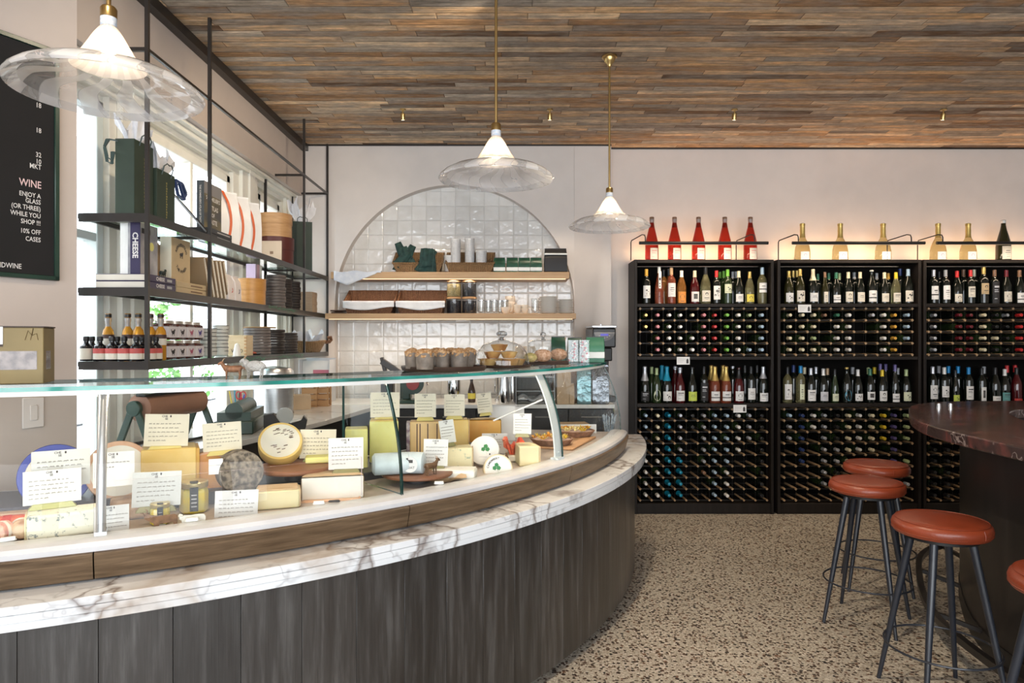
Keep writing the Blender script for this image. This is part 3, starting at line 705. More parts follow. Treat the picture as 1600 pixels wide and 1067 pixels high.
CAPS = {'gold': (.62,.44,.14), 'silver': (.55,.57,.62), 'white': (.72,.71,.68), 'cream': (.66,.60,.42), 'red': (.55,.03,.03), 'pink': (.55,.20,.22), 'green': (.16,.42,.05), 'darkgreen': (.03,.14,.08),
        'blue': (.01,.22,.50), 'cyan': (.01,.26,.42), 'navy': (.02,.04,.14), 'black': (.015,.015,.016), 'yellow': (.70,.50,.03), 'orange': (.66,.36,.05), 'purple': (.11,.09,.24), 'maroon': (.13,.012,.02), 'brown': (.22,.12,.07), 'cork': (.45,.30,.17), 'paleblue': (.35,.48,.60), 'grey': (.30,.31,.33), 'palegreen': (.36,.44,.22)}
def M_cap(c): return mat('capsule_'+c, CAPS[c], .32, metal=.6 if c in ('gold','silver') else .1, var=.1)
ME = {}
def prof_r(P, z):
    for (a, b), (c, d) in zip(P, P[1:]):
        if b <= z <= d and d > b: return a+(c-a)*(z-b)/(d-b)
    return P[-1][0]
def me_bottle(kind):
    if ('b', kind) not in ME:
        mb = MB(); mb.lathe(BOT[kind], 20); o = mb.build('x', []); ME['b', kind] = o.data; bpy.data.objects.remove(o)
    return ME['b', kind]
def me_cap(kind, ln, foil=False):
    k = ('c', kind, ln, foil)
    if k not in ME:
        P = BOT[kind]; top = P[-1][1]; mb = MB(); zs = [top-ln+ln*.96*i/6 for i in range(7)]
        pr = [(prof_r(P, z)+.0009+(.0012*(i % 2) if foil else 0), z) for i, z in enumerate(zs)] + [(.0152 if not foil else .0165, top-.002), (.012, top+.001), (0, top+.001)]
        mb.lathe(pr, 16); o = mb.build('x', []); ME[k] = o.data; bpy.data.objects.remove(o)
    return ME[k]
def me_label(kind, z0, z1, w, art):
    k = ('l', kind, z0, z1, w, art)
    if k not in ME:
        P = BOT[kind]; R = prof_r(P, (z0+z1)/2)+.0007; mb = MB(); rn = random.Random(hash((art, 7)) if isinstance(art, int) else 3)
        if art == 'oval':
            c = (z0+z1)/2; h = (z1-z0)/2; n = 20; vs = [mb.v((R*sin(w*.8*cos(2*pi*i/n)), -R*cos(w*.8*cos(2*pi*i/n)), c+h*sin(2*pi*i/n))) for i in range(n)]; mb.f(vs, 0)
        else: mb.grid(lambda u, v: (R*sin((u-.5)*2*w), -R*cos((u-.5)*2*w), z0+(z1-z0)*v), 12, 1, 0)
        R2 = R+.0004
        def pt(u, v): a = (u-.5)*2*w; return (R2*sin(a), -R2*cos(a), z0+(z1-z0)*v)
        def patch(u0, u1, v0, v1, mi=1):
            n = max(1, int((u1-u0)*8)); mb.grid(lambda s, t: pt(u0+(u1-u0)*s, v0+(v1-v0)*t), n, 1, mi)
        def disc(u, v, r, mi=1, sq=1.0):
            h = z1-z0; vs = [mb.v(pt(u+r*cos(2*pi*i/12)*h/(2*w*R)*1.0, v+r*sq*sin(2*pi*i/12))) for i in range(12)]; mb.f(vs, mi)
        if art == 0:
            patch(.3,.7,.62,.67); patch(.25,.75,.48,.52); patch(.35,.65,.36,.38); patch(.4,.6,.18,.22)
        elif art == 1: disc(.5,.68,.14,1); patch(.25,.75,.30,.36); patch(.35,.65,.18,.21)
        elif art == 2:
            for i in range(9): disc(rn.uniform(.22,.78), rn.uniform(.2,.85), rn.uniform(.03,.08))
        elif art == 3: patch(0,1,.30,.40); patch(.3,.7,.62,.70); patch(.35,.65,.5,.53)
        elif art == 4: patch(.28,.72,.28,.78); patch(.4,.6,.4,.66,0); disc(.5,.53,.07)
        elif art == 5: patch(.2,.8,.72,.80); patch(.2,.62,.60,.63); patch(.2,.70,.52,.55); patch(.2,.5,.2,.23)
        elif art == 6: disc(.5,.55,.22,1,1.0); disc(.5,.55,.13,0); patch(.3,.7,.12,.17)
        elif art == 7: disc(.66,.35,.16,1,1.2); disc(.45,.62,.07); patch(.15,.5,.16,.19)
        elif art == 'oval': patch(.4,.6,.45,.5); patch(.42,.58,.60,.63)
        o = mb.build('x', [], outward=False); ME[k] = o.data; bpy.data.objects.remove(o)
    return ME[k]
def inst(name, me, parent, mats):
    o = bpy.data.objects.new(name, me); COL.objects.link(o); o.parent = parent
    while len(me.materials) < len(mats): me.materials.append(None)
    for i, m in enumerate(mats): o.material_slots[i].link = 'OBJECT'; o.material_slots[i].material = m
    return o
def bottle(x, y, z, kind, glass, cap, lab, label, group, s=1.0, caplen=.062, foil=False, rz=0, lie=False, ink=None, cat='wine bottle', name='wine_bottle'):
    r = thing(name, label, cat, (x, y, z), rz, group); r.scale = (s, s, s)
    if lie: r.rotation_euler = (pi/2, 0, rz)
    inst('bottle_glass', me_bottle(kind), r, [glass]); inst('capsule', me_cap(kind, caplen, foil), r, [cap])
    if lab:
        z0, z1, w, art, col = lab
        inst('paper_label', me_label(kind, z0, z1, w, art), r, [M_paper(col), ink or (M_ink if col != 'black' else M_paper('grey'))])
    return r
# ---------------------------------------------------------------- the three wine cabinets
CF, CB = 5.69, 5.985            # cabinet front and back
def zpx(y): return EYE-(y-533.5)/F*CF
ZT = zpx(405.5)
SH = {'up': (zpx(474.5), zpx(479.5)), 'mid': (zpx(557), zpx(562)), 'low': (zpx(630.5), zpx(636))}
PEGR1 = [zpx(y) for y in (482, 500.2, 518.3, 536.4, 554.5)]
PEGR2 = [zpx(639.8+17.87*i) for i in range(9)]
M_peg = m_wood('pine_peg', (.24,.15,.08), (.48,.33,.19), .5, (20,3,20), 4)
M_zinc = mat('dull_zinc_strip', (.010,.009,.008), .5, .0, spec=.3)
M_cell = mat('cabinet_back', (.004,.0035,.003), .8, spec=.1)
def me_peg():
    if 'peg' not in ME:
        mb = MB(); w = .0118; L = .235
        a = [(0,-w),(w,0),(0,w),(-w,0)]; A = [mb.v((p[0],0,p[1])) for p in a]; B = [mb.v((p[0],L,p[1])) for p in a]
        for i in range(4): mb.f([A[i],A[(i+1)%4],B[(i+1)%4],B[i]])
        mb.f(A); mb.f(B[::-1]); o = mb.build('x', M_peg, bevel=0); ME['peg'] = o.data; bpy.data.objects.remove(o)
    return ME['peg']
CABS = [('left', 1.020, 2.183, 1.0730, .0965), ('middle', 2.214, 3.412, 2.279, .0975), ('right', 3.432, 4.70, 3.488, .1010)]
for nm, x0, x1, px0, sp in CABS:
    cx = (x0+x1)/2
    c = thing('wine_cabinet', 'tall black wine cabinet, %s one of the three, with display shelves and lying racks' % {'left':'leftmost','middle':'middle','right':'rightmost'}[nm], 'cabinet', (cx, CF, 0))
    L = Matrix.Translation((-cx, -CF, 0)); t = .024
    def P(name, fn, m=M_cab, bevel=.002):
        mb = MB(); mb.M = L; fn(mb); return mb.build(name, m, c, bevel=bevel)
    P('side_panel', lambda m: m.box(x0, x0+t, CF, CB, 0, ZT)); P('side_panel', lambda m: m.box(x1-t, x1, CF, CB, 0, ZT))
    P('top_panel', lambda m: m.box(x0+t, x1-t, CF, CB-.04, ZT-.028, ZT)); P('back_panel', lambda m: m.box(x0+t, x1-t, CB-.012, CB, .0, ZT-.03), M_cell, 0)
    for k in SH: a, b = SH[k]; P('shelf', lambda m: m.box(x0+t, x1-t, CF+.004, CB-.012, b, a))
    P('base_board', lambda m: m.box(x0+t, x1-t, CF+.008, CF+.03, 0, zpx(787))); P('base_shelf', lambda m: m.box(x0+t, x1-t, CF+.03, CB-.012, zpx(790), zpx(787)))
    P('glide', lambda m: m.box(x0+.002, x1-.002, CF+.01, CB-.01, 0, .01), M_black, 0)
    for tag_, rows in (('upper', PEGR1), ('lower', PEGR2)):
        r = thing('bottle_rack', 'wooden peg and metal strip bottle rack, %s of the two in the %s wine cabinet' % (tag_, nm), 'wine rack', (px0, CF+.022, rows[0]))
        mb = MB(); LL = Matrix.Translation((-px0, -CF-.022, -rows[0])); mb.M = LL
        xs_ = [px0+sp*i for i in range(12)]
        for yy in (CF+.026, CF+.245):
            for x in xs_: mb.box(x-.0012, x+.0012, yy, yy+.003, rows[-1], rows[0])
            for z in rows: mb.box(xs_[0], xs_[-1], yy+.003, yy+.006, z-.005, z+.005)
        for z in rows:
            for x in xs_[:-1]:
                pass
        mb.build('metal_strips', M_zinc, r)
        left = [(x, z) for z in rows for x in xs_]
        for (x, z) in left[:99]:
            o = bpy.data.objects.new('wood_peg', me_peg()); COL.objects.link(o); o.parent = r; o.location = (x-px0, 0, z-rows[0])
        if left[99:]:
            mb = MB()
            for (x, z) in left[99:]:
                w = .0105; a = [(0,-w),(w,0),(0,w),(-w,0)]
                A = [mb.v((x-px0+p[0],0,z-rows[0]+p[1])) for p in a]; B = [mb.v((x-px0+p[0],.235,z-rows[0]+p[1])) for p in a]
                for i in range(4): mb.f([A[i],A[(i+1)%4],B[(i+1)%4],B[i]])
                mb.f(A); mb.f(B[::-1])
            o = mb.build('wood_pegs_bottom', M_peg, r); o['kind'] = 'stuff'
# lying bottles: one letter per cell, capsule colours as in the photograph ('.' = empty)
CL = {'g':'gold','s':'silver','w':'white','c':'cream','r':'red','p':'pink','n':'green','d':'darkgreen','b':'cyan','v':'navy','k':'black','y':'yellow','o':'orange','u':'purple','m':'maroon','t':'brown','l':'paleblue','e':'grey','h':'palegreen'}
NAMES = {'cyan':'bright blue','darkgreen':'dark green','paleblue':'pale blue','palegreen':'pale green'}
LY = {('left','upper'): ["gpwwcprnwhl","gpww.prnwhl",".pwww prnw.l".replace(' ',''),".pwwwprnwll"],
      ('left','lower'): ["lcbskellw.k".replace('.','s'),"lcbskellwsk","kcbs.ellwsk","kwbs.ellw.k","wwbb.ell..k","wwbb.tlw..k","wwbb..lw..k","wwbb..lw..k"],
      ('middle','upper'): ["cccddw.swol".replace('dd','td'),"cccw".replace('w','.')+"ww..wol","cch.ww..wol","ccccww..wo."],
      ('middle','lower'): ["lvwskcwcyuh","svwskcwcyuh","sv.skcwcyuh",".v.sscwc.u.",".v.ssc...uh","...sk....u.","...s......s","...........".replace('.','.')],
      ('right','upper'): ["s.mmckerrkk","s.mmckkr.kk","s.mmcckr.kk","s.mmckkrrkk"],
      ('right','lower'): ["kk.........","kk.........","kk.........","kk.........","kk.........","kk.........","kk.........","kk........."]}
ORD = ['first','second','third','fourth','fifth','sixth','seventh','eighth','ninth','tenth','eleventh']
CELLS = [(n_, x0_, s_) for n_, _, _, x0_, s_ in CABS]
for (cab, rk_), rows in LY.items():
    px0, sp = next((a, b) for n_, a, b in CELLS if n_ == cab)
    Z = PEGR1 if rk_ == 'upper' else PEGR2
    for j, row in enumerate(rows):
        for i, ch in enumerate(row[:11]):
            if ch == '.': continue
            if cab == 'right' and rk_ == 'upper' and i > 7: continue
            cn_ = CL[ch]; x = px0+sp*(i+.5); z = Z[j+1]+.0425
            kind = 'bordeaux' if (i % 3) else 'burgundy'; foil = False; ln = .062
            if rk_ == 'lower' and cab == 'left' and ch in 'b': kind = 'sparkling'; foil = True; ln = .10
            sc_ = .93 if kind == 'bordeaux' else .88
            if kind == 'sparkling': sc_ = .86
            top = BOT[kind][-1][1]*sc_
            y = CF+.012+top + (.006*((i*7+j*3) % 4))
            y = min(y, CB-.014)
            capw = NAMES.get(cn_, cn_)
            bottle(x, y, z, kind, GL['black' if (i+j) % 3 else 'green'], M_cap(cn_), None,
                   '%s-capped bottle lying in %s cabinet %s rack, %s row down, %s from left' % (capw.replace(' ','-'), cab, rk_, ORD[j], ORD[i]), 'bottles lying in the %s rack of the %s cabinet' % (rk_, cab), s=sc_, caplen=ln, foil=foil, lie=True)
# standing bottles: (pixel column, kind, glass, cap, label spec, words)
def sx(px, d=CF+.07): return (px-800)/F*d
def standing(shelf, cab, rowlist, where):
    zb = SH[shelf][0] + .0005
    for q, (px, dep, kind, gl, cap, lab, ln, foil, words, hh) in enumerate(rowlist):
        y = CF + (.062 if dep == 0 else .150 if dep == 1 else .23); s_ = hh*(1.0)
        r = bottle((px-800)/F*y, y, zb, kind, GL[gl], M_cap(cap), lab, words, 'bottles standing on the %s shelf of the %s cabinet' % (where, cab), s=s_, caplen=ln, foil=foil)
F_ = .075
def B(px, kind, gl, cap, lab, words, ln=.06, foil=False, dep=0, hh=1.0): return (px, dep, kind, gl, cap, lab, ln, foil, words, hh)
LB = lambda z0, z1, art, col, w=.95: (z0, z1, w, art, col)
standing('up', 'left', [
 B(1010, 'bordeaux','black','orange',LB(.05,.16,7,'white'),'slim dark bottle with orange cap and grape label, leftmost on upper left shelf', hh=.96),
 B(1030, 'riesling','rose','white',LB(.005,.30,5,'white',.35),'tall pink bottle with one long white strip label down its front', hh=.91),
 B(1049, 'bordeaux','rose','cork',LB(.06,.175,0,'white'),'clear rosé bottle with white label, third from left on upper left shelf', hh=1.0),
 B(1065, 'burgundy','amberglass','white',LB(.01,.11,6,'orange'),'amber bottle with a square orange label on upper left shelf', hh=.93),
 B(1085.5, 'burgundy','red','cream',LB(.02,.11,4,'white'),'red wine with cream cap and a boxy line drawing on white label', hh=.93),
 B(1102.5, 'burgundy','gold','black',LB(.02,.11,1,'cream'),'pale bottle with black cap and round stamp on cream label', hh=1.02),
 B(1119.5, 'bordeaux','black','red',LB(.04,.165,2,'white'),'black bottle with bright red cap and dotted white label', hh=.92),
 B(1137, 'bordeaux','green','green',LB(.095,.175,7,'pale'),'green bottle with lime green cap, front of the green-capped row', hh=.95),
 B(1154.5, 'burgundy','black','cream',LB(.02,.09,0,'white'),'dark bottle with cream cap and plain white label, beside the green-capped row', hh=.92),
 B(1171.5, 'burgundy','gold','gold',LB(.02,.09,6,'yellow'),'pale gold bottle with black-topped gold cap and flower label', hh=.9),
 B(1191, 'bordeaux','gold','paleblue',LB(.095,.175,3,'paleblue' if 'paleblue' in PAPER else 'white'),'clear bottle with pale blue cap, rightmost on upper left shelf', hh=1.01),
 B(1037, 'bordeaux','amberglass','black',None,'dark amber bottle half hidden behind the strip-labelled pink one', dep=1, hh=.97),
 B(1044.5, 'bordeaux','amberglass','black',None,'amber bottle half hidden behind the rosé bottle', dep=2, hh=1.02),
 B(1125, 'bordeaux','green','green',None,'farthest green-capped bottle standing behind the red-capped one', dep=2, hh=.94),
 B(1131, 'bordeaux','green','green',None,'middle green-capped bottle in the row going back on upper left shelf', dep=1, hh=.94),
 B(1145, 'bordeaux','black','grey',None,'grey-capped bottle standing behind the front green-capped bottle', dep=1, hh=.92),
 B(1150, 'bordeaux','black','grey',None,'grey-capped bottle farther back behind the plain white label', dep=2, hh=.95)], 'upper')
standing('up', 'middle', [
 B(1232.5,'burgundy','olive','gold',LB(.02,.10,7,'white'),'gold-capped bottle with white label, leftmost on upper middle shelf', hh=.92),
 B(1250,'burgundy','olive','gold',LB(.02,.115,2,'cream'),'gold-foiled bottle with speckled cream label, second on upper middle shelf', hh=.97),
 B(1270.5,'burgundy','black','cream',LB(.02,.095,0,'white'),'bottle with slanting cream neck band, third on upper middle shelf', ln=.10, hh=.97),
 B(1289,'riesling','olive','brown',LB(.02,.13,0,'cream',.6),'slim brown-capped bottle with narrow cream label on upper middle shelf', hh=.78),
 B(1306.5,'burgundy','black','darkgreen',LB(.015,.085,3,'white'),'dark green-capped bottle with a green stripe across white label', hh=.88),
 B(1325.5,'burgundy','black','cream',LB(.02,.115,1,'cream'),'cream-capped bottle with red emblem on its cream label', hh=.89),
 B(1344,'burgundy','black','cream',LB(.02,.11,0,'cream'),'pale yellow-capped bottle with plain label, middle of upper middle shelf', hh=.89),
 B(1362,'burgundy','black','white',LB(.02,.12,3,'white'),'broad bottle with open white-rimmed neck and wide white label', ln=.012, hh=.94),
 B(1382,'burgundy','black','cream',LB(.02,.10,0,'cream'),'cream-capped bottle with small print label, fourth from right, upper middle shelf', hh=.88),
 B(1400,'burgundy','gold','yellow',LB(.02,.105,5,'cream'),'yellow-orange capped bottle with cream label on upper middle shelf', hh=.88),
 B(1419,'burgundy','black','paleblue',LB(.02,.115,2,'cream'),'blue-grey capped bottle, rightmost on upper middle shelf', hh=.97),
 B(1239.5,'bordeaux','black','gold',None,'gold-capped bottle peeking out behind the two leftmost, upper middle shelf', dep=1, hh=.95),
 B(1245,'bordeaux','black','gold',None,'rearmost gold-capped bottle at the left of upper middle shelf', dep=2, hh=.98),
 B(1278,'bordeaux','black','darkgreen',None,'dull green-capped bottle behind the slanting neck band', dep=1, hh=.86),
 B(1295,'bordeaux','black','darkgreen',None,'teal-capped bottle behind and between brown and green caps', dep=1, hh=.88),
 B(1311.5,'bordeaux','black','palegreen',None,'pale green-capped bottle behind the dark green one', dep=1, hh=.88),
 B(1335,'bordeaux','black','grey',None,'grey-capped bottle behind the red emblem label', dep=1, hh=.9),
 B(1370,'bordeaux','black','grey',None,'grey-capped bottle behind the broad open-necked one', dep=1, hh=.88),
 B(1388,'bordeaux','black','orange',None,'dull orange-capped bottle behind the small print label', dep=1, hh=.88),
 B(1406.5,'bordeaux','black','navy',None,'navy-capped tall bottle behind the yellow-capped one', dep=1, hh=1.0)], 'upper')
standing('up', 'right', [
 B(1459,'bordeaux','black','silver',LB(.04,.16,3,'white'),'silver-capped bottle with tall white label, leftmost on upper right shelf', hh=.94),
 B(1477.5,'bordeaux','black','grey',LB(.04,.165,0,'white'),'grey-capped bottle with tall white label, second on upper right shelf', hh=.94),
 B(1495.5,'burgundy','black','red',LB(.02,.09,6,'cream'),'red-capped bottle with pink dot on cream label, upper right shelf', hh=.92),
 B(1516.5,'bordeaux','black','red',LB(.06,.155,5,'cream'),'broad bottle with red cap and tan-bordered label, fourth on upper right shelf', hh=.94),
 B(1537,'bordeaux','black','gold',LB(.08,.17,1,'kraft'),'tall gold-capped bottle with brown kraft label, upper right shelf', hh=1.02),
 B(1554,'bordeaux','black','brown',LB(.005,.20,5,'black'),'bottle wrapped in a black label, brown cap, upper right shelf', hh=.94),
 B(1572.5,'burgundy','black','maroon',LB(.02,.11,6,'cream'),'maroon-capped bottle with dark round emblem, upper right shelf', hh=.94),
 B(1593,'burgundy','black','brown',LB(.01,.10,3,'white'),'bottle with white script label cut by the right edge, upper right shelf', hh=.94),
 B(1467.5,'bordeaux','black','black',None,'black-capped bottle behind the two leftmost on upper right shelf', dep=1, hh=.92),
 B(1505.5,'bordeaux','black','brown',None,'brown-capped bottle behind the two red-capped ones', dep=1, hh=.98),
 B(1522,'bordeaux','black','cream',None,'cream-capped bottle peeking out behind the tan-bordered label', dep=1, hh=.98)], 'upper')
standing('low', 'left', [
 B(1007.5,'sparkling','black','silver',LB(.02,.10,5,'black'),'sparkling bottle with silver foil and black label, leftmost on lower left shelf', ln=.125, foil=True, hh=.98),
 B(1026,'burgundy','green','palegreen',LB(.02,.115,'oval','pale'),'dark bottle with pale cap and an oval pale green label', hh=.97),
 B(1042,'sparkling','black','cyan',LB(.02,.10,7,'white'),'sparkling bottle with bright blue foil and green and white label', ln=.125, foil=True, hh=.98),
 B(1062.5,'sparkling','red','silver',LB(.02,.11,5,'white'),'pink sparkling bottle with silver foil and white printed label', ln=.05, foil=True, hh=.95),
 B(1081.5,'sparkling','black','black',LB(.02,.10,0,'lime'),'black crown-capped bottle with bright yellow-green label', ln=.012, hh=.96),
 B(1100,'bordeaux','black','black',LB(.02,.17,5,'black'),'slim black bottle with black label in the middle of lower left shelf', hh=1.0),
 B(1117,'sparkling','rose','gold',LB(.02,.10,3,'white'),'gold-foiled rosé sparkling bottle, left one of the pair', ln=.125, foil=True, hh=.98),
 B(1134.5,'sparkling','rose','gold',LB(.02,.10,3,'white'),'gold-foiled rosé sparkling bottle, right one of the pair', ln=.125, foil=True, hh=.98),
 B(1154.5,'sparkling','red','black',LB(.02,.105,6,'white'),'black-necked pink sparkling bottle with dark round crest on label', ln=.10, hh=.95),
 B(1173.5,'bordeaux','black','black',LB(.03,.125,0,'white'),'black-capped bottle with plain pale label, second from right, lower left shelf', hh=1.0),
 B(1192.5,'burgundy','black','silver',LB(.015,.085,5,'white'),'bottle with tiny script on low white label, rightmost on lower left shelf', ln=.10, hh=1.01),
 B(1018.5,'burgundy','green','palegreen',None,'pale green-capped bottle behind the oval label one', dep=1, hh=.99),
 B(1034.5,'sparkling','black','cyan',None,'blue-foiled sparkling bottle behind the front blue one', ln=.125, foil=True, dep=1, hh=1.0),
 B(1055,'sparkling','red','silver',None,'silver-topped pink bottle behind the white printed label one', ln=.03, dep=1, hh=.97),
 B(1111.5,'sparkling','rose','gold',None,'gold-foiled bottle behind the left rosé sparkling one', ln=.125, foil=True, dep=1, hh=1.0),
 B(1130,'sparkling','rose','gold',None,'gold-foiled bottle behind the right rosé sparkling one', ln=.125, foil=True, dep=1, hh=1.0),
 B(1145,'bordeaux','black','silver',None,'silver-topped bottle between gold foil and crest label', dep=1, ln=.02, hh=1.0),
 B(1164,'bordeaux','black','black',None,'white-banded black bottle behind and left of the plain pale label', dep=1, hh=1.02),
 B(1183,'bordeaux','black','black',None,'black-capped bottle behind and between the two rightmost ones', dep=1, hh=1.02)], 'lower')
standing('low', 'middle', [
 B(1230.5,'bordeaux','gold','black',LB(.03,.16,7,'white'),'clear bottle with a red and black figure on white label', hh=.99),
 B(1251,'bordeaux','gold','blue',LB(.03,.155,0,'pale',.5),'blue-capped bottle with narrow pale label, second on lower middle shelf', hh=1.02),
 B(1267,'burgundy','black','silver',LB(.02,.115,5,'white'),'silver-capped bottle with pale label, third on lower middle shelf', hh=.97),
 B(1286.5,'burgundy','black','white',LB(.02,.10,0,'grey'),'white-capped bottle with lavender-grey label, lower middle shelf', hh=.95),
 B(1304.5,'riesling','green','black',LB(.02,.095,0,'pale'),'green bottle with tall neck and pale cream label, lower middle shelf', hh=.82),
 B(1323,'burgundy','black','gold',LB(.02,.11,'oval','blue'),'bottle with round blue emblem and gold top, lower middle shelf', ln=.015, hh=.99),
 B(1340.5,'burgundy','black','white',LB(.02,.085,2,'white'),'white-capped bottle with tiny black marks on wide white label', hh=.93),
 B(1359.5,'burgundy','black','darkgreen',LB(.03,.10,4,'white'),'bottle with black and white square block print label', hh=.95),
 B(1378.5,'burgundy','black','yellow',LB(.02,.11,1,'white'),'yellow-capped bottle with grey house drawing, lower middle shelf', hh=.92),
 B(1398.5,'riesling','black','purple',LB(.01,.085,3,'white'),'purple-capped bottle with black band on white label', hh=.93),
 B(1416,'burgundy','black','palegreen',LB(.02,.10,7,'pale'),'green-capped bottle with pale yellow label, rightmost on lower middle shelf', hh=.93),
 B(1240,'bordeaux','black','navy',None,'navy-capped bottle behind the two leftmost, lower middle shelf', dep=1, hh=1.03),
 B(1257,'bordeaux','black','cream',None,'pale-capped bottle behind and right of the blue-capped one', dep=1, hh=.97),
 B(1275,'bordeaux','black','silver',None,'silver-capped bottle behind with a small neck medal', dep=1, hh=.98),
 B(1293,'bordeaux','black','cork',None,'brown-topped bottle behind the lavender-grey label', dep=1, hh=.94),
 B(1332.5,'bordeaux','black','grey',None,'grey-capped bottle behind and right of the blue emblem', dep=1, hh=.97),
 B(1357,'bordeaux','black','palegreen',None,'olive-capped bottle behind the block print label', dep=1, hh=.96),
 B(1366.5,'bordeaux','black','yellow',None,'yellow-capped bottle standing behind the front yellow one', dep=2, hh=.96),
 B(1375.5,'riesling','black','purple',None,'dark purple-capped bottle behind the house drawing label', dep=1, hh=.94),
 B(1384,'riesling','black','purple',None,'purple-capped bottle behind and left of the black band label', dep=2, hh=.93),
 B(1403,'bordeaux','black','grey',None,'grey-capped bottle behind and right of the front purple cap', dep=1, hh=.95)], 'lower')
standing('low', 'right', [
 B(1457.5,'bordeaux','black','silver',LB(.035,.15,1,'white'),'white tall-label bottle leftmost on lower right shelf', hh=1.0),
 B(1475.5,'bordeaux','black','white',LB(.05,.145,7,'white'),'silver-white capped bottle with a bird-like mark, lower right shelf', hh=.98),
 B(1493,'riesling','black','black',LB(.01,.085,7,'lime'),'bottle with lime green label and dark squiggle', hh=.80),
 B(1513.5,'bordeaux','black','blue',LB(.03,.145,5,'white'),'blue-capped bottle with pale label, front one of the blue-capped', hh=.98),
 B(1534,'bordeaux','black','black',LB(.01,.14,4,'white',.6),'bottle with narrow white label and black crest, lower right shelf', hh=.96),
 B(1555,'burgundy','black','black',LB(.01,.06,0,'white'),'dark bottle with a small low white label, lower right shelf', hh=.98),
 B(1570,'burgundy','black','white',LB(.01,.095,5,'teal'),'white-capped bottle with teal painted label, lower right shelf', hh=.94),
 B(1588.5,'burgundy','red','black',LB(.0,.04,0,'red'),'dark bottle with a pinkish low label near the right edge', hh=.98),
 B(1467,'bordeaux','black','grey',None,'grey-capped bottle behind the two leftmost on lower right shelf', dep=1, hh=1.0),
 B(1482,'bordeaux','black','blue',None,'blue-capped bottle behind the bird-like mark label', dep=1, hh=1.0),
 B(1497,'bordeaux','black','blue',None,'blue-capped bottle behind the lime green label', dep=1, hh=1.0),
 B(1537.5,'bordeaux','black','grey',None,'grey-capped bottle behind the black crest label', dep=1, hh=.99),
 B(1573.5,'bordeaux','black','red',None,'red-capped bottle behind the teal label one', dep=1, hh=1.02),
 B(1586,'bordeaux','black','red',None,'bright red-capped bottle behind the rightmost dark bottle', dep=2, hh=1.02)], 'lower')
# price cards on the shelf fronts
for (px, py, lab) in ((1067.5, 563.5, 'small white price card under the left cabinet upper rack'), (1156, 638.5, 'small white price card on the lower shelf edge of left cabinet'), (1257, 482, 'small white price card on upper shelf edge of middle cabinet')):
    mb = MB(); w = .108; h = .064; mb.box(-w/2, w/2, -.002, 0, -h/2, h/2, 0); mb.box(.026, .044, -.0026, -.002, -.022, .008, 1); mb.blob((.035,-.0022,.010), .006, .001, .007, 8, 5, 1)
    for k in range(3): mb.box(-.044, .016-.01*k, -.0026, -.002, .012-.013*k, .0145-.013*k, 2)
    o = mb.build('price_card', [M_white, M_ink, mat('faint_print', (.45,.44,.43), .6)], loc=((px-800)/F*CF, CF-.002, zpx(py))); tag(o, lab, 'card', 'price cards on the wine shelves')
# magnums on the cabinet tops
BOT['magnum'] = [(0,0),(.052,0),(.056,.006),(.057,.02),(.056,.13),(.050,.175),(.036,.235),(.024,.285),(.0180,.325),(.0172,.352)]
BOT['champ'] = [(0,0),(.058,0),(.063,.006),(.065,.02),(.064,.085),(.057,.125),(.040,.168),(.024,.20),(.020,.215)]
BOT['magnum'] = BOT['magnum'] + [(.0190,.354),(.0190,.372),(.015,.374),(0,.374)]
BOT['champ'] = BOT['champ'] + [(.0190,.305),(.0225,.308),(.0225,.322),(.018,.326),(0,.326)]
GL['mag'] = glassy('red_magnum_wine', (.50,.035,.020), .75, .04); GL['chg'] = glassy('clear_gold_wine', (.88,.74,.38), .85, .03)
for i, px in enumerate((1018.5, 1054, 1091.5, 1132.5, 1172.5)):
    y = 5.80; r = thing('magnum_bottle', '%s of the five red-pink magnum bottles standing on top of the left cabinet' % ['leftmost','second from left','middle one','second from right','rightmost'][i], 'wine bottle', ((px-800)/F*y, y, ZT+.0005), rad(12), 'red magnums on the left wine cabinet')
    inst('bottle_glass', me_bottle('magnum'), r, [GL['mag']]); inst('capsule', me_cap('magnum', .03), r, [M_cap('brown')])
    inst('neck_glass', me_cap('magnum', .075), r, [mat('empty_clear_neck', (.75,.62,.56), .1, trans=.6)]).scale = (.99,.99,.99)
    r.children[2].location.z = -.012
    inst('paper_label', me_label('magnum', .010, .105, .62, 5), r, [M_paper('cream'), mat('soft_red_line', (.62,.30,.26), .6)])
for i, (px, w_) in enumerate(((1254, 'leftmost of three on the middle cabinet'), (1313, 'centre of three on the middle cabinet'), (1380, 'rightmost of three on the middle cabinet'), (1466, 'left one on the right cabinet'), (1513, 'right one on the right cabinet'))):
    y = 5.80; r = thing('champagne_magnum', 'clear golden champagne magnum with gold foil neck, '+w_, 'wine bottle', ((px-800)/F*y, y, ZT+.0005), 0, 'golden magnums on the wine cabinets'); r.scale = (.98,.98,.98)
    inst('bottle_glass', me_bottle('champ'), r, [GL['chg']]); inst('foil', me_cap('champ', .125, True), r, [M_cap('gold')])
    inst('paper_label', me_label('champ', .008, .075, .60, 6), r, [M_paper('white'), mat('gold_script', (.45,.40,.50), .6)])
y = 5.80; r = thing('magnum_bottle', 'dark olive wine magnum with white cap and cream label on the right cabinet', 'wine bottle', ((1568-800)/F*y, y, ZT+.0005), 0, None); r.scale = (1.02,1.02,.93)
inst('bottle_glass', me_bottle('magnum'), r, [GL['olive']]); inst('capsule', me_cap('magnum', .03), r, [M_cap('white')]); inst('paper_label', me_label('magnum', .012, .13, .75, 0), r, [M_paper('cream'), M_ink])
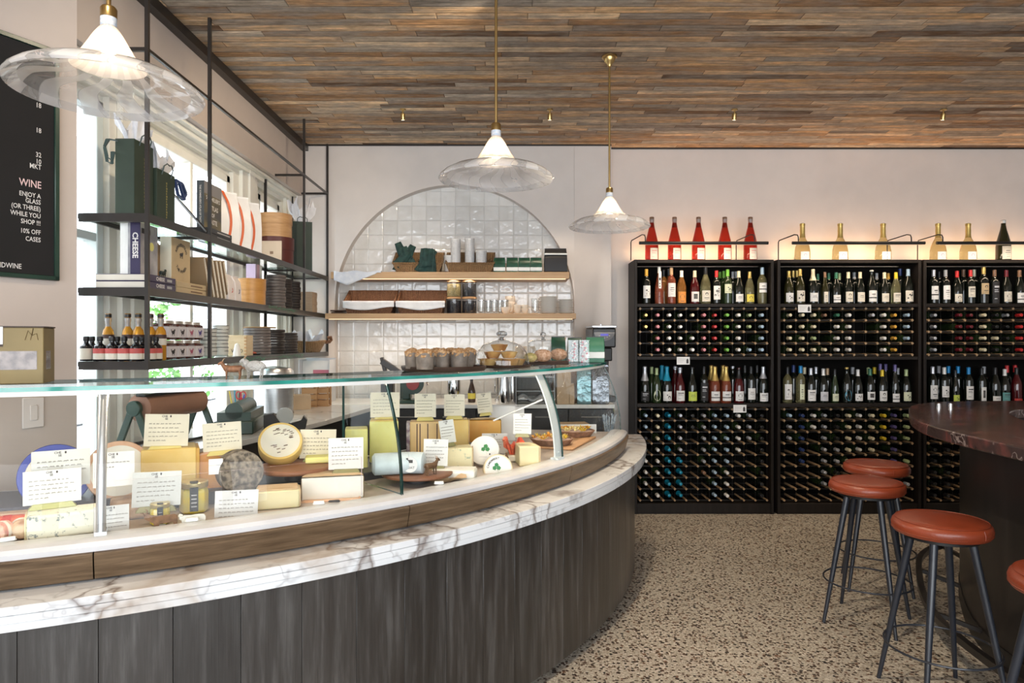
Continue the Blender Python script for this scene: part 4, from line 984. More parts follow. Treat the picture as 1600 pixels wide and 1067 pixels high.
# picture lights over the cabinets and the warm strip behind the tops
for i, (a, b, lab) in enumerate(((1.03, 2.075, 'left'), (2.27, 3.345, 'middle'), (3.44, 4.6, 'right'))):
    r = thing('picture_light', 'slim black light bar on two wire arms in front of the %s cabinet top' % lab, 'lamp', ((a+b)/2, CF, ZT), 0, None)
    L = Matrix.Translation((-(a+b)/2, -CF, -ZT)); yb = CF-.16; zb = EYE-(379.5-533.5)/F*yb
    mb = MB(); mb.M = L; mb.tube([(a, yb, zb), (b, yb, zb)], .0125, 14); mb.build('light_bar', M_black, r)
    mb = MB(); mb.M = L; mb.box(a+.02, b-.02, yb-.004, yb+.006, zb-.0145, zb-.0125); mb.build('led_strip', M_leddim, r)
    for xx in (a+.0+(.0 if i else 0), b-.16):
        mb = MB(); mb.M = L; mb.tube(spline3([(xx-.02, CF+.04, ZT), (xx-.02, CF+.04, zb+.035), (xx, CF-.05, zb+.062), (xx+.045, yb+.02, zb+.058), (xx+.055, yb, zb+.04), (xx+.055, yb, zb)]) if 0 else [(xx-.03, CF+.05, ZT), (xx-.03, CF+.05, zb+.035), (xx-.025, CF+.045, zb+.05), (xx+.03, yb+.03, zb+.072), (xx+.045, yb+.005, zb+.065), (xx+.05, yb, zb+.045), (xx+.05, yb, zb)], .0045, 8); mb.build('wire_arm', M_black, r)
    l = area('picture_light_glow', ((a+b)/2, yb, zb-.02), (rad(18), 0, 0), b-a-.1, .02, 3.4, (1.0,.78,.55))
    for f_ in (0, 1, 2):
        pass
    g = thing('back_strip_light', 'warm LED strip lying behind the bottles on the %s cabinet top' % lab, 'lamp', ((a+b)/2, CB-.085, ZT), 0, None)
    mb = MB(); mb.box(-(b-a)/2, (b-a)/2, -.012, .012, 0, .006); mb.build('strip_body', M_black, g); mb = MB(); mb.box(-(b-a)/2+.01, (b-a)/2-.01, -.005, .005, .006, .008); mb.build('led_strip', M_led, g)
    area('back_strip_glow', ((a+b)/2, CB-.085, ZT+.012), (rad(180), 0, 0), b-a-.04, .02, 3.6, (1.0,.60,.32))
# ---------------------------------------------------------------- shared small builders
def face(x, y): return atan2(-x, y)          # turn a thing's -Y side towards the room's viewing spot
def xat(px, d): return (px-800)/F*d
def zat(py, d): return EYE-(py-533.5)/F*d
M_wicker = None
def m_wicker(name, c1, c2):
    k = NT(name); P = k.n('TexCoord').outputs['Object']; X, Y, Z = k.xyz(P)
    w = k.n('TexWave', bands_direction='Z'); w.inputs['Scale'].default_value = 34; w.inputs['Distortion'].default_value = .6; k.l(P, w.inputs[0])
    w2 = k.n('TexWave', bands_direction='X'); w2.inputs['Scale'].default_value = 22; w2.inputs['Distortion'].default_value = 1.0; k.l(P, w2.inputs[0])
    f = k.math('MULTIPLY', w.outputs['Fac'], w2.outputs['Fac']); f = k.math('ADD', f, k.math('MULTIPLY', k.noise(P, 40, 3), .35))
    k.l(k.ramp(f, [(.15, c1), (.75, c2)]), k.b.inputs['Base Color']); k.b.inputs['Roughness'].default_value = .6; k.bump(f, .8, .01); return k.m
M_wicker = m_wicker('honey_wicker', (.13,.065,.025), (.42,.26,.12)); M_wickerd = m_wicker('brown_wicker', (.10,.04,.018), (.30,.145,.065))
M_paperw = mat('crumpled_white_paper', (.78,.78,.79), .6, var=.06, vs=14, bump=.3, bs=20)
M_card = mat('kraft_cardboard', (.46,.33,.21), .75, var=.08); M_steel = mat('brushed_steel', (.55,.56,.58), .28, .95, var=.05, stretch=(1,1,12), vs=10)
M_porc = mat('white_porcelain', (.74,.72,.68), .2, spec=.6); M_creamp = mat('cream_cup', (.72,.62,.50), .3)
M_dgreen = mat('hunter_green_enamel', (.018,.045,.032), .3, var=.15, spec=.6); M_plasticw = mat('translucent_white_plastic', (.78,.78,.78), .3, trans=.25)
M_clear = m_glass('clear_glassware', (.96,.97,.97), 1.6)
M_bean = mat('dark_coffee_beans', (.012,.012,.016), .5, var=.5, vs=90, bump=.6, bs=90); M_grain = mat('olive_grains', (.30,.24,.11), .7, var=.4, vs=120, bump=.6, bs=120)
M_cork = mat('acacia_lid', (.42,.24,.11), .5)
# ---------------------------------------------------------------- niche shelves
for (x0, x1, z0, z1, lab) in ((-1.50, .474, 1.956, 2.016, 'upper oak shelf across the arched tiled niche, with baskets on it'), (-1.547, .53, 1.623, 1.673, 'lower oak shelf across the arched tiled niche, with jars and plates')):
    r = thing('oak_shelf', lab, 'shelf', ((x0+x1)/2, 5.65, z0))
    L = Matrix.Translation((-(x0+x1)/2, -5.65, -z0))
    mb = MB(); mb.M = L; mb.box(x0, x1, 5.65, 5.897, z0+.004, z1); mb.box(max(x0,NX-NR+.004), min(x1,NX+NR-.004), 5.897, 5.998, z0+.004, z1); mb.build('board', M_oak, r, bevel=.002)
    mb = MB(); mb.M = L; mb.box(x0+.03, x1-.03, 5.655, 5.668, z0, z0+.004); mb.build('led_strip', M_led, r)
    area('shelf_strip_glow', ((x0+x1)/2, 5.68, z0-.004), (rad(-12), 0, 0), x1-x0-.1, .02, 4.2, (1.0,.80,.62))
zU, zL = 2.0165, 1.6735
def tray_basket(px0, px1, ytop, zb, lab, m, depth=.17, d=5.75, flare=.03, slant=0, liner=False, group=None, grp=None):
    w = (px1-px0)/F*d*.5; h = zat(ytop, d)-zb; x = xat((px0+px1)/2, d)
    r = thing('wicker_basket', lab, 'basket', (x, d+.02, zb), 0, group)
    mb = MB(); n = 8; t = .012
    def ringpts(ww, dd, z, sl): return [(-ww,-dd,z),(ww,-dd,z),(ww,dd,z+sl),(-ww,dd,z+sl)]
    hf = h*(.45 if slant else .42)
    O = [mb.v(p) for p in ringpts(w-flare, depth/2-flare*.4, 0, 0)]; T = [mb.v(p) for p in ringpts(w, depth/2, hf, h-hf)]
    I = [mb.v(p) for p in ringpts(w-t, depth/2-t, hf, h-hf)]; Bt = [mb.v(p) for p in ringpts(w-flare-t, depth/2-flare*.4-t, t, 0)]
    for A, B_ in ((O, T), (T, I), (I, Bt)):
        for i in range(4): mb.f([A[i], A[(i+1)%4], B_[(i+1)%4], B_[i]])
    mb.f(O[::-1]); mb.f(Bt); mb.build('woven_body', m, r, bevel=.004)
    mb = MB(); c = ringpts(w, depth/2, hf, h-hf); mb.tube([c[0],c[1],c[2],c[3]], .007, 8, closed=True); mb.build('rim', m, r)
    if liner:
        mb = MB(); rn = random.Random(int(px0))
        mb.grid(lambda u, v: ((u-.5)*2*(w+.004)*.98, -depth/2-.009-.006*sin(u*9)-(.004 if v < .5 else 0), hf+.010-(.060+.014*sin(u*5+px0))*v if v > .01 else hf+.012), 14, 6)
        o = mb.build('paper_liner', M_paperw, r, solid=.0015)
    return r
tray_basket(615, 693, 393, zU, 'low wicker basket on upper niche shelf with dark green bags hanging out', M_wicker)
tray_basket(697, 773, 393, zU, 'low wicker basket of white plastic cups on the upper niche shelf', M_wicker)
tray_basket(540, 619, 453, zL, 'left one of two slanted brown wicker bread baskets on lower niche shelf', M_wickerd, .22, slant=1, liner=True)
tray_basket(621, 697, 453, zL, 'right one of two slanted brown wicker bread baskets on lower niche shelf', M_wickerd, .22, slant=1, liner=True)
def crumple(name, lab, cat, loc, sx_, sy_, sz, m, seed, group=None, parent=None, n=16):
    rn = random.Random(seed); ph = [rn.uniform(0, 6.28) for _ in range(8)]
    mb = MB()
    def fn(u, v):
        a = 2*pi*u; r = (.35+.65*v); k = 1+.22*sin(3*a+ph[0])+.14*sin(7*a+ph[1]+3*v)+.08*sin(13*a+ph[2])
        return (sx_*r*k*cos(a), sy_*r*k*sin(a), sz*(v**.8)*(1+.28*sin(4*a+ph[3])+.2*sin(9*a+ph[4])))
    mb.grid(fn, n*2, 6, smooth=False, cu=True)
    o = mb.build(name, m, parent, loc=loc, outward=False)
    if parent is None: tag(o, lab, cat, group)
    return o
M_gleaf = mat('dark_green_cloth', (.012,.040,.036), .75, var=.3, vs=30)
for (px, py, d, rz, lab) in ((630, 402, 5.70, .5, 'dark green folded bag sticking up out of the upper shelf basket'), (668, 408, 5.655, -.4, 'dark green folded bag drooping over the front of the upper shelf basket')):
    mb = MB(); rn = random.Random(int(px))
    for k in range(5):
        a = rn.uniform(-.7, .7); l_ = rn.uniform(.13, .18); hw = .055
        mb.M = TM((rn.uniform(-.035,.035), k*.006, rn.uniform(-.02,.03)), rn.uniform(-.2,.2), a, 0)
        mb.grid(lambda u, v: ((u-.5)*hw*2*(1-.5*v), .008*sin(u*8+k)+.006*sin(v*7), (v-.5)*l_*1.2), 8, 6, smooth=False)
    o = mb.build('green_cloth_bag', M_gleaf, None, loc=(xat(px,d), d, zat(py,d)), outward=False, solid=.002); tag(o, lab, 'bag', None)
rn = random.Random(5)
for i, (px, ytop, hh) in enumerate(((712, 374, .20), (734, 372, .21), (752, 392, .11), (702, 400, .07))):
    d = 5.74+.03*(i % 2); r = thing('plastic_cup_stack', ['tall','tallest','short','lowest'][i]+' stack of white plastic cups in the basket on upper niche shelf', 'cups', (xat(px,d), d, zU+.014), 0)
    n = max(2, int((zat(ytop,d)-zU-.014-.07)/.012)); mb = MB(); R_ = .040 if hh > .15 else .045
    for k in range(n+1): mb.lathe([(R_*.80, k*.012),(R_,k*.012+.07),(R_+.003,k*.012+.071),(R_+.003,k*.012+.074),(R_-.002,k*.012+.074)], 20)
    mb.lathe([(0,n*.012+.066),(R_*.98,n*.012+.066)], 20); mb.build('stacked_cups', M_plasticw, r)
M_bagg = mat('green_coffee_bag', (.012,.075,.042), .35, var=.35, vs=12, bump=.15, bs=20); M_bandw = mat('white_bag_band', (.72,.75,.74), .5)
def coffee_bag(x, y, z, w, h, dp, m, band, lab, rz=0, group=None, cat='coffee bag', name='coffee_bag', bandz=(.22,.42), topm=None):
    r = thing(name, lab, cat, (x, y, z), rz, group)
    mb = MB()
    zs = [0,.03,.1,.5,.78,.90,1.0]; ws = [.92,1,1,1,.98,.96,.95]; ds = [.9,1,1,1,.8,.35,.06]
    P = [[mb.v((sx_*w/2*ws[i], sy_*dp/2*ds[i]*(.7 if abs(sx_) < .5 else 1) if 0 else sy_*dp/2*ds[i], h*zs[i])) for sx_, sy_ in ((-1,-1),(0,-1.06),(1,-1),(1,1),(0,1.06),(-1,1))] for i in range(7)]
    for i in range(6):
        for q in range(6): mb.f([P[i][q], P[i][(q+1)%6], P[i+1][(q+1)%6], P[i+1][q]])
    mb.f(P[0][::-1]); mb.f(P[-1]); mb.build('pouch', m, r, bevel=.003)
    if band:
        mb = MB(); mb.box(-w/2-.0008, w/2+.0008, -dp/2*1.07-.001, dp/2*.98, h*bandz[0], h*bandz[1]); mb.build('band', band, r, bevel=.002)
    mb = MB(); mb.box(-w*.475, w*.475, -.004, .004, h*.955, h*1.02); mb.build('folded_top', topm or m, r)
    return r
for i, px in enumerate((780.5, 800.5, 819, 837.5)):
    coffee_bag(xat(px, 5.73), 5.73, zU, .097, .125, .07, M_bagg, M_bandw, '%s of the four squat green coffee bags with white bands on niche shelf' % ['leftmost','second','third','rightmost'][i], 0, 'green coffee bags on the upper niche shelf', bandz=(.10,.34), topm=mat('black_bag_top', (.015,.02,.018), .4))
coffee_bag(xat(868, 5.73), 5.73, zU, .19, .20, .10, mat('matt_black_bag', (.012,.012,.014), .5), M_bandw, 'large black coffee bag with thin white label at right end of niche shelf', 0, None, bandz=(.72,.79))
# printed paper hanging over the left end of the upper shelf
M_print = mat('printed_tissue', (.72,.75,.80), .6, col2=(.60,.65,.74), vs=22)
mb = MB(); mb.grid(lambda u, v: (xat(522+74*u, 5.66), 5.66 - .012*(1 if v < .5 else 1) + (.12*(v-.5)*2 if v > .5 else 0) - .002*sin(u*9), (zU+.004+.006*sin(u*12+v*5) if v >= .5 else zU+.004-(.5-v)*2*(.115*(1-abs(u-.28)*1.35) if u < .9 else .01))), 24, 10, smooth=False)
o = mb.build('printed_tissue_sheet', M_print, outward=False, solid=.001); tag(o, 'printed white tissue sheet hanging over the left end of the upper shelf', 'paper')
mb = MB(); mb.box(xat(519,5.72), xat(539,5.72), 5.68, 5.78, zL, zL+.012); mb.box(xat(518,5.72), xat(541,5.72), 5.67, 5.79, zL+.018, zL+.028); mb.box(xat(524,5.72), xat(534,5.72), 5.70, 5.76, zL+.012, zL+.018)
o = mb.build('dark_wood_trivet', mat('dark_walnut', (.05,.025,.015), .5), bevel=.003); tag(o, 'flat dark wooden trivet at the left end of the lower niche shelf', 'trivet')
# storage jars, two by two
def jar(x, y, z, R_, h, fill, lab, group, lid=M_cork, fillm=None):
    r = thing('storage_jar', lab, 'jar', (x, y, z), 0, group)
    mb = MB(); mb.lathe([(0,.001),(R_-.003,.001),(R_,.005),(R_,h-.018),(R_-.004,h-.014)], 28); mb.build('glass_body', M_clear, r)
    mb = MB(); mb.lathe([(0,.004),(R_-.004,.004),(R_-.004,h*fill),(0,h*fill)], 24); mb.build('contents', fillm, r)
    mb = MB(); mb.lathe([(0,h-.016),(R_+.001,h-.016),(R_+.001,h-.002),(R_-.002,h),(0,h)], 28); mb.build('wood_lid', lid, r)
    return r
for i, (px, lv, fm, lab) in enumerate(((709.5,0,M_bean,'lower left'),(733.5,0,M_bean,'lower right'),(709.5,1,M_grain,'upper left, grain-filled'),(733.5,1,M_bean,'upper right'))):
    jar(xat(px,5.75), 5.75, zL+.1405*lv, .062, .14, .78, '%s wood-lidded glass jar of the block of four on lower niche shelf' % lab, 'stacked storage jars on the niche shelf', fillm=fm)
for i, (px, d) in enumerate(((752,5.72),(763,5.80),(772,5.72),(781,5.80),(789,5.73))):
    r = thing('glass_mug', '%s of the clear glass mugs beside the storage jars' % ['leftmost','second','third','fourth','rightmost'][i], 'glass mug', (xat(px,d), d, zL), 0, 'glass mugs on the niche shelf')
    mb = MB(); h = .11; mb.lathe([(0,.004),(.024,.004),(.029,.02),(.029,.075),(.031,h),(.0295,h),(.027,.075),(.027,.02),(0,.009)], 20); mb.build('glass', M_clear, r)
    mb = MB(); mb.tube([(.029,0,.09),(.046,0,.085),(.050,0,.055),(.029,0,.03)], .003, 6); mb.build('handle', M_clear, r)
    mb = MB(); mb.lathe([(.0312,h-.004),(.0318,h+.002),(.029,h+.002)], 20); mb.build('rim', M_chrome, r)
for i, (px, d, n, sc, lab) in enumerate(((790, 5.70, 1, 1.1, 'lone cream cup lying at the front of the cup pile'), (797, 5.80, 3, 1.25, 'stack of cream cups with rounded sides behind the pile'), (808, 5.70, 2, .85, 'little stack of two cream espresso cups, left'), (820, 5.70, 2, .85, 'little stack of two cream espresso cups, right, by glass jug'))):
    for q in range(n):
        r = thing('cream_cup', ('%s, %s' % (lab, ['bottom one','next up','topmost'][q])) if n > 1 else lab, 'cup', (xat(px,d), d, zL+.036*sc*q), .4*q, 'cream cups on the niche shelf'); r.scale = (sc,)*3
        mb = MB(); mb.lathe([(0,0),(.018,0),(.028,.012),(.034,.038),(.035,.048),(.033,.048),(.030,.035),(.016,.006),(0,.005)], 20); mb.build('bowl', M_creamp, r)
        mb = MB(); mb.tube([(.033,0,.042),(.048,0,.036),(.047,0,.018),(.028,0,.014)], .0035, 6); mb.build('handle', M_creamp, r)
r = thing('glass_jug', 'clear faceted glass jug standing between cream cups and plates', 'jug', (xat(836,5.72), 5.72, zL)); mb = MB(); mb.lathe([(0,.003),(.03,.003),(.034,.03),(.030,.09),(.036,.13),(.034,.13),(.027,.09),(.031,.03),(0,.008)], 12, smooth=False); mb.build('glass', M_clear, r)
mb = MB(); mb.tube([(.034,0,.12),(.055,0,.11),(.055,0,.05),(.034,0,.03)], .004, 6); mb.build('handle', M_clear, r)
for (px, n, R_, d, nm) in ((857, 12, .080, 5.74, 'larger left'), (884, 10, .066, 5.74, 'smaller right')):
    for k in range(n):
        o = thing('plate', '%s plate stack on lower niche shelf, plate %s' % (nm, (['at the bottom']+['number %d from the bottom' % (q+1) for q in range(1, n-1)]+['on top'])[k]), 'plate', (xat(px,d), d, zL+.0118*k), 0, 'plates stacked on the lower niche shelf (%s stack)' % nm)
        if k == 0:
            mb = MB(); mb.lathe([(0,0),(R_*.55,0),(R_*.62,.003),(R_*.97,.010),(R_,.013),(R_*.97,.013),(R_*.60,.006),(0,.005)], 32); p_ = mb.build('dish', M_porc, o); pm = p_.data
        else:
            p_ = bpy.data.objects.new('dish', pm); COL.objects.link(p_); p_.parent = o
# ---------------------------------------------------------------- rear worktops
CZ = .95
M_worktop = m_marble('grey_white_worktop', (.66,.66,.66), [((.32,.31,.31),.02,.9,.7),((.45,.42,.40),.05,.6,.5)], 1.2, .16)
wt = thing('window_worktop', 'grey-veined marble worktop running under the windows', 'worktop', (-1.5, 4.2, 0))
L = Matrix.Translation((1.5,-4.2,0)); P_ = [(-1.80,2.86),(-1.52,2.86),(-1.36,3.30),(-1.16,4.22),(-1.02,5.28),(-1.80,5.28)]
mb = MB(); mb.M = L; mb.prism(P_, CZ-.03, CZ); mb.build('marble_slab', M_worktop, wt, bevel=.002)
mb = MB(); mb.M = L; mb.prism([(-1.79,2.9),(-1.56,2.9),(-1.42,3.3),(-1.22,4.22),(-1.08,5.28),(-1.79,5.28)], 0, CZ-.03); mb.build('base_cabinet', M_black, wt)
bw = thing('back_worktop', 'white worktop over dark cabinets along the tiled niche', 'worktop', (-.5, 5.6, 0))
L = Matrix.Translation((.5,-5.6,0))
mb = MB(); mb.M = L; mb.box(-1.80, .80, 5.30, 5.895, CZ-.03, CZ); mb.build('slab', mat('white_quartz', (.70,.69,.67), .3), bw, bevel=.002)
for i in range(5):
    x0 = -1.0+.36*i; mb = MB(); mb.M = L; mb.box(x0+.003, x0+.355, 5.33, 5.35, .12, CZ-.04); d_ = mb.build('cabinet_door', mat('charcoal_cabinet', (.02,.019,.019), .4), bw, bevel=.002)
    mb = MB(); mb.M = L; mb.tube([(x0+.10,5.325,CZ-.10),(x0+.26,5.325,CZ-.10)], .005, 8); mb.build('handle', M_steel, d_)
mb = MB(); mb.M = L; mb.box(-1.80, .80, 5.35, 5.89, 0, CZ-.03); mb.build('carcass', M_black, bw)
# paper-roll cutter
r = thing('paper_cutter', 'dark green countertop paper cutter with a wide brown paper roll', 'paper cutter', (-1.70, 3.33, CZ))
A_ = Vector((-1.715,3.10,1.135)); B_ = Vector((-1.628,3.56,1.135)); o_ = Vector((-1.70,3.33,CZ)); ax = (B_-A_).normalized(); sd = Vector((ax.y,-ax.x,0))
mb = MB(); mb.tube([A_-o_+ax*.03, B_-o_-ax*.02], .062, 28); mb.build('paper_roll', mat('brown_wrapping_paper', (.30,.155,.10), .6), r)
mb = MB()
for Q in (A_, B_):
    q = Q-o_
    for s_ in (-1, 1): mb.bar(q+sd*.01*s_, Vector((q.x,q.y,.005))+sd*.085*s_, .014, .034)
    mb.tube([q-ax*.012, q+ax*.012], .036, 20)
mb.build('side_frame', M_dgreen, r, bevel=.003)
mb = MB()
for s_ in (-1, 1): mb.bar(Vector((A_.x-o_.x,A_.y-o_.y,.008))+sd*.085*s_, Vector((B_.x-o_.x,B_.y-o_.y,.008))+sd*.085*s_, .02, .014)
mb.bar(A_-o_+Vector((0,0,.060))+sd*.03, B_-o_+Vector((0,0,.060))+sd*.03, .05, .014); mb.build('cutter_bar', mat('black_glossy_bar', (.012,.014,.013), .2, spec=.7), r, bevel=.003)
# label dispenser / tape units beyond
r = thing('wrap_dispenser', 'long dark green wrap dispenser behind the paper cutter', 'dispenser', (-1.50, 3.78, CZ), .18)
mb = MB(); mb.prism([(-.10,-.20),(.10,-.20),(.10,.22),(-.10,.22)], 0, .07); mb.build('base', M_dgreen, r, bevel=.006)
mb = MB(); mb.M = Matrix.Translation((0,.01,.07)); mb.box(-.085,.085,-.19,.20,0,.045); mb.tube([(0,-.19,.05),(0,.20,.05)], .045, 24); mb.build('roll_cover', M_dgreen, r)
r = thing('tape_dispenser', 'black desk tape dispenser with a clear roll on the window worktop', 'tape dispenser', (-1.27, 3.82, CZ), .25)
mb = MB(); pts = [(-.11,0),(.11,0),(.12,.05),(.10,.075),(.085,.045),(.03,.030),(-.02,.035),(-.06,.09),(-.11,.085)]
A = [mb.v((p[0],-.035,p[1])) for p in pts]; B__ = [mb.v((p[0],.035,p[1])) for p in pts]
for i in range(len(pts)): mb.f([A[i],A[(i+1)%len(pts)],B__[(i+1)%len(pts)],B__[i]])
mb.f(A); mb.f(B__[::-1]); mb.build('body', M_black, r, bevel=.003)
mb = MB(); mb.tube([(0,-.015,.075),(0,.015,.075)], .045, 24); mb.build('tape_roll', mat('clear_tape', (.62,.64,.62), .2, trans=.3), r)
r = thing('pen_cup', 'cup of pens and red-handled scissors on the wrap dispenser side', 'pen cup', (-1.66, 4.12, CZ))
mb = MB(); mb.lathe([(0,0),(.035,0),(.040,.10),(.037,.10),(.033,.005)], 20); mb.build('cup', M_steel, r)
for i, c in enumerate(((.02,.05,.45),(.02,.02,.02),(.65,.5,.04),(.03,.30,.45))):
    mb = MB(); a = i*1.6; mb.tube([(.01*cos(a),.01*sin(a),.02),(.045*cos(a),.045*sin(a),.17+.01*i)], .004, 8); mb.build('pen', mat('pen_%d' % i, c, .4), r)
mb = MB()
for s_ in (-1, 1): mb.tube([(.02+s_*.014+.016*cos(2*pi*i/16), .01, .165+.022*sin(2*pi*i/16)) for i in range(16)], .0035, 6, closed=True)
mb.box(.014,.026,.006,.014,.05,.15); mb.build('scissors', mat('red_scissor_handle', (.50,.02,.03), .35), r)
# steel bin, carton, crates
dB = 4.62; r = thing('steel_bin', 'brushed stainless steel round bin standing on the window worktop', 'bin', (xat(427,dB), dB, CZ)); R_ = 30/F*dB
mb = MB(); mb.lathe([(0,0),(R_-.006,0),(R_,.006),(R_,.27),(R_-.006,.275)], 40); mb.build('drum', M_steel, r); mb = MB(); mb.lathe([(R_+.001,.262),(R_+.002,.285),(R_*.9,.31),(0,.325)], 40); mb.build('lid', M_steel, r); mb = MB(); mb.lathe([(R_*.98,0),(R_+.003,0),(R_+.003,.014),(R_*.98,.016)], 40); mb.build('base_ring', M_black, r)
dB = 4.95; r = thing('cardboard_box', 'plain kraft cardboard box beside the steel bin', 'box', (xat(468,dB), dB, CZ), .35); mb = MB(); mb.cbox(0,0,0,.15,.13,.105); mb.build('carton', M_card, r, bevel=.002); mb = MB(); mb.box(-.075,.075,-.005,.005,.1052,.1058); mb.build('tape', mat('tan_tape', (.36,.24,.13), .4), r)
for i, (px, dB, rz) in enumerate(((485, 5.15, .1), (504, 5.20, .0))):
    r = thing('wooden_crate', '%s small slatted wooden crate at the far end of the window worktop' % ['left','right'][i], 'crate', (xat(px,dB), dB, CZ), rz)
    for k in range(4): mb = MB(); mb.box(-.055,.055,-.05,-.044,.01+.045*k,.045+.045*k); mb.box(-.055,.055,.044,.05,.01+.045*k,.045+.045*k); mb.build('slat', M_cork, r)
    mb = MB()
    for sx_ in (-1,1):
        for sy_ in (-1,1): mb.cbox(sx_*.05, sy_*.037, 0, .012, .012, .19)
    mb.box(-.055,.055,-.044,.044,.0,.008); mb.build('corner_posts', M_cork, r)
r = thing('document_tray', 'white paper tray with a pink striped form in the back corner', 'tray', (xat(496,5.6), 5.6, CZ)); mb = MB(); w = .125
zz_ = zat(592,5.6)-CZ
mb.box(-w,w,-.10,.10,0,.02); mb.box(-w,-w+.006,-.10,.10,.02,zz_+.16); mb.box(w-.006,w,-.10,.10,.02,zz_+.16); mb.box(-w,w,.094,.10,.02,zz_+.17); mb.build('tray_body', mat('frosted_plastic', (.66,.68,.72), .3), r)
mb = MB(); mb.box(-w+.01,w-.01,-.02,-.018,.06,zz_+.15); f_ = mb.build('sheet', M_white, r); mb = MB(); mb.box(-.03,w-.015,-.0215,-.0205,zz_+.045,zz_+.075); mb.build('pink_stripe', mat('pink_print', (.55,.18,.25), .6), f_)
# things on the back worktop
r = thing('meat_slicer', 'dark green hand-cranked slicer standing on the back worktop', 'slicer', (xat(648,5.45), 5.45, CZ))
mb = MB(); mb.cbox(0,0,0,.26,.18,.03); mb.cbox(-.06,0,.03,.06,.12,.14); mb.tube([(-.12,0,.19),(.13,0,.19)], .022, 12); mb.build('body', M_dgreen, r, bevel=.008)
mb = MB(); mb.tube([(.0,-.10,.16),(.0,-.085,.16)], .085, 32); mb.build('blade', M_dgreen, r); mb = MB(); mb.tube([(.0,-.115,.16),(.0,-.10,.16)], .05, 24); mb.build('hub_cap', mat('dark_red_hub', (.28,.03,.03), .3), r)
mb = MB(); mb.tube([(.0,-.10,.19),(.10,-.11,.21),(.12,-.13,.15)], .008, 8); mb.build('crank', M_chrome, r)
r = thing('meat_slicer', 'upper arm of black label gun leaning behind the case, left of muffins', 'label gun', (xat(606,5.6), 5.6, CZ)); 
mb = MB(); mb.cbox(0,0,0,.10,.10,.20); mb.build('stand', M_black, r, bevel=.004); mb = MB(); mb.bar((-.05,0,.33),(.13,0,.21),.05,.05); mb.bar((-.05,0,.36),(-.02,0,.24),.03,.04); mb.build('gun_body', M_blacks, r, bevel=.004)
r.name = 'label_gun'; r['label'] = 'black label gun with a stubby grip standing up behind the case'; mb = MB(); mb.cbox(.13,0,.0,.05,.05,.19); mb.build('holder', M_dgreen, r)
r = thing('steel_canister', 'tall polished steel canister on the back worktop under the jars', 'canister', (xat(709,5.55), 5.55, CZ)); mb = MB(); mb.lathe([(0,0),(.052,0),(.054,.004),(.054,.235),(.048,.245),(0,.245)], 32); mb.build('body', M_chrome, r)
mb = MB(); mb.lathe([(.02,.245),(.022,.262),(0,.266)], 16); mb.build('knob', M_black, r)
r = thing('drinks_bottle', 'small dark cola-coloured bottle with black cap on back worktop', 'bottle', (xat(737,5.5), 5.5, CZ)); mb = MB(); mb.lathe([(0,0),(.028,0),(.031,.01),(.030,.09),(.020,.13),(.011,.16),(.011,.178)], 20); mb.build('glass', mat('cola_glass', (.05,.028,.02), .1), r); mb = MB(); mb.lathe([(.012,.176),(.013,.195),(0,.196)], 14); mb.build('cap', M_black, r); mb = MB(); mb.lathe([(.0312,.03),(.0314,.075)], 20); mb.build('paper_label', M_paper('yellow'), r)
r = thing('tap', 'slim chrome tap standing at the sink of the back worktop', 'tap', (xat(777,5.6), 5.6, CZ)); mb = MB(); mb.cyl(0,0,0,.02,.022); mb.tube([(0,0,.02),(0,0,.24),(0,-.03,.27),(0,-.09,.27),(0,-.12,.24)], .009, 10); mb.build('spout', M_chrome, r); mb = MB(); mb.bar((.01,0,.05),(.06,0,.07),.01); mb.build('lever', M_chrome, r)
for i, (px, lab) in enumerate(((788, 'left polished steel milk jug behind the white board in the case'), (801, 'right polished steel milk jug, half hidden by the left one'))):
    r = thing('milk_jug', lab, 'jug', (xat(px,5.37+.10*i), 5.37+.10*i, CZ)); mb = MB(); mb.lathe([(0,0),(.040,0),(.044,.02),(.040,.12),(.032,.20),(.034,.235),(.031,.235)], 28); mb.build('body', M_chrome, r); mb = MB(); mb.tube([(-.034,0,.21),(-.07,0,.20),(-.075,0,.10),(-.042,0,.05)], .005, 8); mb.build('handle', M_chrome, r)
# coffee machine with boxes on it
r = thing('condiment_shelf', 'clear two-tier shelf of boxes and folded napkins behind the case', 'shelf', (xat(836,5.38), 5.38, CZ))
mb = MB(); w = .15
for z in (.10, .21): mb.box(-w,w,-.065,.065,z,z+.006)
for s_ in (-1,1): mb.box(s_*w-.003, s_*w+.003, -.065, .065, 0, .25)
mb.build('frame', mat('grey_acrylic', (.30,.31,.33), .2), r)
mb = MB(); mb.box(-w+.02,.03,-.06,.06,.2165,.29); b_ = mb.build('printed_box', M_paper('cream'), r, bevel=.002)
mb = MB()
for k in range(8): mb.box(-w+.03+.018*k, -w+.042+.018*k, -.0615, -.06, .235, .258+.004*(k % 2))
mb.build('red_print', mat('wine_red_print', (.28,.03,.07), .6), b_)
mb = MB(); mb.grid(lambda u, v: ((u-.5)*.27, (v-.5)*.12, .045+.018*sin(u*11)+.012*sin(v*7+u*4)), 20, 8); mb.grid(lambda u, v: ((u-.5)*.27, (v-.5)*.12, .012+.004*sin(u*9)), 20, 8); mb.build('folded_cloth', M_paperw, r)
for i, (px, d, w, h, rz, lab) in enumerate(((880,5.36,.11,.33,.1,'tall brown paper parcel'),(901,5.44,.12,.30,-.1,'second brown paper parcel behind the end glass'),(893,5.35,.04,.16,.0,'low narrow brown paper bag'))):
    coffee_bag(xat(px,d), d, CZ, w, h, .08, M_card if i % 2 == 0 else mat('dark_kraft', (.22,.125,.07), .6, var=.2, bump=.4, bs=14), None, lab+' on the back worktop', rz, None, 'paper bag', 'paper_bag')
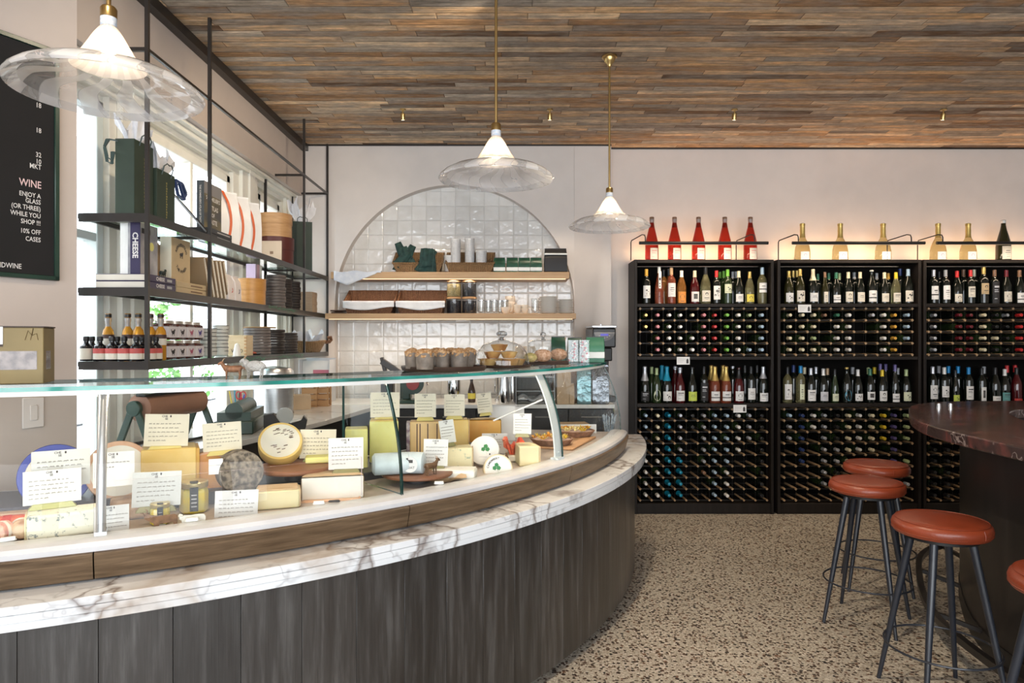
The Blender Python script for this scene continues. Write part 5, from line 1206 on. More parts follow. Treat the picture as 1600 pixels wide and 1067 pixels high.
r = thing('foil_pouch', 'crinkled teal and silver foil pouch behind the end of the case', 'pouch', (xat(912,5.345), 5.345, CZ)); r2 = coffee_bag(0,0,0,.11,.31,.07, mat('teal_foil', (.16,.27,.29), .22, .5, var=.3, vs=20, bump=.8, bs=22), None, '', 0)
for ch in list(r2.children): ch.parent = r
bpy.data.objects.remove(r2)
r = thing('foil_pouch', 'crinkled dark silver foil pouch rightmost behind the end of the case', 'pouch', (xat(938,5.345), 5.345, CZ)); r2 = coffee_bag(0,0,0,.13,.30,.07, mat('silver_foil', (.16,.17,.19), .2, .7, var=.4, vs=20, bump=.9, bs=22), None, '', 0)
for ch in list(r2.children): ch.parent = r
bpy.data.objects.remove(r2)
# coffee grinder
dG = 5.64; r = thing('coffee_grinder', 'black automatic coffee grinder with a small blue display, right of the case', 'coffee grinder', (xat(938,dG), dG, CZ), .12)
k_ = 40/F*dG/.2
mb = MB(); w = .098; mb.box(-w,w,-.13,.12,0,.05); mb.box(-w*.75,w*.75,-.0,.12,.05,.44); mb.box(-w*.55,w*.55,-.10,-.0,.10,.16); mb.box(-w*.8,w*.8,-.09,.0,.33,.44); mb.build('body', M_black, r, bevel=.01, seg=2)
mb = MB(); mb.box(-w,w,-.13,.12,.44,.60); mb.build('head', mat('glossy_black_plastic', (.012,.012,.013), .3, spec=.5), r, bevel=.012, seg=2)
mb = MB(); mb.box(-w-.001,w+.001,-.132,.122,.603,.618); mb.box(-w+.01,w-.01,-.12,.11,.60,.604); mb.tube([(0,-.02,.618),(0,-.02,.635)], .008, 10); mb.build('lid', M_steel, r, bevel=.003)
mb = MB(); n = 16; vs = [mb.v((.085*cos(-pi*i/n), -.1325, .565+.072*sin(-pi*i/n))) for i in range(n+1)]; mb.f(vs); pn_ = mb.build('control_panel', mat('grey_control_panel', (.30,.31,.33), .4), r, solid=.002)
mb = MB(); mb.box(-.032,.032,-.135,-.1335,.536,.552); mb.build('display', mat('blue_display', (.02,.02,.10), .3, emit=(.10,.08,.55), es=.8), r)
for i in range(5): mb = MB(); a = -.9+.45*i; mb.blob((.048*sin(a)*1.1, -.1345, .516+.010*(abs(i-2))), .005, .002, .004, 8, 5); mb.build('button', M_white, r)
# jar of wooden stirrers, cup stack and canister behind the cloches
r = thing('stirrer_jar', 'glass of wooden stirrers standing behind the green coffee bags', 'stirrers', (xat(877,5.62), 5.62, CZ))
mb = MB(); mb.cbox(0,0,0,.10,.12,.40); mb.build('pedestal_box', M_black, r, bevel=.003)
mb = MB(); mb.lathe([(.028,.40),(.032,.47)], 16); mb.build('glass', M_clear, r)
for i in range(9): a = i*.7; mb = MB(); mb.bar((.015*cos(a),.015*sin(a),.405),(.035*cos(a),.03*sin(a),.525-.006*(i%3)),.007,.002); mb.build('stirrer', M_cork, r)
r = thing('mug_warmer', 'black coffee machine top behind the cloches, with cups on it', 'coffee machine', (xat(830,5.62), 5.62, CZ))
mb = MB(); mb.cbox(0,0,0,.34,.26,.34); mb.build('machine_body', M_blacks, r, bevel=.01); mb = MB(); mb.box(-.17,.17,-.132,-.13,.02,.05); mb.build('drip_edge', M_chrome, r)
for i, (px, py, sc) in enumerate(((812,528,1.2),(822,540,1.0),(827,529,1.25),(812,541,1.1))):
    rr = thing('coffee_cup', 'cream cup on the coffee machine behind the cloches, %s' % ['upper left','lower right','upper right','lower left'][i], 'cup', (xat(px,5.57), 5.57, CZ+.341+(.05 if py < 535 else 0)), .3*i, 'cups on the coffee machine'); rr.scale = (sc,)*3
    mb = MB(); mb.lathe([(0,0),(.018,0),(.028,.012),(.034,.038),(.035,.048),(.033,.048),(.030,.035),(0,.005)], 20); mb.build('bowl', M_creamp, rr); mb = MB(); mb.tube([(.033,0,.042),(.048,0,.036),(.047,0,.018),(.028,0,.014)], .0035, 6); mb.build('handle', M_creamp, rr)
# wall switch on the side wall behind the case
def onwall(t, off, z):       # a matrix on the angled side wall: X runs left to right as seen, Z up
    x, y = wl(t, off); X = Vector((-DX, -DY, 0)); Z = Vector((0,0,1)); Y = Z.cross(X)
    M = Matrix((X, Y, Z)).transposed().to_4x4(); M.translation = (x, y, z); return M
r = thing('wall_switch', 'flat white switch plate on the side wall seen through the case', 'switch', (0,0,0)); r.matrix_world = onwall(.17, .001, 1.16)
mb = MB(); mb.box(-.040,.040,-.006,0,-.06,.06); mb.build('plate', M_wall, r, bevel=.003); mb = MB(); mb.box(-.014,.014,-.010,-.006,-.03,.03); mb.build('rocker', M_wall, r, bevel=.002)
# menu board
r = thing('menu_board', 'black letter board in a dark green frame with white menu text', 'menu board', (0,0,0)); r.matrix_world = onwall(.080+.75, .002, 2.15)
mb = MB(); mb.box(-.735,.735,-.012,0,-.45,.45); mb.build('felt_panel', mat('black_felt', (.012,.011,.011), .9), r)
mb = MB()
for (a, b, c, d) in ((-.75,.75,.447,.465),(-.75,.75,-.465,-.447),(-.75,-.732,-.465,.465),(.732,.75,-.465,.465)): mb.box(a,b,-.02,0,c,d)
mb.build('frame', M_dgreen, r, bevel=.002)
M_let = mat('white_letters', (.72,.70,.68), .5); M_letp = mat('pink_letters', (.72,.52,.52), .5)
XR = .735
def put(txt, px_r, z, size, m, al='RIGHT', bold=.01):
    mb = MB(); mb.text(txt, size*.80, TM((px_r, -.0135, z-2.15), pi/2) @ Matrix.Diagonal((.78, 1, 1, 1)), align=al, bold=bold); mb.build('lettering', m, r)
def uvb(px, py):   # board coordinates seen at a pixel
    t_ = (px-800)/F; # solve along wall
    tt = (LX - t_*2.84)/(-(DX)+t_*DY) ; d = 2.84+DY*tt; return .83-tt, EYE-(py-533.5)/F*d
for (txt, px, py, s_, m) in (('CHEESE & CHARCUTERIE', 47, 84, .062, M_letp), ('18', 61, 167, .034, M_let), ('18', 61, 206, .034, M_let), ('32', 61, 244, .034, M_let), ('10', 61, 254.5, .034, M_let), ('MKT', 61, 263, .034, M_let), ('WINE', 61, 291, .050, M_letp),
    ('ENJOY A', 60, 308, .032, M_let), ('GLASS', 60, 317.5, .032, M_let), ('(OR THREE)', 60, 328, .032, M_let), ('WHILE YOU', 60, 339, .032, M_let), ('SHOP !!!', 60, 350, .032, M_let), ('10% OFF', 60, 364.5, .032, M_let), ('CASES', 60, 376, .032, M_let), ('ANDWINE', 30, 417, .034, M_let)):
    u, z = uvb(px, py); put(txt if txt != 'CHEESE & CHARCUTERIE' else 'SE   &', u+(.10 if 'CHE' in txt else 0), z, s_, m)

for i, (x, z, w, h, lab) in enumerate(((.40,.0,.30,.34,'lowest of the three cardboard boxes stacked before the back worktop'),(.42,.341,.28,.26,'middle one of the three cardboard boxes stacked before the back worktop'),(.40,.602,.26,.22,'top one of the three cardboard boxes stacked before the back worktop'))):
    r = thing('cardboard_box', lab, 'box', (x+.05, 5.14, z), .12*(i-1), 'boxes before the back worktop'); mb = MB(); mb.cbox(0,0,0,w,.24,h); mb.build('carton', M_card if i != 1 else mat('dark_kraft', (.22,.125,.07), .6, var=.2, bump=.4, bs=14), r, bevel=.003)
    mb = MB(); mb.box(-.02,.02,-.1215,-.1205,0,h); mb.build('tape', mat('tan_tape', (.36,.24,.13), .4), r)
r = thing('straw_holder', 'clear holder of wrapped straws on the marble beyond the end glass', 'straw holder', (xat(951,4.62), 4.62, .7855), .2)
mb = MB(); mb.lathe([(.0,.002),(.035,.002),(.040,.10),(.038,.10),(.033,.006)], 20); mb.build('holder', M_clear, r)
for i in range(14):
    a = i*2.4; k = .012+.0015*(i%6); mb = MB(); mb.tube([(k*cos(a),k*sin(a),.008),(k*2.6*cos(a+.3),k*2.6*sin(a+.3),.165-.006*(i%4))], .0032, 6); mb.build('straw', mat('blue_white_straw', (.62,.68,.74), .4, col2=(.20,.28,.38), vs=70), r)
# ---------------------------------------------------------------- cheese in the case
def spotat(px, R):
    x, y, a = case_at(px, R); return x, y
def rise(name, px0, px1, R0, R1, z0, z1, m, lab):
    return None
M_ch = {
 'yellow': mat('yellow_cheese', (.74,.50,.14), .45, col2=(.78,.58,.22), vs=9, sss=.15), 'gold': mat('golden_cheese', (.74,.34,.05), .4, col2=(.78,.46,.10), vs=9, sss=.15),
 'orange': mat('orange_cheese', (.66,.27,.05), .4, col2=(.70,.34,.08), vs=9, sss=.15), 'cream': mat('cream_cheese', (.76,.70,.56), .45, col2=(.80,.75,.62), vs=12, sss=.15),
 'white': mat('white_cheese', (.80,.78,.70), .45, sss=.1), 'pale': mat('pale_straw_cheese', (.74,.66,.40), .45, sss=.1), 'lemon': mat('lemon_cheese', (.74,.70,.24), .45, sss=.1),
 'rindbrown': mat('brown_rind', (.34,.20,.11), .7, col2=(.56,.40,.27), vs=22, bump=.3, bs=50), 'rindgrey': mat('mottled_grey_rind', (.065,.055,.045), .8, col2=(.30,.25,.19), vs=60, bump=.6, bs=60),
 'rindtan': mat('tan_rind', (.52,.36,.20), .65, col2=(.66,.50,.32), vs=14, bump=.2), 'rindwhite': mat('bloomy_white_rind', (.80,.78,.72), .7, bump=.3, bs=60),
 'rindorange': mat('washed_orange_rind', (.62,.36,.22), .6, col2=(.74,.52,.38), vs=18), 'amber': mat('amber_rind', (.62,.34,.06), .45)}
def m_blue(name, base, vein, sc):
    k = NT(name); P = k.n('TexCoord').outputs['Object']
    n = k.noise(P, sc, 5, .7); k.l(k.ramp(n, [(.36, vein), (.44, base), (1, base)]), k.b.inputs['Base Color']); k.b.inputs['Roughness'].default_value = .5; return k.m
M_ch['blue'] = m_blue('blue_veined_cheese', (.74,.72,.58), (.16,.20,.20), 42); M_ch['bluey'] = m_blue('green_veined_cheese', (.76,.68,.42), (.30,.36,.26), 30)
def clipm(c): return mat('clip_'+c, {'yellow': (.72,.60,.22), 'olive': (.20,.19,.08), 'green': (.34,.36,.16), 'clear': (.6,.6,.58)}[c], .4)
def card(px0, px1, y0, y1, R, lab, tone='cream', clip='yellow', rot=0, n=5):
    x, y = spotat((px0+px1)/2, R); w = (px1-px0)/F*y; h = (y1-y0)/F*y; zb = zat(y1, y)
    r = thing('price_card', lab, 'card', (x, y, zb), face(x, y), 'handwritten price cards in the display case')
    if rot: r.rotation_euler = (0, rad(rot), face(x, y))
    mb = MB(); mb.box(-w/2, w/2, -.0008, .0008, 0, h); p_ = mb.build('card_face', {'cream': mat('cream_card', (.74,.67,.52), .6), 'white': mat('white_card', (.74,.73,.70), .6), 'grey': mat('greyish_card', (.62,.62,.58), .6)}[tone], r)
    mb = MB(); rn = random.Random(int(px0*7+y0)); e = -.0012
    for i in range(n):
        zc = h*(.70-.13*i); xx = -w*.40; end = w*rn.uniform(.22,.42)
        if i == n-1: end = -w*.05
        while xx < end:
            l_ = w*rn.uniform(.03,.09); pts = [(xx+l_*q/4, e, zc+h*.016*(1 if q % 2 else -1)*rn.uniform(.4,1.2)) for q in range(5)]
            mb.tube(pts, h*.0075, 4, cap=False); xx += l_+w*.035
    mb.build('handwriting', mat('pale_brown_ink', (.20,.165,.13), .7), p_)
    mb = MB(); c = .06*w     # little printed emblem: two words and an animal head
    mb.text('CHE', h*.085, TM((-w*.06, e, h*.93), pi/2), bold=.02); mb.text('SE', h*.085, TM((-w*.02, e, h*.85), pi/2), bold=.02)
    mb.blob((w*.075, e, h*.925), w*.018, .0006, h*.028, 8, 5); mb.box(w*.06, w*.09, e-.0004, e, h*.93, h*.965)
    mb.build('printed_mark', mat('dark_print', (.07,.06,.06), .7), p_)
    if clip:
        mb = MB(); cw = w*.42; hh = h*.14
        A = [mb.v(c) for c in ((-cw*.8,-.010,hh*.1),(cw*.8,-.010,hh*.1),(cw,-.022,-hh*.9),(-cw,-.022,-hh*.9),(-cw*.8,.006,hh*.1),(cw*.8,.006,hh*.1),(cw,.014,-hh*.9),(-cw,.014,-hh*.9))]
        for q in ((0,1,2,3),(5,4,7,6),(4,5,1,0),(3,2,6,7),(1,5,6,2),(4,0,3,7)): mb.f([A[i] for i in q])
        mb.build('card_clip', clipm(clip), r, bevel=.001)
    return r
def slab(name, lab, cat, px0, px1, ytop, R, z, dep, m_face, m_rind, taper=1.0, bev=.006, rz=0, group=None, rindsides='lr', thick=.004, skew=0):
    x, y = spotat((px0+px1)/2, R); w = (px1-px0)/F*y; h = zat(ytop, y)-z
    r = thing(name, lab, cat, (x, y, z), face(x, y)+rz, group)
    mb = MB(); w2 = w*taper
    A = [mb.v(c) for c in ((-w/2,-dep/2,0),(w/2,-dep/2,0),(w2/2,dep/2,0),(-w2/2,dep/2,0),(-w/2,-dep/2,h),(w/2,-dep/2,h+skew),(w2/2,dep/2,h+skew),(-w2/2,dep/2,h))]
    for q in ((3,2,1,0),(4,5,6,7),(0,1,5,4),(1,2,6,5),(2,3,7,6),(3,0,4,7)): mb.f([A[i] for i in q])
    mb.build('paste', m_face, r, bevel=bev, seg=3)
    if m_rind:
        mb = MB()
        if 'l' in rindsides: mb.box(-w/2-thick, -w/2+.001, -dep/2+.003, dep/2-.003, .003, h-.003)
        if 'r' in rindsides: mb.box(w/2-.001, w/2+thick, -dep/2+.003, dep/2-.003, .003, h-.003)
        if 't' in rindsides: mb.box(-w/2+.004, w/2-.004, -dep/2+.003, dep/2-.003, h-.001, h+thick)
        mb.build('rind', m_rind, r, bevel=.002)
    return r, w, h
def half_wheel(name, lab, px0, px1, ytop, R, z, m_face, m_rind, flat=True, dep=None, frac=.5, group=None):
    # a cut round cheese lying flat: its straight cut side towards the glass
    x, y = spotat((px0+px1)/2, R); w = (px1-px0)/F*y; h = zat(ytop, y)-z; dep = dep or w*.5
    r = thing(name, lab, 'cheese', (x, y, z), face(x, y), group); n = 20
    out = [(w/2*cos(pi*i/n), dep*sin(pi*i/n)-dep*.4) for i in range(n+1)]
    mb = MB(); mb.prism([(p[0]*.985, p[1]*.985) for p in out], .001, h-.004); mb.build('paste', m_face, r, bevel=.004, seg=2)
    mb = MB()
    O = [[mb.v((p[0]*k, p[1]+(.0 if 0 < i < n else 0), zz)) for i, p in enumerate(out)] for k, zz in ((.97,0),(1.0,.006),(1.0,h-.008),(.97,h),(.0,h))]
    for a, b in zip(O, O[1:]):
        for i in range(n): mb.f([a[i], a[i+1], b[i+1], b[i]], smooth=False)
    mb.build('rind', m_rind, r, merge=True); return r, w, h
def face_wheel(name, lab, cat, pxc, pyc, rpx, R, thk, m_face, m_rind, tilt=12, label=None, group=None, yaw=0, facef=.93):
    # a round standing on its edge, face turned to the glass, leaning back
    x, y = spotat(pxc, R); r_ = rpx/F*y; z = zat(pyc, y)
    r = thing(name, lab, cat, (x, y, z), face(x, y)+rad(yaw), group); r.rotation_euler = (rad(-tilt), 0, face(x, y)+rad(yaw))
    M = TM((0,0,0), pi/2)
    mb = MB(); mb.M = M; mb.lathe([(r_*facef,-thk/2),(r_*.98,-thk/2),(r_,-thk/2+.004),(r_,thk/2-.004),(r_*.98,thk/2),(r_*facef,thk/2)], 48); mb.build('rind', m_rind, r)
    mb = MB(); mb.M = M; mb.lathe([(0,-thk/2+.001),(r_*facef,-thk/2+.001),(r_*facef,thk/2+.0005),(0,thk/2+.0005)], 48, smooth=False); f_ = mb.build('face', m_face, r)
    return r, r_, f_, thk
D0, D1 = .900, .8828
# raised steps of the display
def pxang(px, a):
    t = (px-800)/F; at_ = -math.atan(t); d_ = (-CX+t*CY)/hypot(1, t); return cp(a, d_/cos(rad(a)-at_))
def step(a0, a1, R0, R1, z0, z1, m, lab, nm='display_step'):
    am = rad((a0+a1)/2); Rm = (R0+R1)/2; cx, cy = CX+Rm*cos(am), CY+Rm*sin(am)
    r = thing(nm, lab, 'display step', (cx, cy, z0)); mb = MB(); mb.M = Matrix.Translation((CX-cx, CY-cy, 0))
    mb.ring(O3, [(R1,0),(R1,z1-z0),(R0,z1-z0),(R0,0)], rad(a0), rad(a1), 24); mb.build('slab', m, r, bevel=.002); return r
M_slate = mat('dark_slate', (.05,.05,.055), .45); M_pink = mat('pale_wood_board', (.60,.42,.30), .5)
step(-62.6, -49.2, 2.86, 3.12, D1, .925, M_slate, 'dark raised step at the back of the middle bay of the case')
step(-74.5, -64.2, 2.86, 3.12, D1, .915, M_pink, 'pale raised step at the back of the leftmost bay of the case')
step(-47.2, -33.0, 2.80, 3.08, D1, .915, M_slate, 'dark raised step under the striped and gold cheeses')
zA, zB, zC = .9155, .9255, .9155
G_ = 'cheeses in the display case'
# left bay
r, r_, f_, t_ = face_wheel('cheese_round', 'cut round cheese with blue rind at far left of the case', 'cheese', 86, 744, 49, 3.00, .07, M_ch['cream'], mat('blue_waxed_rind', (.05,.07,.36), .35), 10, facef=.80)
mb = MB(); mb.bar((r_*.25,-t_/2-.004,-r_*.65),(r_*.55,-t_/2-.004,r_*.55), .008, .003); mb.build('striped_stick', mat('navy_orange_stick', (.05,.06,.12), .4, col2=(.55,.30,.05), vs=25), r)
r, r_, f_, t_ = face_wheel('cheese_round', 'large white-faced wheel with thick brown rind, beside the chrome post', 'cheese', 186, 737, 46, 2.99, .09, M_ch['white'], M_ch['rindorange'], 14, facef=.84)
slab('cheese_wedge', 'big block of blue-veined cheese at the front left corner of the case', 'cheese', 52, 146, 796, 3.30, D1, .10, M_ch['blue'], M_ch['pale'], rindsides='l', bev=.008)
mb = None
for i, (px, py, R, L_, rr, rot, m1, m2, lab) in enumerate(((10,812,3.28,.13,.030,.5,mat('red_salami_wrap', (.50,.06,.04), .4, col2=(.62,.16,.08), vs=16),'r','red-wrapped salami at the left edge of the case'),(33,826,3.30,.10,.027,-.9,mat('marbled_salami', (.30,.12,.07), .5, col2=(.62,.46,.30), vs=30),'b','brown marbled salami beside the red-wrapped one'),(3,838,3.33,.05,.028,1.3,mat('cut_salami', (.55,.20,.16), .5, col2=(.72,.50,.36), vs=40),'c','cut salami end showing pink rings at the left edge'))):
    x, y = spotat(px, R); o = thing('salami', lab, 'salami', (x, y, D1+rr), rot)
    mb = MB(); mb.tube([(-L_/2,0,0),(-L_*.46,0,0),(-L_*.3,0,0),(0,0,0),(L_*.3,0,0),(L_*.46,0,0),(L_/2,0,0)], [rr*.3,rr*.75,rr,rr*1.02,rr,rr*.75,rr*.3], 18); mb.build('casing', m1, o)
    mb = MB(); mb.tube([(-L_*.06,0,0),(L_*.10,0,0)], rr*1.05, 18); mb.build('paper_band', M_paper('red' if i == 0 else 'cream'), o)
slab('cheese_wedge', 'dark brown wedge lying behind the yellow jars', 'cheese', 176, 228, 776, 3.12+.06, D1, .08, M_ch['rindbrown'], None, bev=.01)
slab('cheese_wedge', 'soft white wedge with tan rind beside the chrome post foot', 'cheese', 158, 196, 806, 3.26, D1, .09, M_ch['cream'], M_ch['rindtan'], rindsides='t')
# jars of yellow preserve
def preserve(px, ytop, R, z, sc, lab):
    x, y = spotat(px, R); r = thing('preserve_jar', lab, 'jar', (x, y, z), face(x, y), 'jars of yellow preserve'); h = zat(ytop, y)-z; R_ = h*.44
    mb = MB(); mb.lathe([(0,0),(R_*.9,0),(R_,.006),(R_,h*.66),(R_*.86,h*.80),(0,h*.80)], 8, smooth=False); mb.build('glass_body', mat('yellow_preserve', (.62,.46,.03), .12, col2=(.50,.44,.10), vs=30, spec=.7, coat=.5), r, bevel=.003)
    mb = MB(); mb.lathe([(R_*.93,h*.80),(R_*.96,h*.82),(R_*.96,h*.97),(R_*.90,h),(0,h)], 32); mb.build('gold_lid', mat('gold_lid', (.55,.45,.22), .3, .7), r)
    mb = MB(); mb.box(-R_*.28, R_*.28, -R_*1.02, -R_*.98, h*.10, h*.86); mb.box(-R_*.28, R_*.28, -R_*1.0, -R_*.2, h*1.001, h*1.01); l_ = mb.build('black_label', M_paper('black'), r)
    mb = MB()
    for k in range(4): mb.box(-R_*.18, R_*.18, -R_*1.04, -R_*1.02, h*(.24+.12*k), h*(.27+.12*k))
    mb.build('label_print', mat('silver_print', (.5,.5,.5), .5), l_)
preserve(303, 751, 3.20, D1, 1, 'upper right octagonal jar of yellow preserve with gold lid and black label')
preserve(250, 785, 3.315, D1, 1, 'lower left jar of yellow preserve behind the brown cow cut-out')
def cutout(px, pyb, R, w_px, m, lab, sheep=False):
    x, y = spotat(px, R); w = w_px/F*y; r = thing('animal_cutout', lab, 'figurine', (x, y, zat(pyb, y)), face(x, y)); k = w
    mb = MB(); body = [(-.42,.16),(-.46,.34),(-.36,.46),(-.1,.44),(.2,.46),(.40,.44),(.46,.34),(.44,.02),(.34,.02),(.30,.16),(.10,.14),(-.10,.14),(-.16,.02),(-.26,.02),(-.28,.14)]
    if not sheep: body = [(-.5,.40),(-.52,.50),(-.42,.58),(-.30,.50),(0,.46),(.40,.48),(.50,.40),(.48,.05),(.40,.05),(.36,.22),(-.05,.20),(-.10,.05),(-.2,.05),(-.24,.24)]
    A = [mb.v((p[0]*k, -.003, p[1]*k)) for p in body]; B_ = [mb.v((p[0]*k, .003, p[1]*k)) for p in body]
    for i in range(len(body)): mb.f([A[i],A[(i+1)%len(body)],B_[(i+1)%len(body)],B_[i]])
    mb.f(A); mb.f(B_[::-1])
    if not sheep: mb.tube([(-.50*k,0,.52*k),(-.56*k,0,.62*k),(-.62*k,0,.60*k)], .006*k+.001, 6); mb.tube([(-.44*k,0,.56*k),(-.42*k,0,.68*k),(-.48*k,0,.72*k)], .006*k+.001, 6)
    else: mb.blob((-.44*k,0,.36*k), .11*k, .004, .10*k, 12, 6); mb.tube([(-.40*k,0,.44*k),(-.50*k,0,.48*k),(-.54*k,0,.42*k)], .005, 6)
    mb.build('body', m, r); mb = MB(); mb.cbox(0,0,-.001,w*.25,.03,.008+.05*w); mb.build('foot_block', mat('clear_block', (.66,.66,.66), .2), r); return r
cutout(252, 827, 3.385, 46, mat('painted_brown_cow', (.17,.085,.04), .6, var=.3, vs=60), 'flat brown wooden cow with curved horns in front of the lower jar')
cutout(302, 821, 3.385, 38, mat('painted_white_sheep', (.70,.66,.58), .6), 'flat white wooden sheep beside the brown cow cut-out', True)
# middle bay, back row
slab('cheese_block', 'tall yellow cheese block under the yellow-clipped card, left of the orange wedge', 'cheese', 226, 302, 697, 2.99, zB, .14, M_ch['yellow'], M_ch['amber'], rindsides='r', thick=.010, bev=.005)
face_wheel('cheese_round', 'orange waxed cheese standing on edge, carrying a card and a blank tag', 'cheese', 325, 738, 33, 3.02, .06, M_ch['orange'], M_ch['rindorange'], 4, facef=.90)
face_wheel('cheese_round', 'thick round cheese standing on edge with mottled grey natural rind', 'cheese', 374, 736, 33, 3.145, .07, M_ch['rindgrey'], M_ch['rindgrey'], 2, yaw=14, facef=.88)
r, r_, f_, t_ = face_wheel('cheese_round', 'pale yellow wheel with brown brand marks on its face, leaning back', 'cheese', 438, 694, 33, 2.98, .055, M_ch['cream'], M_ch['yellow'], 38, facef=.88)
mb = MB(); rn = random.Random(9)
for k in range(26):
    a = rn.uniform(.2, 2.9) if k % 3 else rn.uniform(3.6, 5.6); q = rn.uniform(.35,.68)*r_; c = (q*cos(a), -t_/2-.0015, q*sin(a)); mb.bar((c[0]-.006,c[1],c[2]),(c[0]+.006,c[1],c[2]+.003), .0016, .002)
mb.build('brand_marks', mat('brown_brand', (.14,.08,.05), .7), r)
mb = MB(); x, y = spotat(462, 3.06); r = thing('cheese_board', 'round reddish wooden board under the cards in the middle bay', 'board', (x, y, .9585)); mb = MB(); mb.cyl(0,0,.9255-.9585,0,.04,24); mb.build('foot', M_slate, r); mb = MB(); mb.lathe([(0,0),(.135,0),(.14,.006),(.14,.014),(.135,.018),(0,.018)], 40); mb.build('disc', mat('red_brown_board', (.28,.12,.06), .5), r)
r['label'] = 'round reddish-brown board behind the white half wheel in the middle bay'
slab('cheese_wedge', 'small yellow-green wedge under a card on the round reddish board', 'cheese', 478, 522, 712, 3.06, .977, .07, M_ch['lemon'], None)
# middle bay, front row
slab('cheese_block', 'straw-coloured cheese block behind the low clear guard', 'cheese', 402, 466, 762, 3.27, D1, .10, M_ch['pale'], M_ch['rindtan'], rindsides='rt')
half_wheel('cheese_round', 'lower round of pale cheese with brown rind, under the white half wheel', 468, 562, 779, 3.27, D1, M_ch['rindorange'], M_ch['rindorange'], dep=.13)
x, y = spotat(518, 3.27); z_ = zat(779, y)+.001
half_wheel('cheese_round', 'white half wheel with thin beige rind stacked on the brown round', 473, 567, 740, 3.25, z_, M_ch['white'], M_ch['rindtan'], dep=.11)
for i, (px, py) in enumerate(((498, 822), (522, 823.5), (12, 868), (300, 838), (686, 768))):
    x, y = spotat(px, 3.402); o = thing('plastic_tag_holder', ['white tag holder on the front strip under the white half wheel','dark slotted holder beside the white tag holder','white tag holder at the far left of the front strip','white tag holder under the wooden sheep','white tag holder under the paper-wrapped wedge'][i], 'tag holder', (x, y, .9), face(x, y)); mb = MB(); mb.cbox(0,0,0,.034,.012,.006 if i == 1 else .011); mb.cbox(0,.004,0,.040,.010,.003); mb.build('clip', M_ink if i == 1 else M_white, o, bevel=.0015)
# right bay
slab('cheese_block', 'tall lemon-yellow cheese block left of the glass seam', 'cheese', 578, 622, 656, 2.90, zC, .10, M_ch['lemon'], M_ch['yellow'], rindsides='t')
slab('cheese_block', 'greener half of the lemon-yellow cheese seen left of the clear divider', 'cheese', 540, 574, 668, 2.92, D1, .10, M_ch['lemon'], None)
r, w, h = slab('cheese_block', 'orange cheese with dark vertical stripes and printed side rind', 'cheese', 641, 692, 657, 2.93, zC, .09, mat('striped_paste', (.74,.50,.22), .45, sss=.1), mat('printed_purple_rind', (.18,.10,.14), .5, col2=(.62,.58,.56), vs=40), rindsides='l', thick=.016)
mb = MB()
for q in (.20,.29,.52,.80,.92): mb.box(-w/2+w*q, -w/2+w*q+.0045, -.0465, -.0452, h*.12, h*.94)
mb.build('dark_stripe_lines', mat('truffle_line', (.09,.045,.04), .6), r)
slab('cheese_block', 'butter-yellow cheese block just right of the striped one', 'cheese', 697, 732, 654, 2.95, zC, .11, M_ch['yellow'], M_ch['rindtan'], rindsides='r', taper=.9)
half_wheel('cheese_round', 'deep gold half wheel under the tilted card at the back', 732, 783, 654, 2.95, zC+.012, M_ch['gold'], M_ch['yellow'], dep=.09)
x, y = spotat(652, 3.24); r = thing('cheese_board', 'round dark wooden board on a foot, holding white wrapped cheeses', 'board', (x, y, D1)); hb = zat(737, y)-D1
mb = MB(); mb.lathe([(0,hb-.012),(.135,hb-.012),(.14,hb-.008),(.14,hb-.002),(.136,hb),(0,hb)], 44); mb.build('disc', mat('umber_board', (.20,.085,.045), .45), r); mb = MB(); mb.cyl(0,0,0,hb-.012,.05,24); mb.build('foot', M_slate, r)
zb_ = D1+hb+.0008
M_wrap = mat('pale_blue_wax_wrap', (.55,.63,.66), .4, var=.08, vs=20, bump=.3, bs=18)
for i, (px0, px1, yt, R, rz, lab) in enumerate(((582, 640, 707, 3.22, .1, 'pale blue wrapped cheese log, left one on the round dark board'), (625, 664, 706, 3.26, -.25, 'pale blue wrapped cheese with a round goat label, right on the dark board'))):
    x, y = spotat((px0+px1)/2, R); w = (px1-px0)/F*y; h = zat(yt, y)-zb_; r = thing('wrapped_cheese', lab, 'cheese', (x, y, zb_), face(x, y)+rz)
    mb = MB(); mb.tube([(-w/2,0,h/2),(-w*.44,0,h/2),(0,0,h/2),(w*.44,0,h/2),(w/2,0,h/2)], [h*.36,h*.49,h*.5,h*.49,h*.36], 18); mb.build('wrap', M_wrap, r)
    if i: 
        mb = MB(); mb.M = TM((0,-h*.505,h*.5), pi/2); mb.lathe([(0,0),(h*.36,0)], 24, smooth=False); l_ = mb.build('round_label', M_paper('white'), r)
        mb = MB(); mb.box(-.012,.012,-h*.51-.001,-h*.51,h*.58,h*.72); mb.box(-.014,-.006,-h*.51-.001,-h*.51,h*.70,h*.80); mb.text('GOAT', h*.16, TM((0,-h*.51-.001,h*.36), pi/2)); mb.build('label_print', M_ink, l_)
cw_, _, _ = slab('cheese_wedge', 'blue-veined wedge standing between the grey card and first camembert', 'cheese', 698, 738, 698, 3.16, D1, .10, M_ch['bluey'], M_ch['rindtan'], rindsides='r', skew=.004, taper=.85)
slab('cheese_wedge', 'low white bloomy wedge lying in opened brown paper at the front', 'cheese', 676, 744, 733, 3.30, D1+.003, .10, M_ch['white'], M_ch['rindwhite'], rindsides='t', bev=.008, rz=-.15)
x, y = spotat(688, 3.31); o = crumple('wrapping_paper', 'opened brown paper wrapping under the low white wedge', 'paper', (x, y, D1+.001), .085, .045, .022, mat('brown_waxed_paper', (.50,.34,.20), .5), 4)
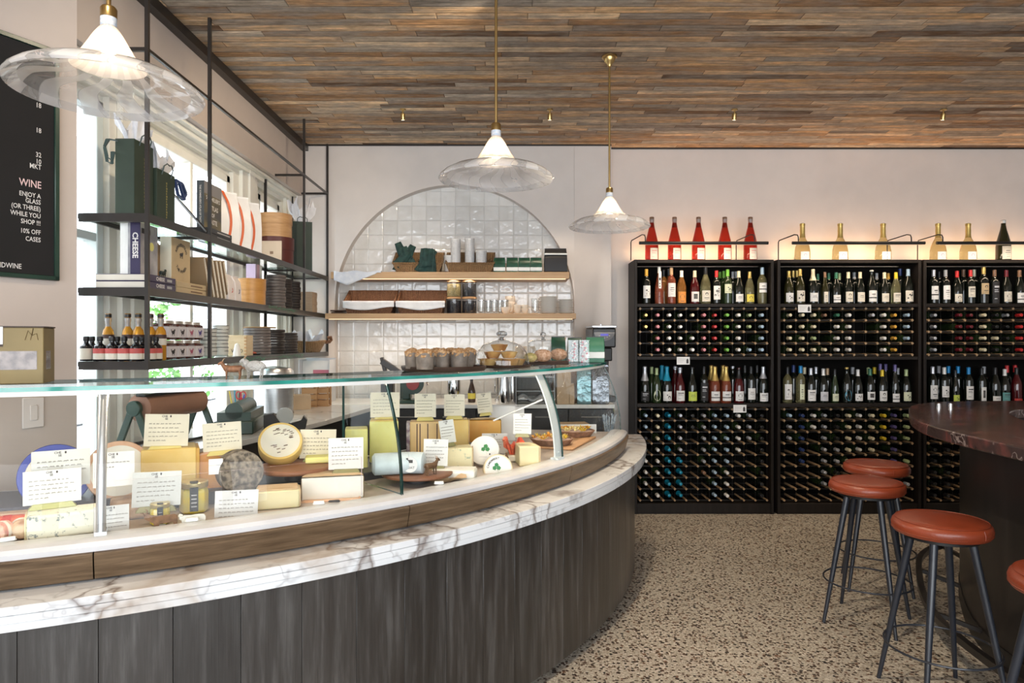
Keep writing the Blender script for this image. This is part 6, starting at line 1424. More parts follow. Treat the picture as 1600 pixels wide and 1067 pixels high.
# camemberts
def leaf3(mb, s, y):
    for a in (90, 200, -20):
        c = (s*.36*cos(rad(a)), s*.36*sin(rad(a))); n = 14; vs = []
        for i in range(n):
            t = 2*pi*i/n; k = s*.34*(1+.16*cos(5*t)); vs.append(mb.v((c[0]+k*cos(t), y, c[1]+k*sin(t))))
        mb.f(vs)
    mb.bar((0,y,-s*.2),(s*.35,y,-s*.95), s*.07, .0004)
M_clov = mat('clover_green', (.03,.20,.06), .5); M_box = mat('poplar_cheese_box', (.66,.56,.38), .6)
for i, (px, py, rp, R, tilt, yaw, lab) in enumerate(((757, 705, 24, 3.20, 30, -12, 'camembert with green clover label leaning back, upper one of two'), (777.5, 733, 23, 3.375-.03, 14, 8, 'camembert box reading CAMEMBERT round a green clover, lower one of two'))):
    r, r_, f_, t_ = face_wheel('camembert', lab, 'cheese', px, py, rp, R, .032, mat('camembert_label', (.78,.77,.74), .5), M_box if i else M_ch['rindwhite'], tilt, yaw=yaw, facef=.90)
    e = -t_/2-.0012
    mb = MB(); mb.M = TM((-.1*r_,0,.12*r_) if i else (.1*r_,0,.1*r_), 0); leaf3(mb, r_*.42, e); mb.build('clover', M_clov, f_)
    mb = MB()
    if i: mb.text('CAMEMBERT', r_*.20, TM((0,e,0), pi/2, rad(0), 0) @ Matrix.Rotation(rad(38), 4, 'Z'), curve_r=r_*.70, bold=.02)
    for k in range(6): mb.bar((-.25*r_+.09*r_*k, e, -.52*r_), (-.20*r_+.09*r_*k, e, -.44*r_), .0012, .0003)
    mb.blob((.42*r_, e, -.28*r_), .05*r_, .0005, .06*r_, 10, 6)
    mb.build('lettering', M_ink, f_)
slab('cheese_wedge', 'tall grey-green cheese wedge carrying an olive-clipped card', 'cheese', 806, 838, 694, 3.33, D1, .13, M_ch['pale'], M_ch['rindtan'], rindsides='r', thick=.006, taper=.8, rz=.25)
x, y = spotat(802, 3.24); o = crumple('waxed_parcel', 'bright red crumpled wrapping beside the tall pale wedge', 'wrapping', (x, y, D1+.03), .05, .045, .06, mat('bright_red_wrap', (.62,.06,.03), .35, col2=(.75,.22,.12), vs=40), 8)
o['label'] = 'bright red crumpled cheese wrapping beside the tall pale wedge'
x, y = spotat(802, 3.24); mb = MB(); mb.cbox(0,0,0,.09,.07,.032); o = mb.build('cheese_wedge', M_ch['cream'], bevel=.006, loc=(x, y, D1)); tag(o, 'low cream cheese under the red crumpled wrapping', 'cheese')
def beast(px, py, R, s, m, lab, horns=True, rz=0, z=None):
    x, y = spotat(px, R) if R else (px, py); r = thing('animal_figurine', lab, 'figurine', (x, y, z), rz)
    mb = MB(); 
    mb.tube([(-.50*s,0,.56*s),(-.44*s,0,.58*s),(-.2*s,0,.57*s),(.1*s,0,.56*s),(.34*s,0,.60*s),(.44*s,0,.60*s)], [.10*s,.18*s,.19*s,.18*s,.19*s,.10*s], 14)
    mb.tube([(.34*s,0,.62*s),(.48*s,0,.78*s),(.55*s,0,.90*s)], [.14*s,.10*s,.09*s], 12)
    mb.tube([(.50*s,0,.92*s),(.62*s,0,.88*s),(.74*s,0,.80*s)], [.085*s,.08*s,.045*s], 12)
    for (lx, ly) in ((-.36,.09),(-.38,-.09),(.28,.09),(.30,-.09)):
        mb.tube([(lx*s,ly*s,.50*s),((lx+(-.03 if lx < 0 else .01))*s,ly*s,.26*s),((lx+.01)*s,ly*s,.04*s),((lx+.03)*s,ly*s,0)], [.075*s,.045*s,.032*s,.04*s], 10)
    mb.tube([(-.50*s,0,.60*s),(-.60*s,0,.62*s),(-.64*s,0,.52*s)], [.04*s,.03*s,.012*s], 8)
    for k in (-1,1): mb.tube([(.50*s,k*.06*s,.95*s),(.46*s,k*.14*s,.93*s)], [.03*s,.012*s], 6)
    mb.build('body', m, r)
    if horns:
        mb = MB()
        for k in (-1,1): mb.tube([(.50*s,k*.04*s,.98*s),(.45*s,k*.06*s,1.10*s),(.36*s,k*.08*s,1.14*s)], [.025*s,.018*s,.006*s], 8)
        mb.build('horns', M_ch['rindbrown'], r)
    return r
M_cow = mat('dark_brown_figure', (.13,.07,.035), .55, var=.3, vs=80); M_goat = mat('brown_goat_fur', (.24,.11,.055), .6, var=.3, vs=90); M_sheep = mat('white_wool', (.72,.70,.66), .85, bump=1.0, bs=260, var=.05)
beast(674, 0, 3.33, .062, M_cow, 'small dark brown cow figurine in front of the white card', True, .9, zb_)
beast(790, 0, 3.28, .055, M_cow, 'tiny dark figurine tucked behind the camembert boxes', True, 1.4, D1)
# flower-topped tarts and the white boards
for i, (px, R, n, lab) in enumerate(((862, 3.20, 26, 'fruit tart topped with yellow flowers, nearer one by the pale arm'), (898, 3.22, 30, 'fluted tart topped with orange and yellow flowers, farther one'))):
    x, y = spotat(px, R); r = thing('flower_tart', lab, 'tart', (x, y, D1+.012)); R_ = .115
    mb = MB(); N = 72; rs = []
    for (rr, z, fl) in ((.80,0,0),(.97,.028,.03),(1.0,.032,.03),(.93,.032,.0),(.90,.022,0),(0,.022,0)):
        rs.append([mb.v((R_*rr*(1+fl*cos(2*pi*q/N*24))*cos(2*pi*q/N), R_*rr*(1+fl*cos(2*pi*q/N*24))*sin(2*pi*q/N), z)) for q in range(N)])
    for a, b in zip(rs, rs[1:]):
        for q in range(N): mb.f([a[q],a[(q+1)%N],b[(q+1)%N],b[q]], smooth=False)
    mb.build('crust', mat('fluted_pastry', (.26,.15,.10), .6, var=.25, vs=40), r)
    mb = MB(); mb.lathe([(0,.026),(R_*.9,.026)], 32); mb.build('filling', mat('cream_filling', (.66,.54,.50), .6, col2=(.40,.22,.2), vs=50), r)
    rn = random.Random(20+i)
    for q in range(n):
        a = rn.uniform(0, 6.28); rr = R_*.85*sqrt(rn.random()); c = (rr*cos(a), rr*sin(a), .030); mb = MB(); s = rn.uniform(.012,.020)
        for k in range(5):
            b = 2*pi*k/5+rn.random(); mb.grid(lambda u, v: (c[0]+cos(b)*s*u+sin(b)*s*.5*(v-.5)*u, c[1]+sin(b)*s*u-cos(b)*s*.5*(v-.5)*u, c[2]+.004+s*.8*u*u+.003*v), 2, 2, smooth=False)
        mb.build('flower', mat(('yellow_petal','orange_petal','pale_petal')[q % 3], ((.75,.52,.04),(.72,.32,.03),(.78,.66,.30))[q % 3], .5), r, outward=False)
x, y = spotat(880, 3.21); r = thing('serving_board', 'pale wooden board carrying the two flower-topped tarts', 'board', (x, y+.0, D1), 1.2); mb = MB(); mb.box(-.26,.22,-.13,.13,0,.0115); mb.build('plank', mat('warm_board', (.52,.30,.16), .5), r, bevel=.003)
for (px0, px1, y0, y1, R, lab) in ((765, 805, 634, 695, 2.97, 'blank white board standing behind the gold cheese'), (805, 812, 636, 690, 2.99, 'second white board, its edge showing behind the first'), (874, 932, 663, 703, -15.0, 'long blank white board standing behind the tarts')):
    x, y = spotat((px0+px1)/2, R) if R > 0 else pxang((px0+px1)/2, R); w = (px1-px0)/F*y*(1 if px1-px0 > 10 else 3.0); h = zat(y0, y)-(zC if px0 < 850 else D1); mb = MB(); mb.cbox(0,0,0,w,.004,h); o = mb.build('white_board', mat('blank_white_board', (.76,.75,.73), .5), loc=(x, y, zC if px0 < 850 else D1), rot=(0,0,face(x,y)+(.0 if px0 < 800 else .15))); tag(o, lab, 'board')
# price cards
card(57, 134, 703, 760, 3.22, 'overexposed white card overlapping the blue-rinded cheese, upper', 'grey', None)
card(44, 120, 734, 786, 3.26, 'white card in front of the blue-rinded cheese, lower left', 'white', 'green')
card(150, 206, 706, 760, 3.24, 'white card standing before the white-faced wheel', 'white', None, n=2)
card(228, 290, 647, 697, 3.03, 'cream card with yellow clip on the tall yellow block', 'cream', 'yellow', rot=3)
card(210, 278, 737, 791, 3.30, 'greyish card above the lower yellow jar', 'grey', 'olive', rot=2)
card(320, 376, 660, 704, 3.05, 'cream card clipped on the orange half wheel', 'cream', 'yellow', rot=-2)
card(324, 351, 710, 741, 2.955+.02, 'small blank white tag hanging on the orange half wheel', 'white', None, n=0) if 0 else None
card(337, 400, 766, 815, 3.33, 'white card low at the front, right of the wooden sheep', 'white', None, rot=2)
card(469, 523, 671, 716, 3.02, 'cream card on the small wedge, left of the foremost white card', 'cream', 'green', rot=2)
card(514, 567, 684, 733, 3.25, 'white card clipped on the white half wheel', 'white', 'olive', rot=0)
card(579, 624, 613, 652, 2.89, 'cream card on the lemon-yellow block at the glass seam', 'cream', 'yellow')
card(648, 681, 615, 652, 2.93, 'cream card on the striped orange cheese', 'cream', 'yellow')
card(694, 726, 616, 650, 2.95, 'cream card on the butter-yellow block', 'cream', 'yellow')
card(747, 770, 614, 645, 2.95, 'cream card leaning right on the gold half wheel', 'cream', 'yellow', rot=-6)
card(690, 713, 656, 692, 3.12, 'grey-toned tilted card between striped and blue cheeses', 'grey', 'olive', rot=-8)
card(661, 699, 686, 728, 3.24, 'white card behind the small cow figurine', 'white', 'olive', rot=2)
card(753, 793, 677, 708, 3.10, 'white card behind the upper camembert', 'white', None)
card(802, 830, 646, 678, 3.33, 'white card clipped on the tall pale wedge', 'white', 'olive', rot=1)
card(150, 198, 790, 838, 3.34, 'white card in front of the soft white wedge at chrome post', 'white', None)
r = thing('blank_tag', 'small blank white tag hanging down the front of the orange half wheel', 'tag', (0,0,0)); x, y = spotat(337, 3.17); r.location = (x, y, zat(741, y)); r.rotation_euler = (0,0,face(x,y)); mb = MB(); mb.box(-.022,.022,-.001,.001,0,.030); mb.box(-.022,.022,-.001,.001,.031,.052); mb.build('paper', M_white, r)
# ---------------------------------------------------------------- on top of the case
ZG = 1.3125
def top_at(px, R=3.15): return spotat(px, R)
# gift box at the left end
x, y = spotat(14, 3.10)
r = thing('gift_box', 'tan gift box with a clear window, plant drawings and brown lid', 'gift box', (x, y, ZG), face(x, y)-.28)
k = 1/F*y; w, h = .105, zat(512, y)-ZG; Mb = mat('olive_tan_card', (.25,.19,.085), .6)
mb = MB(); mb.box(-w-.02,w,-.06,.06,0,h); mb.build('carton', Mb, r, bevel=.002)
mb = MB(); mb.box(-w-.022,w+.002,-.062,.062,h,h+.004); mb.build('lid', mat('dark_brown_card', (.05,.03,.02), .6), r)
mb = MB(); mb.box(-.015,w*.84,-.0612,-.0602,h*.25,h*.58); mb.build('clear_window', mat('window_contents', (.07,.04,.03), .15, col2=(.22,.17,.15), vs=45, coat=.6), r)
mb = MB(); mb.box(w,w+.0012,-.035,.012,h*.25,h*.58); mb.build('side_window', MC['window_contents'], r)
mb = MB(); mb.box(-w*.80,w*.02,-.0625,-.061,h*.66,h+.002); l_ = mb.build('paper_label', M_white, r); mb = MB(); mb.box(-w*.80,w*.02,-.0632,-.0624,h*.66,h*.70); mb.build('brown_band', MC['dark_brown_card'], l_)
mb = MB()
for k_ in range(4): mb.box(-w*.68,-w*.1,-.0632,-.0626,h*(.76+.05*k_),h*(.765+.05*k_))
mb.build('print', mat('grey_print', (.4,.38,.38), .7), l_)
mb = MB()
for (cx_, cz_) in ((w*.72, .86), (-w*.6,.42), (-w*.75,.15), (-w*.35,.20)):
    for a in (0,1.3,2.6): mb.tube([(cx_,-.0615,h*cz_),(cx_+.012*cos(a),-.0615,h*cz_+.016*sin(a)+.006),(cx_+.018*cos(a+.5),-.0615,h*cz_-.014)], .0009, 4)
mb.build('plant_drawing', mat('brown_line', (.16,.11,.05), .7), r)
# goat and sheep
x, y = spotat(363, 3.20); beast(x, y, None, .062, M_goat, 'little brown horned goat figurine on the glass top', True, pi+.25, ZG+.0)
bpy.data.objects
x, y = spotat(397, 3.16); g = beast(x, y, None, .070, M_sheep, 'little white woolly sheep figurine on the glass top', True, pi-.1, ZG)
mb = MB(); s = .070; mb.blob((-.05*s,0,.60*s), .56*s, .27*s, .27*s, 18, 12, jit=.12, seed=2); mb.blob((.42*s,0,.72*s), .17*s, .18*s, .2*s, 12, 8, jit=.15, seed=3); mb.build('fleece', M_sheep, g)
# trays, muffins, cloches
M_tray = mat('dark_wood_tray', (.045,.025,.018), .45, var=.2)
def round_tray(px0, px1, R, lab, h=.022, z=ZG):
    x, y = spotat((px0+px1)/2, R); R_ = (px1-px0)/2/F*y; r = thing('wooden_tray', lab, 'tray', (x, y, z)); mb = MB(); mb.lathe([(0,0),(R_*.92,0),(R_*.97,.004),(R_,h*.8),(R_*.985,h),(R_*.95,h),(R_*.93,h*.6),(0,h*.6)], 56); mb.build('dish', M_tray, r); return x, y, R_
xt, yt, Rt = round_tray(627, 760, 3.12, 'round dark wooden tray full of crumb-topped muffins')
M_case = mat('grey_baking_paper', (.20,.165,.135), .6, var=.25, vs=30); M_crumb = mat('golden_crumble', (.40,.19,.06), .8, col2=(.62,.42,.24), vs=90, bump=.8, bs=120)
def muffin(x, y, z, R_, h, lab, seed, group):
    r = thing('crumble_muffin', lab, 'muffin', (x, y, z), seed, group); N = 24; mb = MB()
    rs = []
    for (rr, zz) in ((0,0),(.86,0),(1.0,h),(.97,h),(.90,h*.93),(0,h*.93)):
        rs.append([mb.v((R_*rr*(1+.03*cos(2*pi*q/N*8))*cos(2*pi*q/N), R_*rr*(1+.03*cos(2*pi*q/N*8))*sin(2*pi*q/N), zz+(.003*sin(q*1.7+seed) if rr > .94 else 0))) for q in range(N)])
    for a, b in zip(rs, rs[1:]):
        for q in range(N): mb.f([a[q],a[(q+1)%N],b[(q+1)%N],b[q]], smooth=False)
    mb.build('paper_case', M_case, r)
    mb = MB(); mb.blob((0,0,h*.93), R_*1.0, R_*1.0, .024, 18, 8, jit=.3, seed=seed); rn = random.Random(seed)
    for q in range(34):
        a = rn.uniform(0,6.28); rr = R_*.92*sqrt(rn.random()); s = rn.uniform(.004,.008); mb.blob((rr*cos(a), rr*sin(a), h*.93+.016*(1-(rr/R_)**2)+.004), s, s, s, 5, 4, jit=.3, seed=q)
    mb.build('crumble_top', M_crumb, r)
hM = .066
for i, (px, dR, w, lab) in enumerate(((645,-.02,.034,'leftmost crumb-topped muffin on the round tray'),(664,.075,.040,'big crumb-topped muffin at the front left of the round tray'),(682,-.06,.036,'rear crumb-topped muffin in the middle of the round tray'),(690,.05,.034,'muffin in the dark case, front middle of the round tray'),(718,.07,.040,'big crumb-topped muffin at the front right of the round tray'),(733,-.01,.034,'rightmost crumb-topped muffin on the round tray'),(705,-.08,.034,'rearmost crumb-topped muffin, between the two right ones'))):
    x, y = spotat(px, 3.12+dR); muffin(x, y, ZG+.0135, w, hM, lab, i+1, 'muffins on the round tray')
def cloche(px0, px1, ytop, R, lab, flat=False):
    x, y = spotat((px0+px1)/2, R); R_ = (px1-px0)/2/F*y; h = zat(ytop, y)-ZG-.014; r = thing('glass_cloche', lab, 'glass dome', (x, y, ZG+.014))
    kz = .72*h; prof = [(R_,0),(R_*1.0,.008),(R_*.985,kz*.25),(R_*.90,kz*.55),(R_*.70,kz*.80),(R_*.40,kz*.95),(R_*.16,kz*1.02)] if not flat else [(R_,0),(R_,kz*.7),(R_*.93,kz*.92),(R_*.75,kz),(R_*.2,kz*1.02)]
    mb = MB(); mb.lathe(prof, 44); mb.build('dome', m_glass('cloche_glass', (.96,.97,.97), 1.8) if 'cloche_glass' not in MC else MC['cloche_glass'], r)
    mb = MB(); K = h-kz; mb.lathe([(R_*.16,kz*1.0),(R_*.08,kz*1.0+K*.25),(R_*.10,kz+K*.4),(R_*.20,kz+K*.6),(R_*.19,kz+K*.85),(R_*.1,kz+K),(0,kz+K)], 20); mb.build('knob', mat('solid_glass', (.80,.82,.83), .05, trans=.8), r)
    return x, y, R_
xt, yt, R_ = round_tray(738, 830, 3.10, 'dark round tray under the bell-shaped glass cloche', .014)
cloche(741, 827, 517, 3.10, 'bell-shaped glass cloche with knob over little golden pastries')
M_past = mat('golden_pastry', (.50,.25,.07), .4, col2=(.74,.50,.20), vs=20, coat=.2); M_past2 = mat('browned_pastry', (.32,.13,.04), .35, col2=(.62,.36,.12), vs=16, coat=.3)
for i, (dx, dy, dz) in enumerate(((-.065,-.04,0),(.045,-.055,0),(-.01,.055,0),(-.08,.035,0),(.075,.03,0),(-.045,-.01,.036),(.035,.0,.036),(-.012,.0,.072))):
    o = thing('pastry_tart', 'small golden pastry under the bell cloche, %s' % ['front left','front right','back middle','left','right','second layer left','second layer right','on top of the heap'][i], 'pastry', (xt+dx, yt+dy, ZG+.0095+dz), i*.7, 'pastries under the bell cloche')
    mb = MB(); mb.lathe([(0,0),(.028,0),(.042,.026),(.043,.032),(.036,.030),(.030,.026),(0,.025)], 20); mb.build('shell', M_past2 if i % 2 else M_past, o); mb = MB(); mb.blob((0,0,.027), .034, .034, .008, 12, 6, jit=.15, seed=i); mb.build('custard', M_past, o)
x, y = spotat(852, 3.12); r = thing('wooden_tray', 'narrow dark tray of seeded buns before the flat-topped cloche', 'tray', (x, y, ZG), face(x,y)+.5); mb = MB(); mb.box(-.12,.12,-.055,.055,0,.020); mb.build('board', M_tray, r, bevel=.004)
M_seed = mat('seeded_crust', (.40,.22,.12), .7, col2=(.66,.46,.34), vs=70, bump=.8, bs=90)
for i, (px, R, s, lab) in enumerate(((829,3.10,.036,'green-flecked seeded bun half hidden by the bell cloche'),(848,3.11,.050,'large seeded pink-brown bun in the middle of the dark tray'),(873,3.10,.050,'large seeded pink-brown bun at the right of the dark tray'))):
    x, y = spotat(px, R+.03); mb = MB(); mb.blob((0,0,s*.62), s, s, s*.66, 22, 12, jit=.06, seed=i)
    rn = random.Random(i)
    for q in range(40):
        a = rn.uniform(0,6.28); t = rn.uniform(.25,1.45); mb.blob((s*cos(t)*cos(a), s*cos(t)*sin(a), s*.62+s*.66*sin(t)), .004,.003,.002, 5, 4)
    o = mb.build('seeded_bun', M_seed if i else mat('herb_crust', (.32,.30,.10), .7, col2=(.56,.44,.22), vs=60), loc=(x, y, ZG+.021)); tag(o, lab, 'bun', 'seeded buns on the glass top')
cloche(824, 873, 519, 2.985, 'flat-topped glass cloche with a thick knob, behind the seeded buns', True)
for i, (px, R, w, h, m, lab, rz) in enumerate(((872,-16.2,.085,.155,M_bagg,'green pouch bag standing behind the clear sweets box',.1),(898,-14.2,.09,.15,M_bagg,'green pouch bag half hidden behind the right green bag',.1),(930,-15.4,.112,.155,mat('mid_green_bag', (.05,.22,.12), .4, col2=(.02,.12,.07), vs=8),'large green coffee bag with a wide white band, rightmost on the glass',-.05))):
    x, y = pxang(px, R); coffee_bag(x, y, ZG, w, h, .07, m, M_bandw if i == 2 else None, lab, face(x, y)+rz, None, bandz=(.18,.42), topm=mat('black_bag_top', (.015,.02,.018), .4))
x, y = pxang(904, -17.2); r = thing('sweets_box', 'clear boxes of red and white sweets before the green bags', 'sweets', (x, y, ZG), face(x, y)+.1); k = y/F
mb = MB(); w, h = 16*k, 36*k
for s_ in (-1, 1): mb.box(s_*w*.52-w*.48, s_*w*.52+w*.48, -.022, .022, 0, h)
mb.build('clear_box', M_clear, r); rn = random.Random(3)
for q in range(44):
    mb = MB(); s_ = -1 if q % 2 else 1; mb.blob((s_*w*.52+rn.uniform(-.36,.36)*w, rn.uniform(-.014,.014), .008+(h-.016)*(q/44)), .0062, .006, .006, 8, 6); mb.build('sweet', mat('white_sweet', (.75,.68,.68), .4) if q % 3 else mat('red_sweet', (.50,.05,.07), .4), r)
x, y = spotat(674, 2.9)
# ---------------------------------------------------------------- goods on the window rack
S1, S2, S3 = 1.3535, 1.6755, 1.9985
def abox(name, lab, cat, x0, x1, y0, y1, z0, z1, m, group=None, part='cover', bevel=.002, rz=0, rx=0):
    cx, cy = (x0+x1)/2, (y0+y1)/2; r = thing(name, lab, cat, (cx, cy, z0), rz, group)
    if rx: r.rotation_euler = (rx, 0, rz)
    mb = MB(); mb.box(x0-cx, x1-cx, y0-cy, y1-cy, 0, z1-z0); mb.build(part, m, r, bevel=bevel); return r, (x1-x0)/2, (y1-y0)/2, z1-z0
M_bag = mat('forest_green_paper', (.030,.048,.032), .55, var=.12); M_bagl = mat('forest_green_paper_side', (.030,.048,.032), .55)
M_tissue = mat('white_tissue', (.80,.80,.82), .6, var=.08, vs=12, bump=.5, bs=25)
M_rib = mat('dark_green_ribbon', (.02,.045,.04), .4, sheen=.3); M_ribn = mat('navy_ribbon', (.03,.05,.13), .35)
def gift_bag(lab, x, y, w, dp, h, rz, seed, txt=True, rib=M_rib, bow=1, th=.10):
    r = thing('paper_gift_bag', lab, 'gift bag', (x, y, S3), rz)
    mb = MB(); A = [mb.v(c) for c in ((-w/2,-dp/2,0),(w/2,-dp/2,0),(w/2,dp/2,0),(-w/2,dp/2,0))]; B_ = [mb.v(c) for c in ((-w/2,-dp/2,h),(w/2,-dp/2,h),(w/2,dp/2,h),(-w/2,dp/2,h))]
    for i in range(4): mb.f([A[i],A[(i+1)%4],B_[(i+1)%4],B_[i]])
    mb.f(A[::-1]); mb.f([mb.v((c.co.x, c.co.y, h-.02)) for c in B_]); mb.build('bag_body', M_bag, r, bevel=.0015)
    crumple('tissue', '', '', (0,0,h-.022), w*.62, dp*.62, th, M_tissue, seed, parent=r)
    mb = MB()
    for s_ in (-1, 1): mb.tube([(w/2+.001, s_*dp*.25, h-.02),(w/2+.012, s_*dp*.25, h+.02),(w/2+.016, s_*dp*.12, h+.035),(w/2+.016, 0, h+.03)], .003, 6)
    mb.build('handle', rib, r)
    if bow:
        mb = MB(); ox, oy = (-w/2-.004, -dp*.5-.006)
        for k in range(2):
            P_ = [(ox+.02, oy, h-.012),(ox-.015-.01*k, oy-.004, h-.006),(ox-.035, oy-.006, h-.04),(ox-.022, oy-.008, h-.085-.02*k),(ox-.002, oy-.006, h-.10-.015*k),(ox+.004-.008*k, oy-.002, h-.06)]
            for a, b in zip(P_, P_[1:]): mb.bar(a, b, .012, .004)
        mb.build('ribbon_loop', rib, r)
    if txt:
        mb = MB()
        for k in range(14): mb.box(w/2, w/2+.0008, .0, .006+.002*(k%3), h*(.12+.05*k), h*(.155+.05*k))
        mb.build('gold_print', mat('muted_gold_foil', (.42,.34,.10), .35, .6), r)
    return r
gift_bag('tall dark green paper gift bag at the front corner of the top rack shelf', -1.705, 3.085, .085, .16, .335, 0, 3)
gift_bag('second, shorter dark green gift bag with a navy ribbon on top rack shelf', -1.695, 3.262, .085, .17, .25, 0, 5, rib=M_rib, bow=0)
mb = MB()
for k, (a, b) in enumerate((((0,0,0),(.01,.05,-.01)),((.01,.05,-.01),(.012,.085,-.05)),((.012,.085,-.05),(.008,.06,-.085)),((.008,.06,-.085),(.004,.02,-.07)),((.004,.02,-.07),(0,0,0)),((.006,.03,-.01),(.012,.07,-.085)))): mb.bar(a, b, .012, .012)
o = mb.build('ribbon_bow', M_ribn, loc=(-1.655, 3.35, 2.235)); o.parent = [c for c in SC.objects if c.name.startswith('paper_gift_bag.001')][0]; o.location = (.042, .088, .235)
gift_bag('dark green gift bag with white tissue at the far end of top rack shelf', -1.665, 5.42, .10, .15, .385, 0, 8, txt=False, bow=0, th=.16).rotation_euler.z = -pi/2+.3
# books
M_pages = mat('book_pages', (.66,.62,.54), .7, var=.1, vs=3, stretch=(1,1,60))
def tbox(parent, name, m, b): mb = MB(); mb.box(*b); return mb.build(name, m, parent)
def xtext(parent, name, lines, m, x, size, rot=0, bold=.015):
    mb = MB()
    for (t, y, z, s) in lines: mb.text(t, s, TM((x, y, z), pi/2, 0, pi/2) @ Matrix.Rotation(rot, 4, 'Z'), bold=bold)
    return mb.build(name, m, parent)
M_navy = mat('deep_violet_cover', (.035,.028,.075), .4)
r, a, b, h = abox('book', 'standing food book with a landscape cover reading ATLAS OF TASTE', 'book', -1.70, -1.66, 3.68, 3.90, S3+.056, S3+.312, mat('landscape_cover', (.035,.032,.028), .4, col2=(.16,.125,.05), vs=6, stretch=(1,1,3)))
tbox(r, 'sky_band', mat('grey_sky_print', (.20,.19,.19), .4), (a, a+.0006, -b, b, h*.74, h)); tbox(r, 'spine', mat('slate_blue_spine', (.07,.085,.10), .4), (-a, a, -b-.001, -b+.001, 0, h))
xtext(r, 'title', [('SOMMELIER\'S', .0, h*.66, .030), ('ATLAS', .01, h*.47, .036), ('OF', .0, h*.32, .030), ('TASTE', .0, h*.17, .036)], M_let, a+.0012, .03)
mb = MB(); mb.text('THE SOMMELIER\'S ATLAS OF TASTE', .013, TM((0,-b-.0014,h*.5), pi/2) @ Matrix.Rotation(-pi/2, 4, 'Z'), bold=.02); mb.build('spine_title', M_let, r)
for k in range(2):
    r, a, b, h = abox('book', ['lower','upper'][k]+' of two dark books lying under the landscape-cover book', 'book', -1.80, -1.625, 3.66, 3.96, S3+.028*k, S3+.0275+.028*k, mat('charcoal_cover', (.02,.02,.022), .4), 'dark books under the landscape-cover book')
    tbox(r, 'spine_print', mat('faint_white_print', (.4,.4,.4), .5), (a, a+.0006, -b*.3, b*.8, h*.4, h*.62))
for k in range(2):
    r, a, b, h = abox('book', ['bottom','top'][k]+' one of two violet books with CHEESE on the spine, lying flat', 'book', -1.83, -1.603, 3.00, 3.255, S2+.0315*k, S2+.031+.0315*k, M_navy, 'violet cheese books lying flat')
    tbox(r, 'page_block', M_pages, (-a+.002, a-.006, -b-.0005, b-.004, .003, h-.003)); xtext(r, 'spine_title', [('CHEESE', -.015, h*.5, .022)], M_let, a+.0006, .02, bold=.03); tbox(r, 'small_print', MC['faint_white_print'], (a, a+.0006, .045, .09, h*.3, h*.7))
r, a, b, h = abox('book', 'upright violet-spined book reading CHEESE down the spine, grey cover', 'book', -1.712, -1.655, 3.04, 3.19, S2+.0635, S2+.2955, mat('grey_photo_cover', (.24,.24,.26), .4, col2=(.46,.45,.45), vs=12))
tbox(r, 'spine', M_navy, (-a*.55, a, -b-.0015, -b+.001, 0, h)); tbox(r, 'back_cover', M_white, (-a-.035, -a*.4, -b+.004, -b+.006, 0, h*.99))
mb = MB(); mb.text('CHEESE', .034, TM((a*.2,-b-.002,h*.56), pi/2) @ Matrix.Rotation(-pi/2, 4, 'Z'), bold=.03); mb.build('spine_title', M_let, r)
mb = MB(); mb.M = TM((a+.001, b*.25, h*.58), 0, pi/2, 0); mb.lathe([(0,0),(.020,0)], 20, smooth=False); mb.build('yellow_sticker', mat('pale_yellow_sticker', (.66,.62,.20), .5), r); tbox(r, 'title_block', M_black, (a, a+.0008, -b*.85, b*.1, h*.80, h*.90))
for k in range(2):
    r, a, b, h = abox('book', ['bottom','top'][k]+' one of two tan books lying under the upright tan book', 'book', -1.80, -1.612, 3.285, 3.60, S2+.029*k, S2+.0285+.029*k, mat('tan_cover', (.50,.38,.22), .5), 'tan books lying flat on the middle rack shelf'); tbox(r, 'spine_print', mat('brown_print', (.20,.12,.07), .6), (a, a+.0006, -b*.1, b*.7, h*.38, h*.62))
r, a, b, h = abox('book', 'upright tan book reading REINVENTING THE WHEEL on its cover', 'book', -1.70, -1.645, 3.30, 3.49, S2+.0585, S2+.272, mat('tan_cover', (.50,.38,.22), .5))
tbox(r, 'spine', mat('cream_spine', (.66,.62,.50), .5), (-a, a-.002, -b-.0015, -b+.001, 0, h)); mb = MB()
Mx = TM((a+.001, 0, h*.60), pi/2, 0, pi/2); mb.text('REINVENTING', .022, Mx, curve_r=.055, bold=.025); Mx = TM((a+.001, 0, h*.50), pi/2, 0, pi/2); mb.text('THE WHEEL', .022, Mx, curve_r=.055, bold=.025, down=True)
mb.build('title', M_ink, r); mb = MB(); mb.M = TM((a+.0008, 0, h*.64), 0, 0, 0); mb.blob((0,0,0), .0005, .018, .009, 10, 6); mb.blob((0,.014,.008), .0005, .006, .006, 8, 5)
for q in (-.012,-.006,.007,.013): mb.box(0,.0006,q-.001,q+.001,-.018,0)
mb.build('cow_drawing', M_ink, r)
for k in range(3): abox('book', '%s of three kraft-covered books standing at the back, left of the tan book' % ['first','second','third'][k], 'book', -1.80, -1.70, 3.235+.030*k, 3.258+.030*k, S2, S2+.245-.006*k, mat('kraft_cover', (.27,.18,.10), .7), 'kraft books standing at the back of the rack', rz=.0)
for k in range(6):
    y = 3.70+.050*k; r, a, b, h = abox('book', '%s of the six kraft-covered books leaning on the middle rack shelf' % ['first','second','third','fourth','fifth','last'][k], 'book', -1.80, -1.635, y-.012, y+.012, S2+.006, S2+.225+.004*(k%3), mat('kraft_cover', (.27,.18,.10), .7), 'kraft books leaning on the middle rack shelf', rx=rad(20))
    tbox(r, 'page_block', M_pages, (a-.001, a+.0012, -b*.72, b*.72, .004, h-.004))
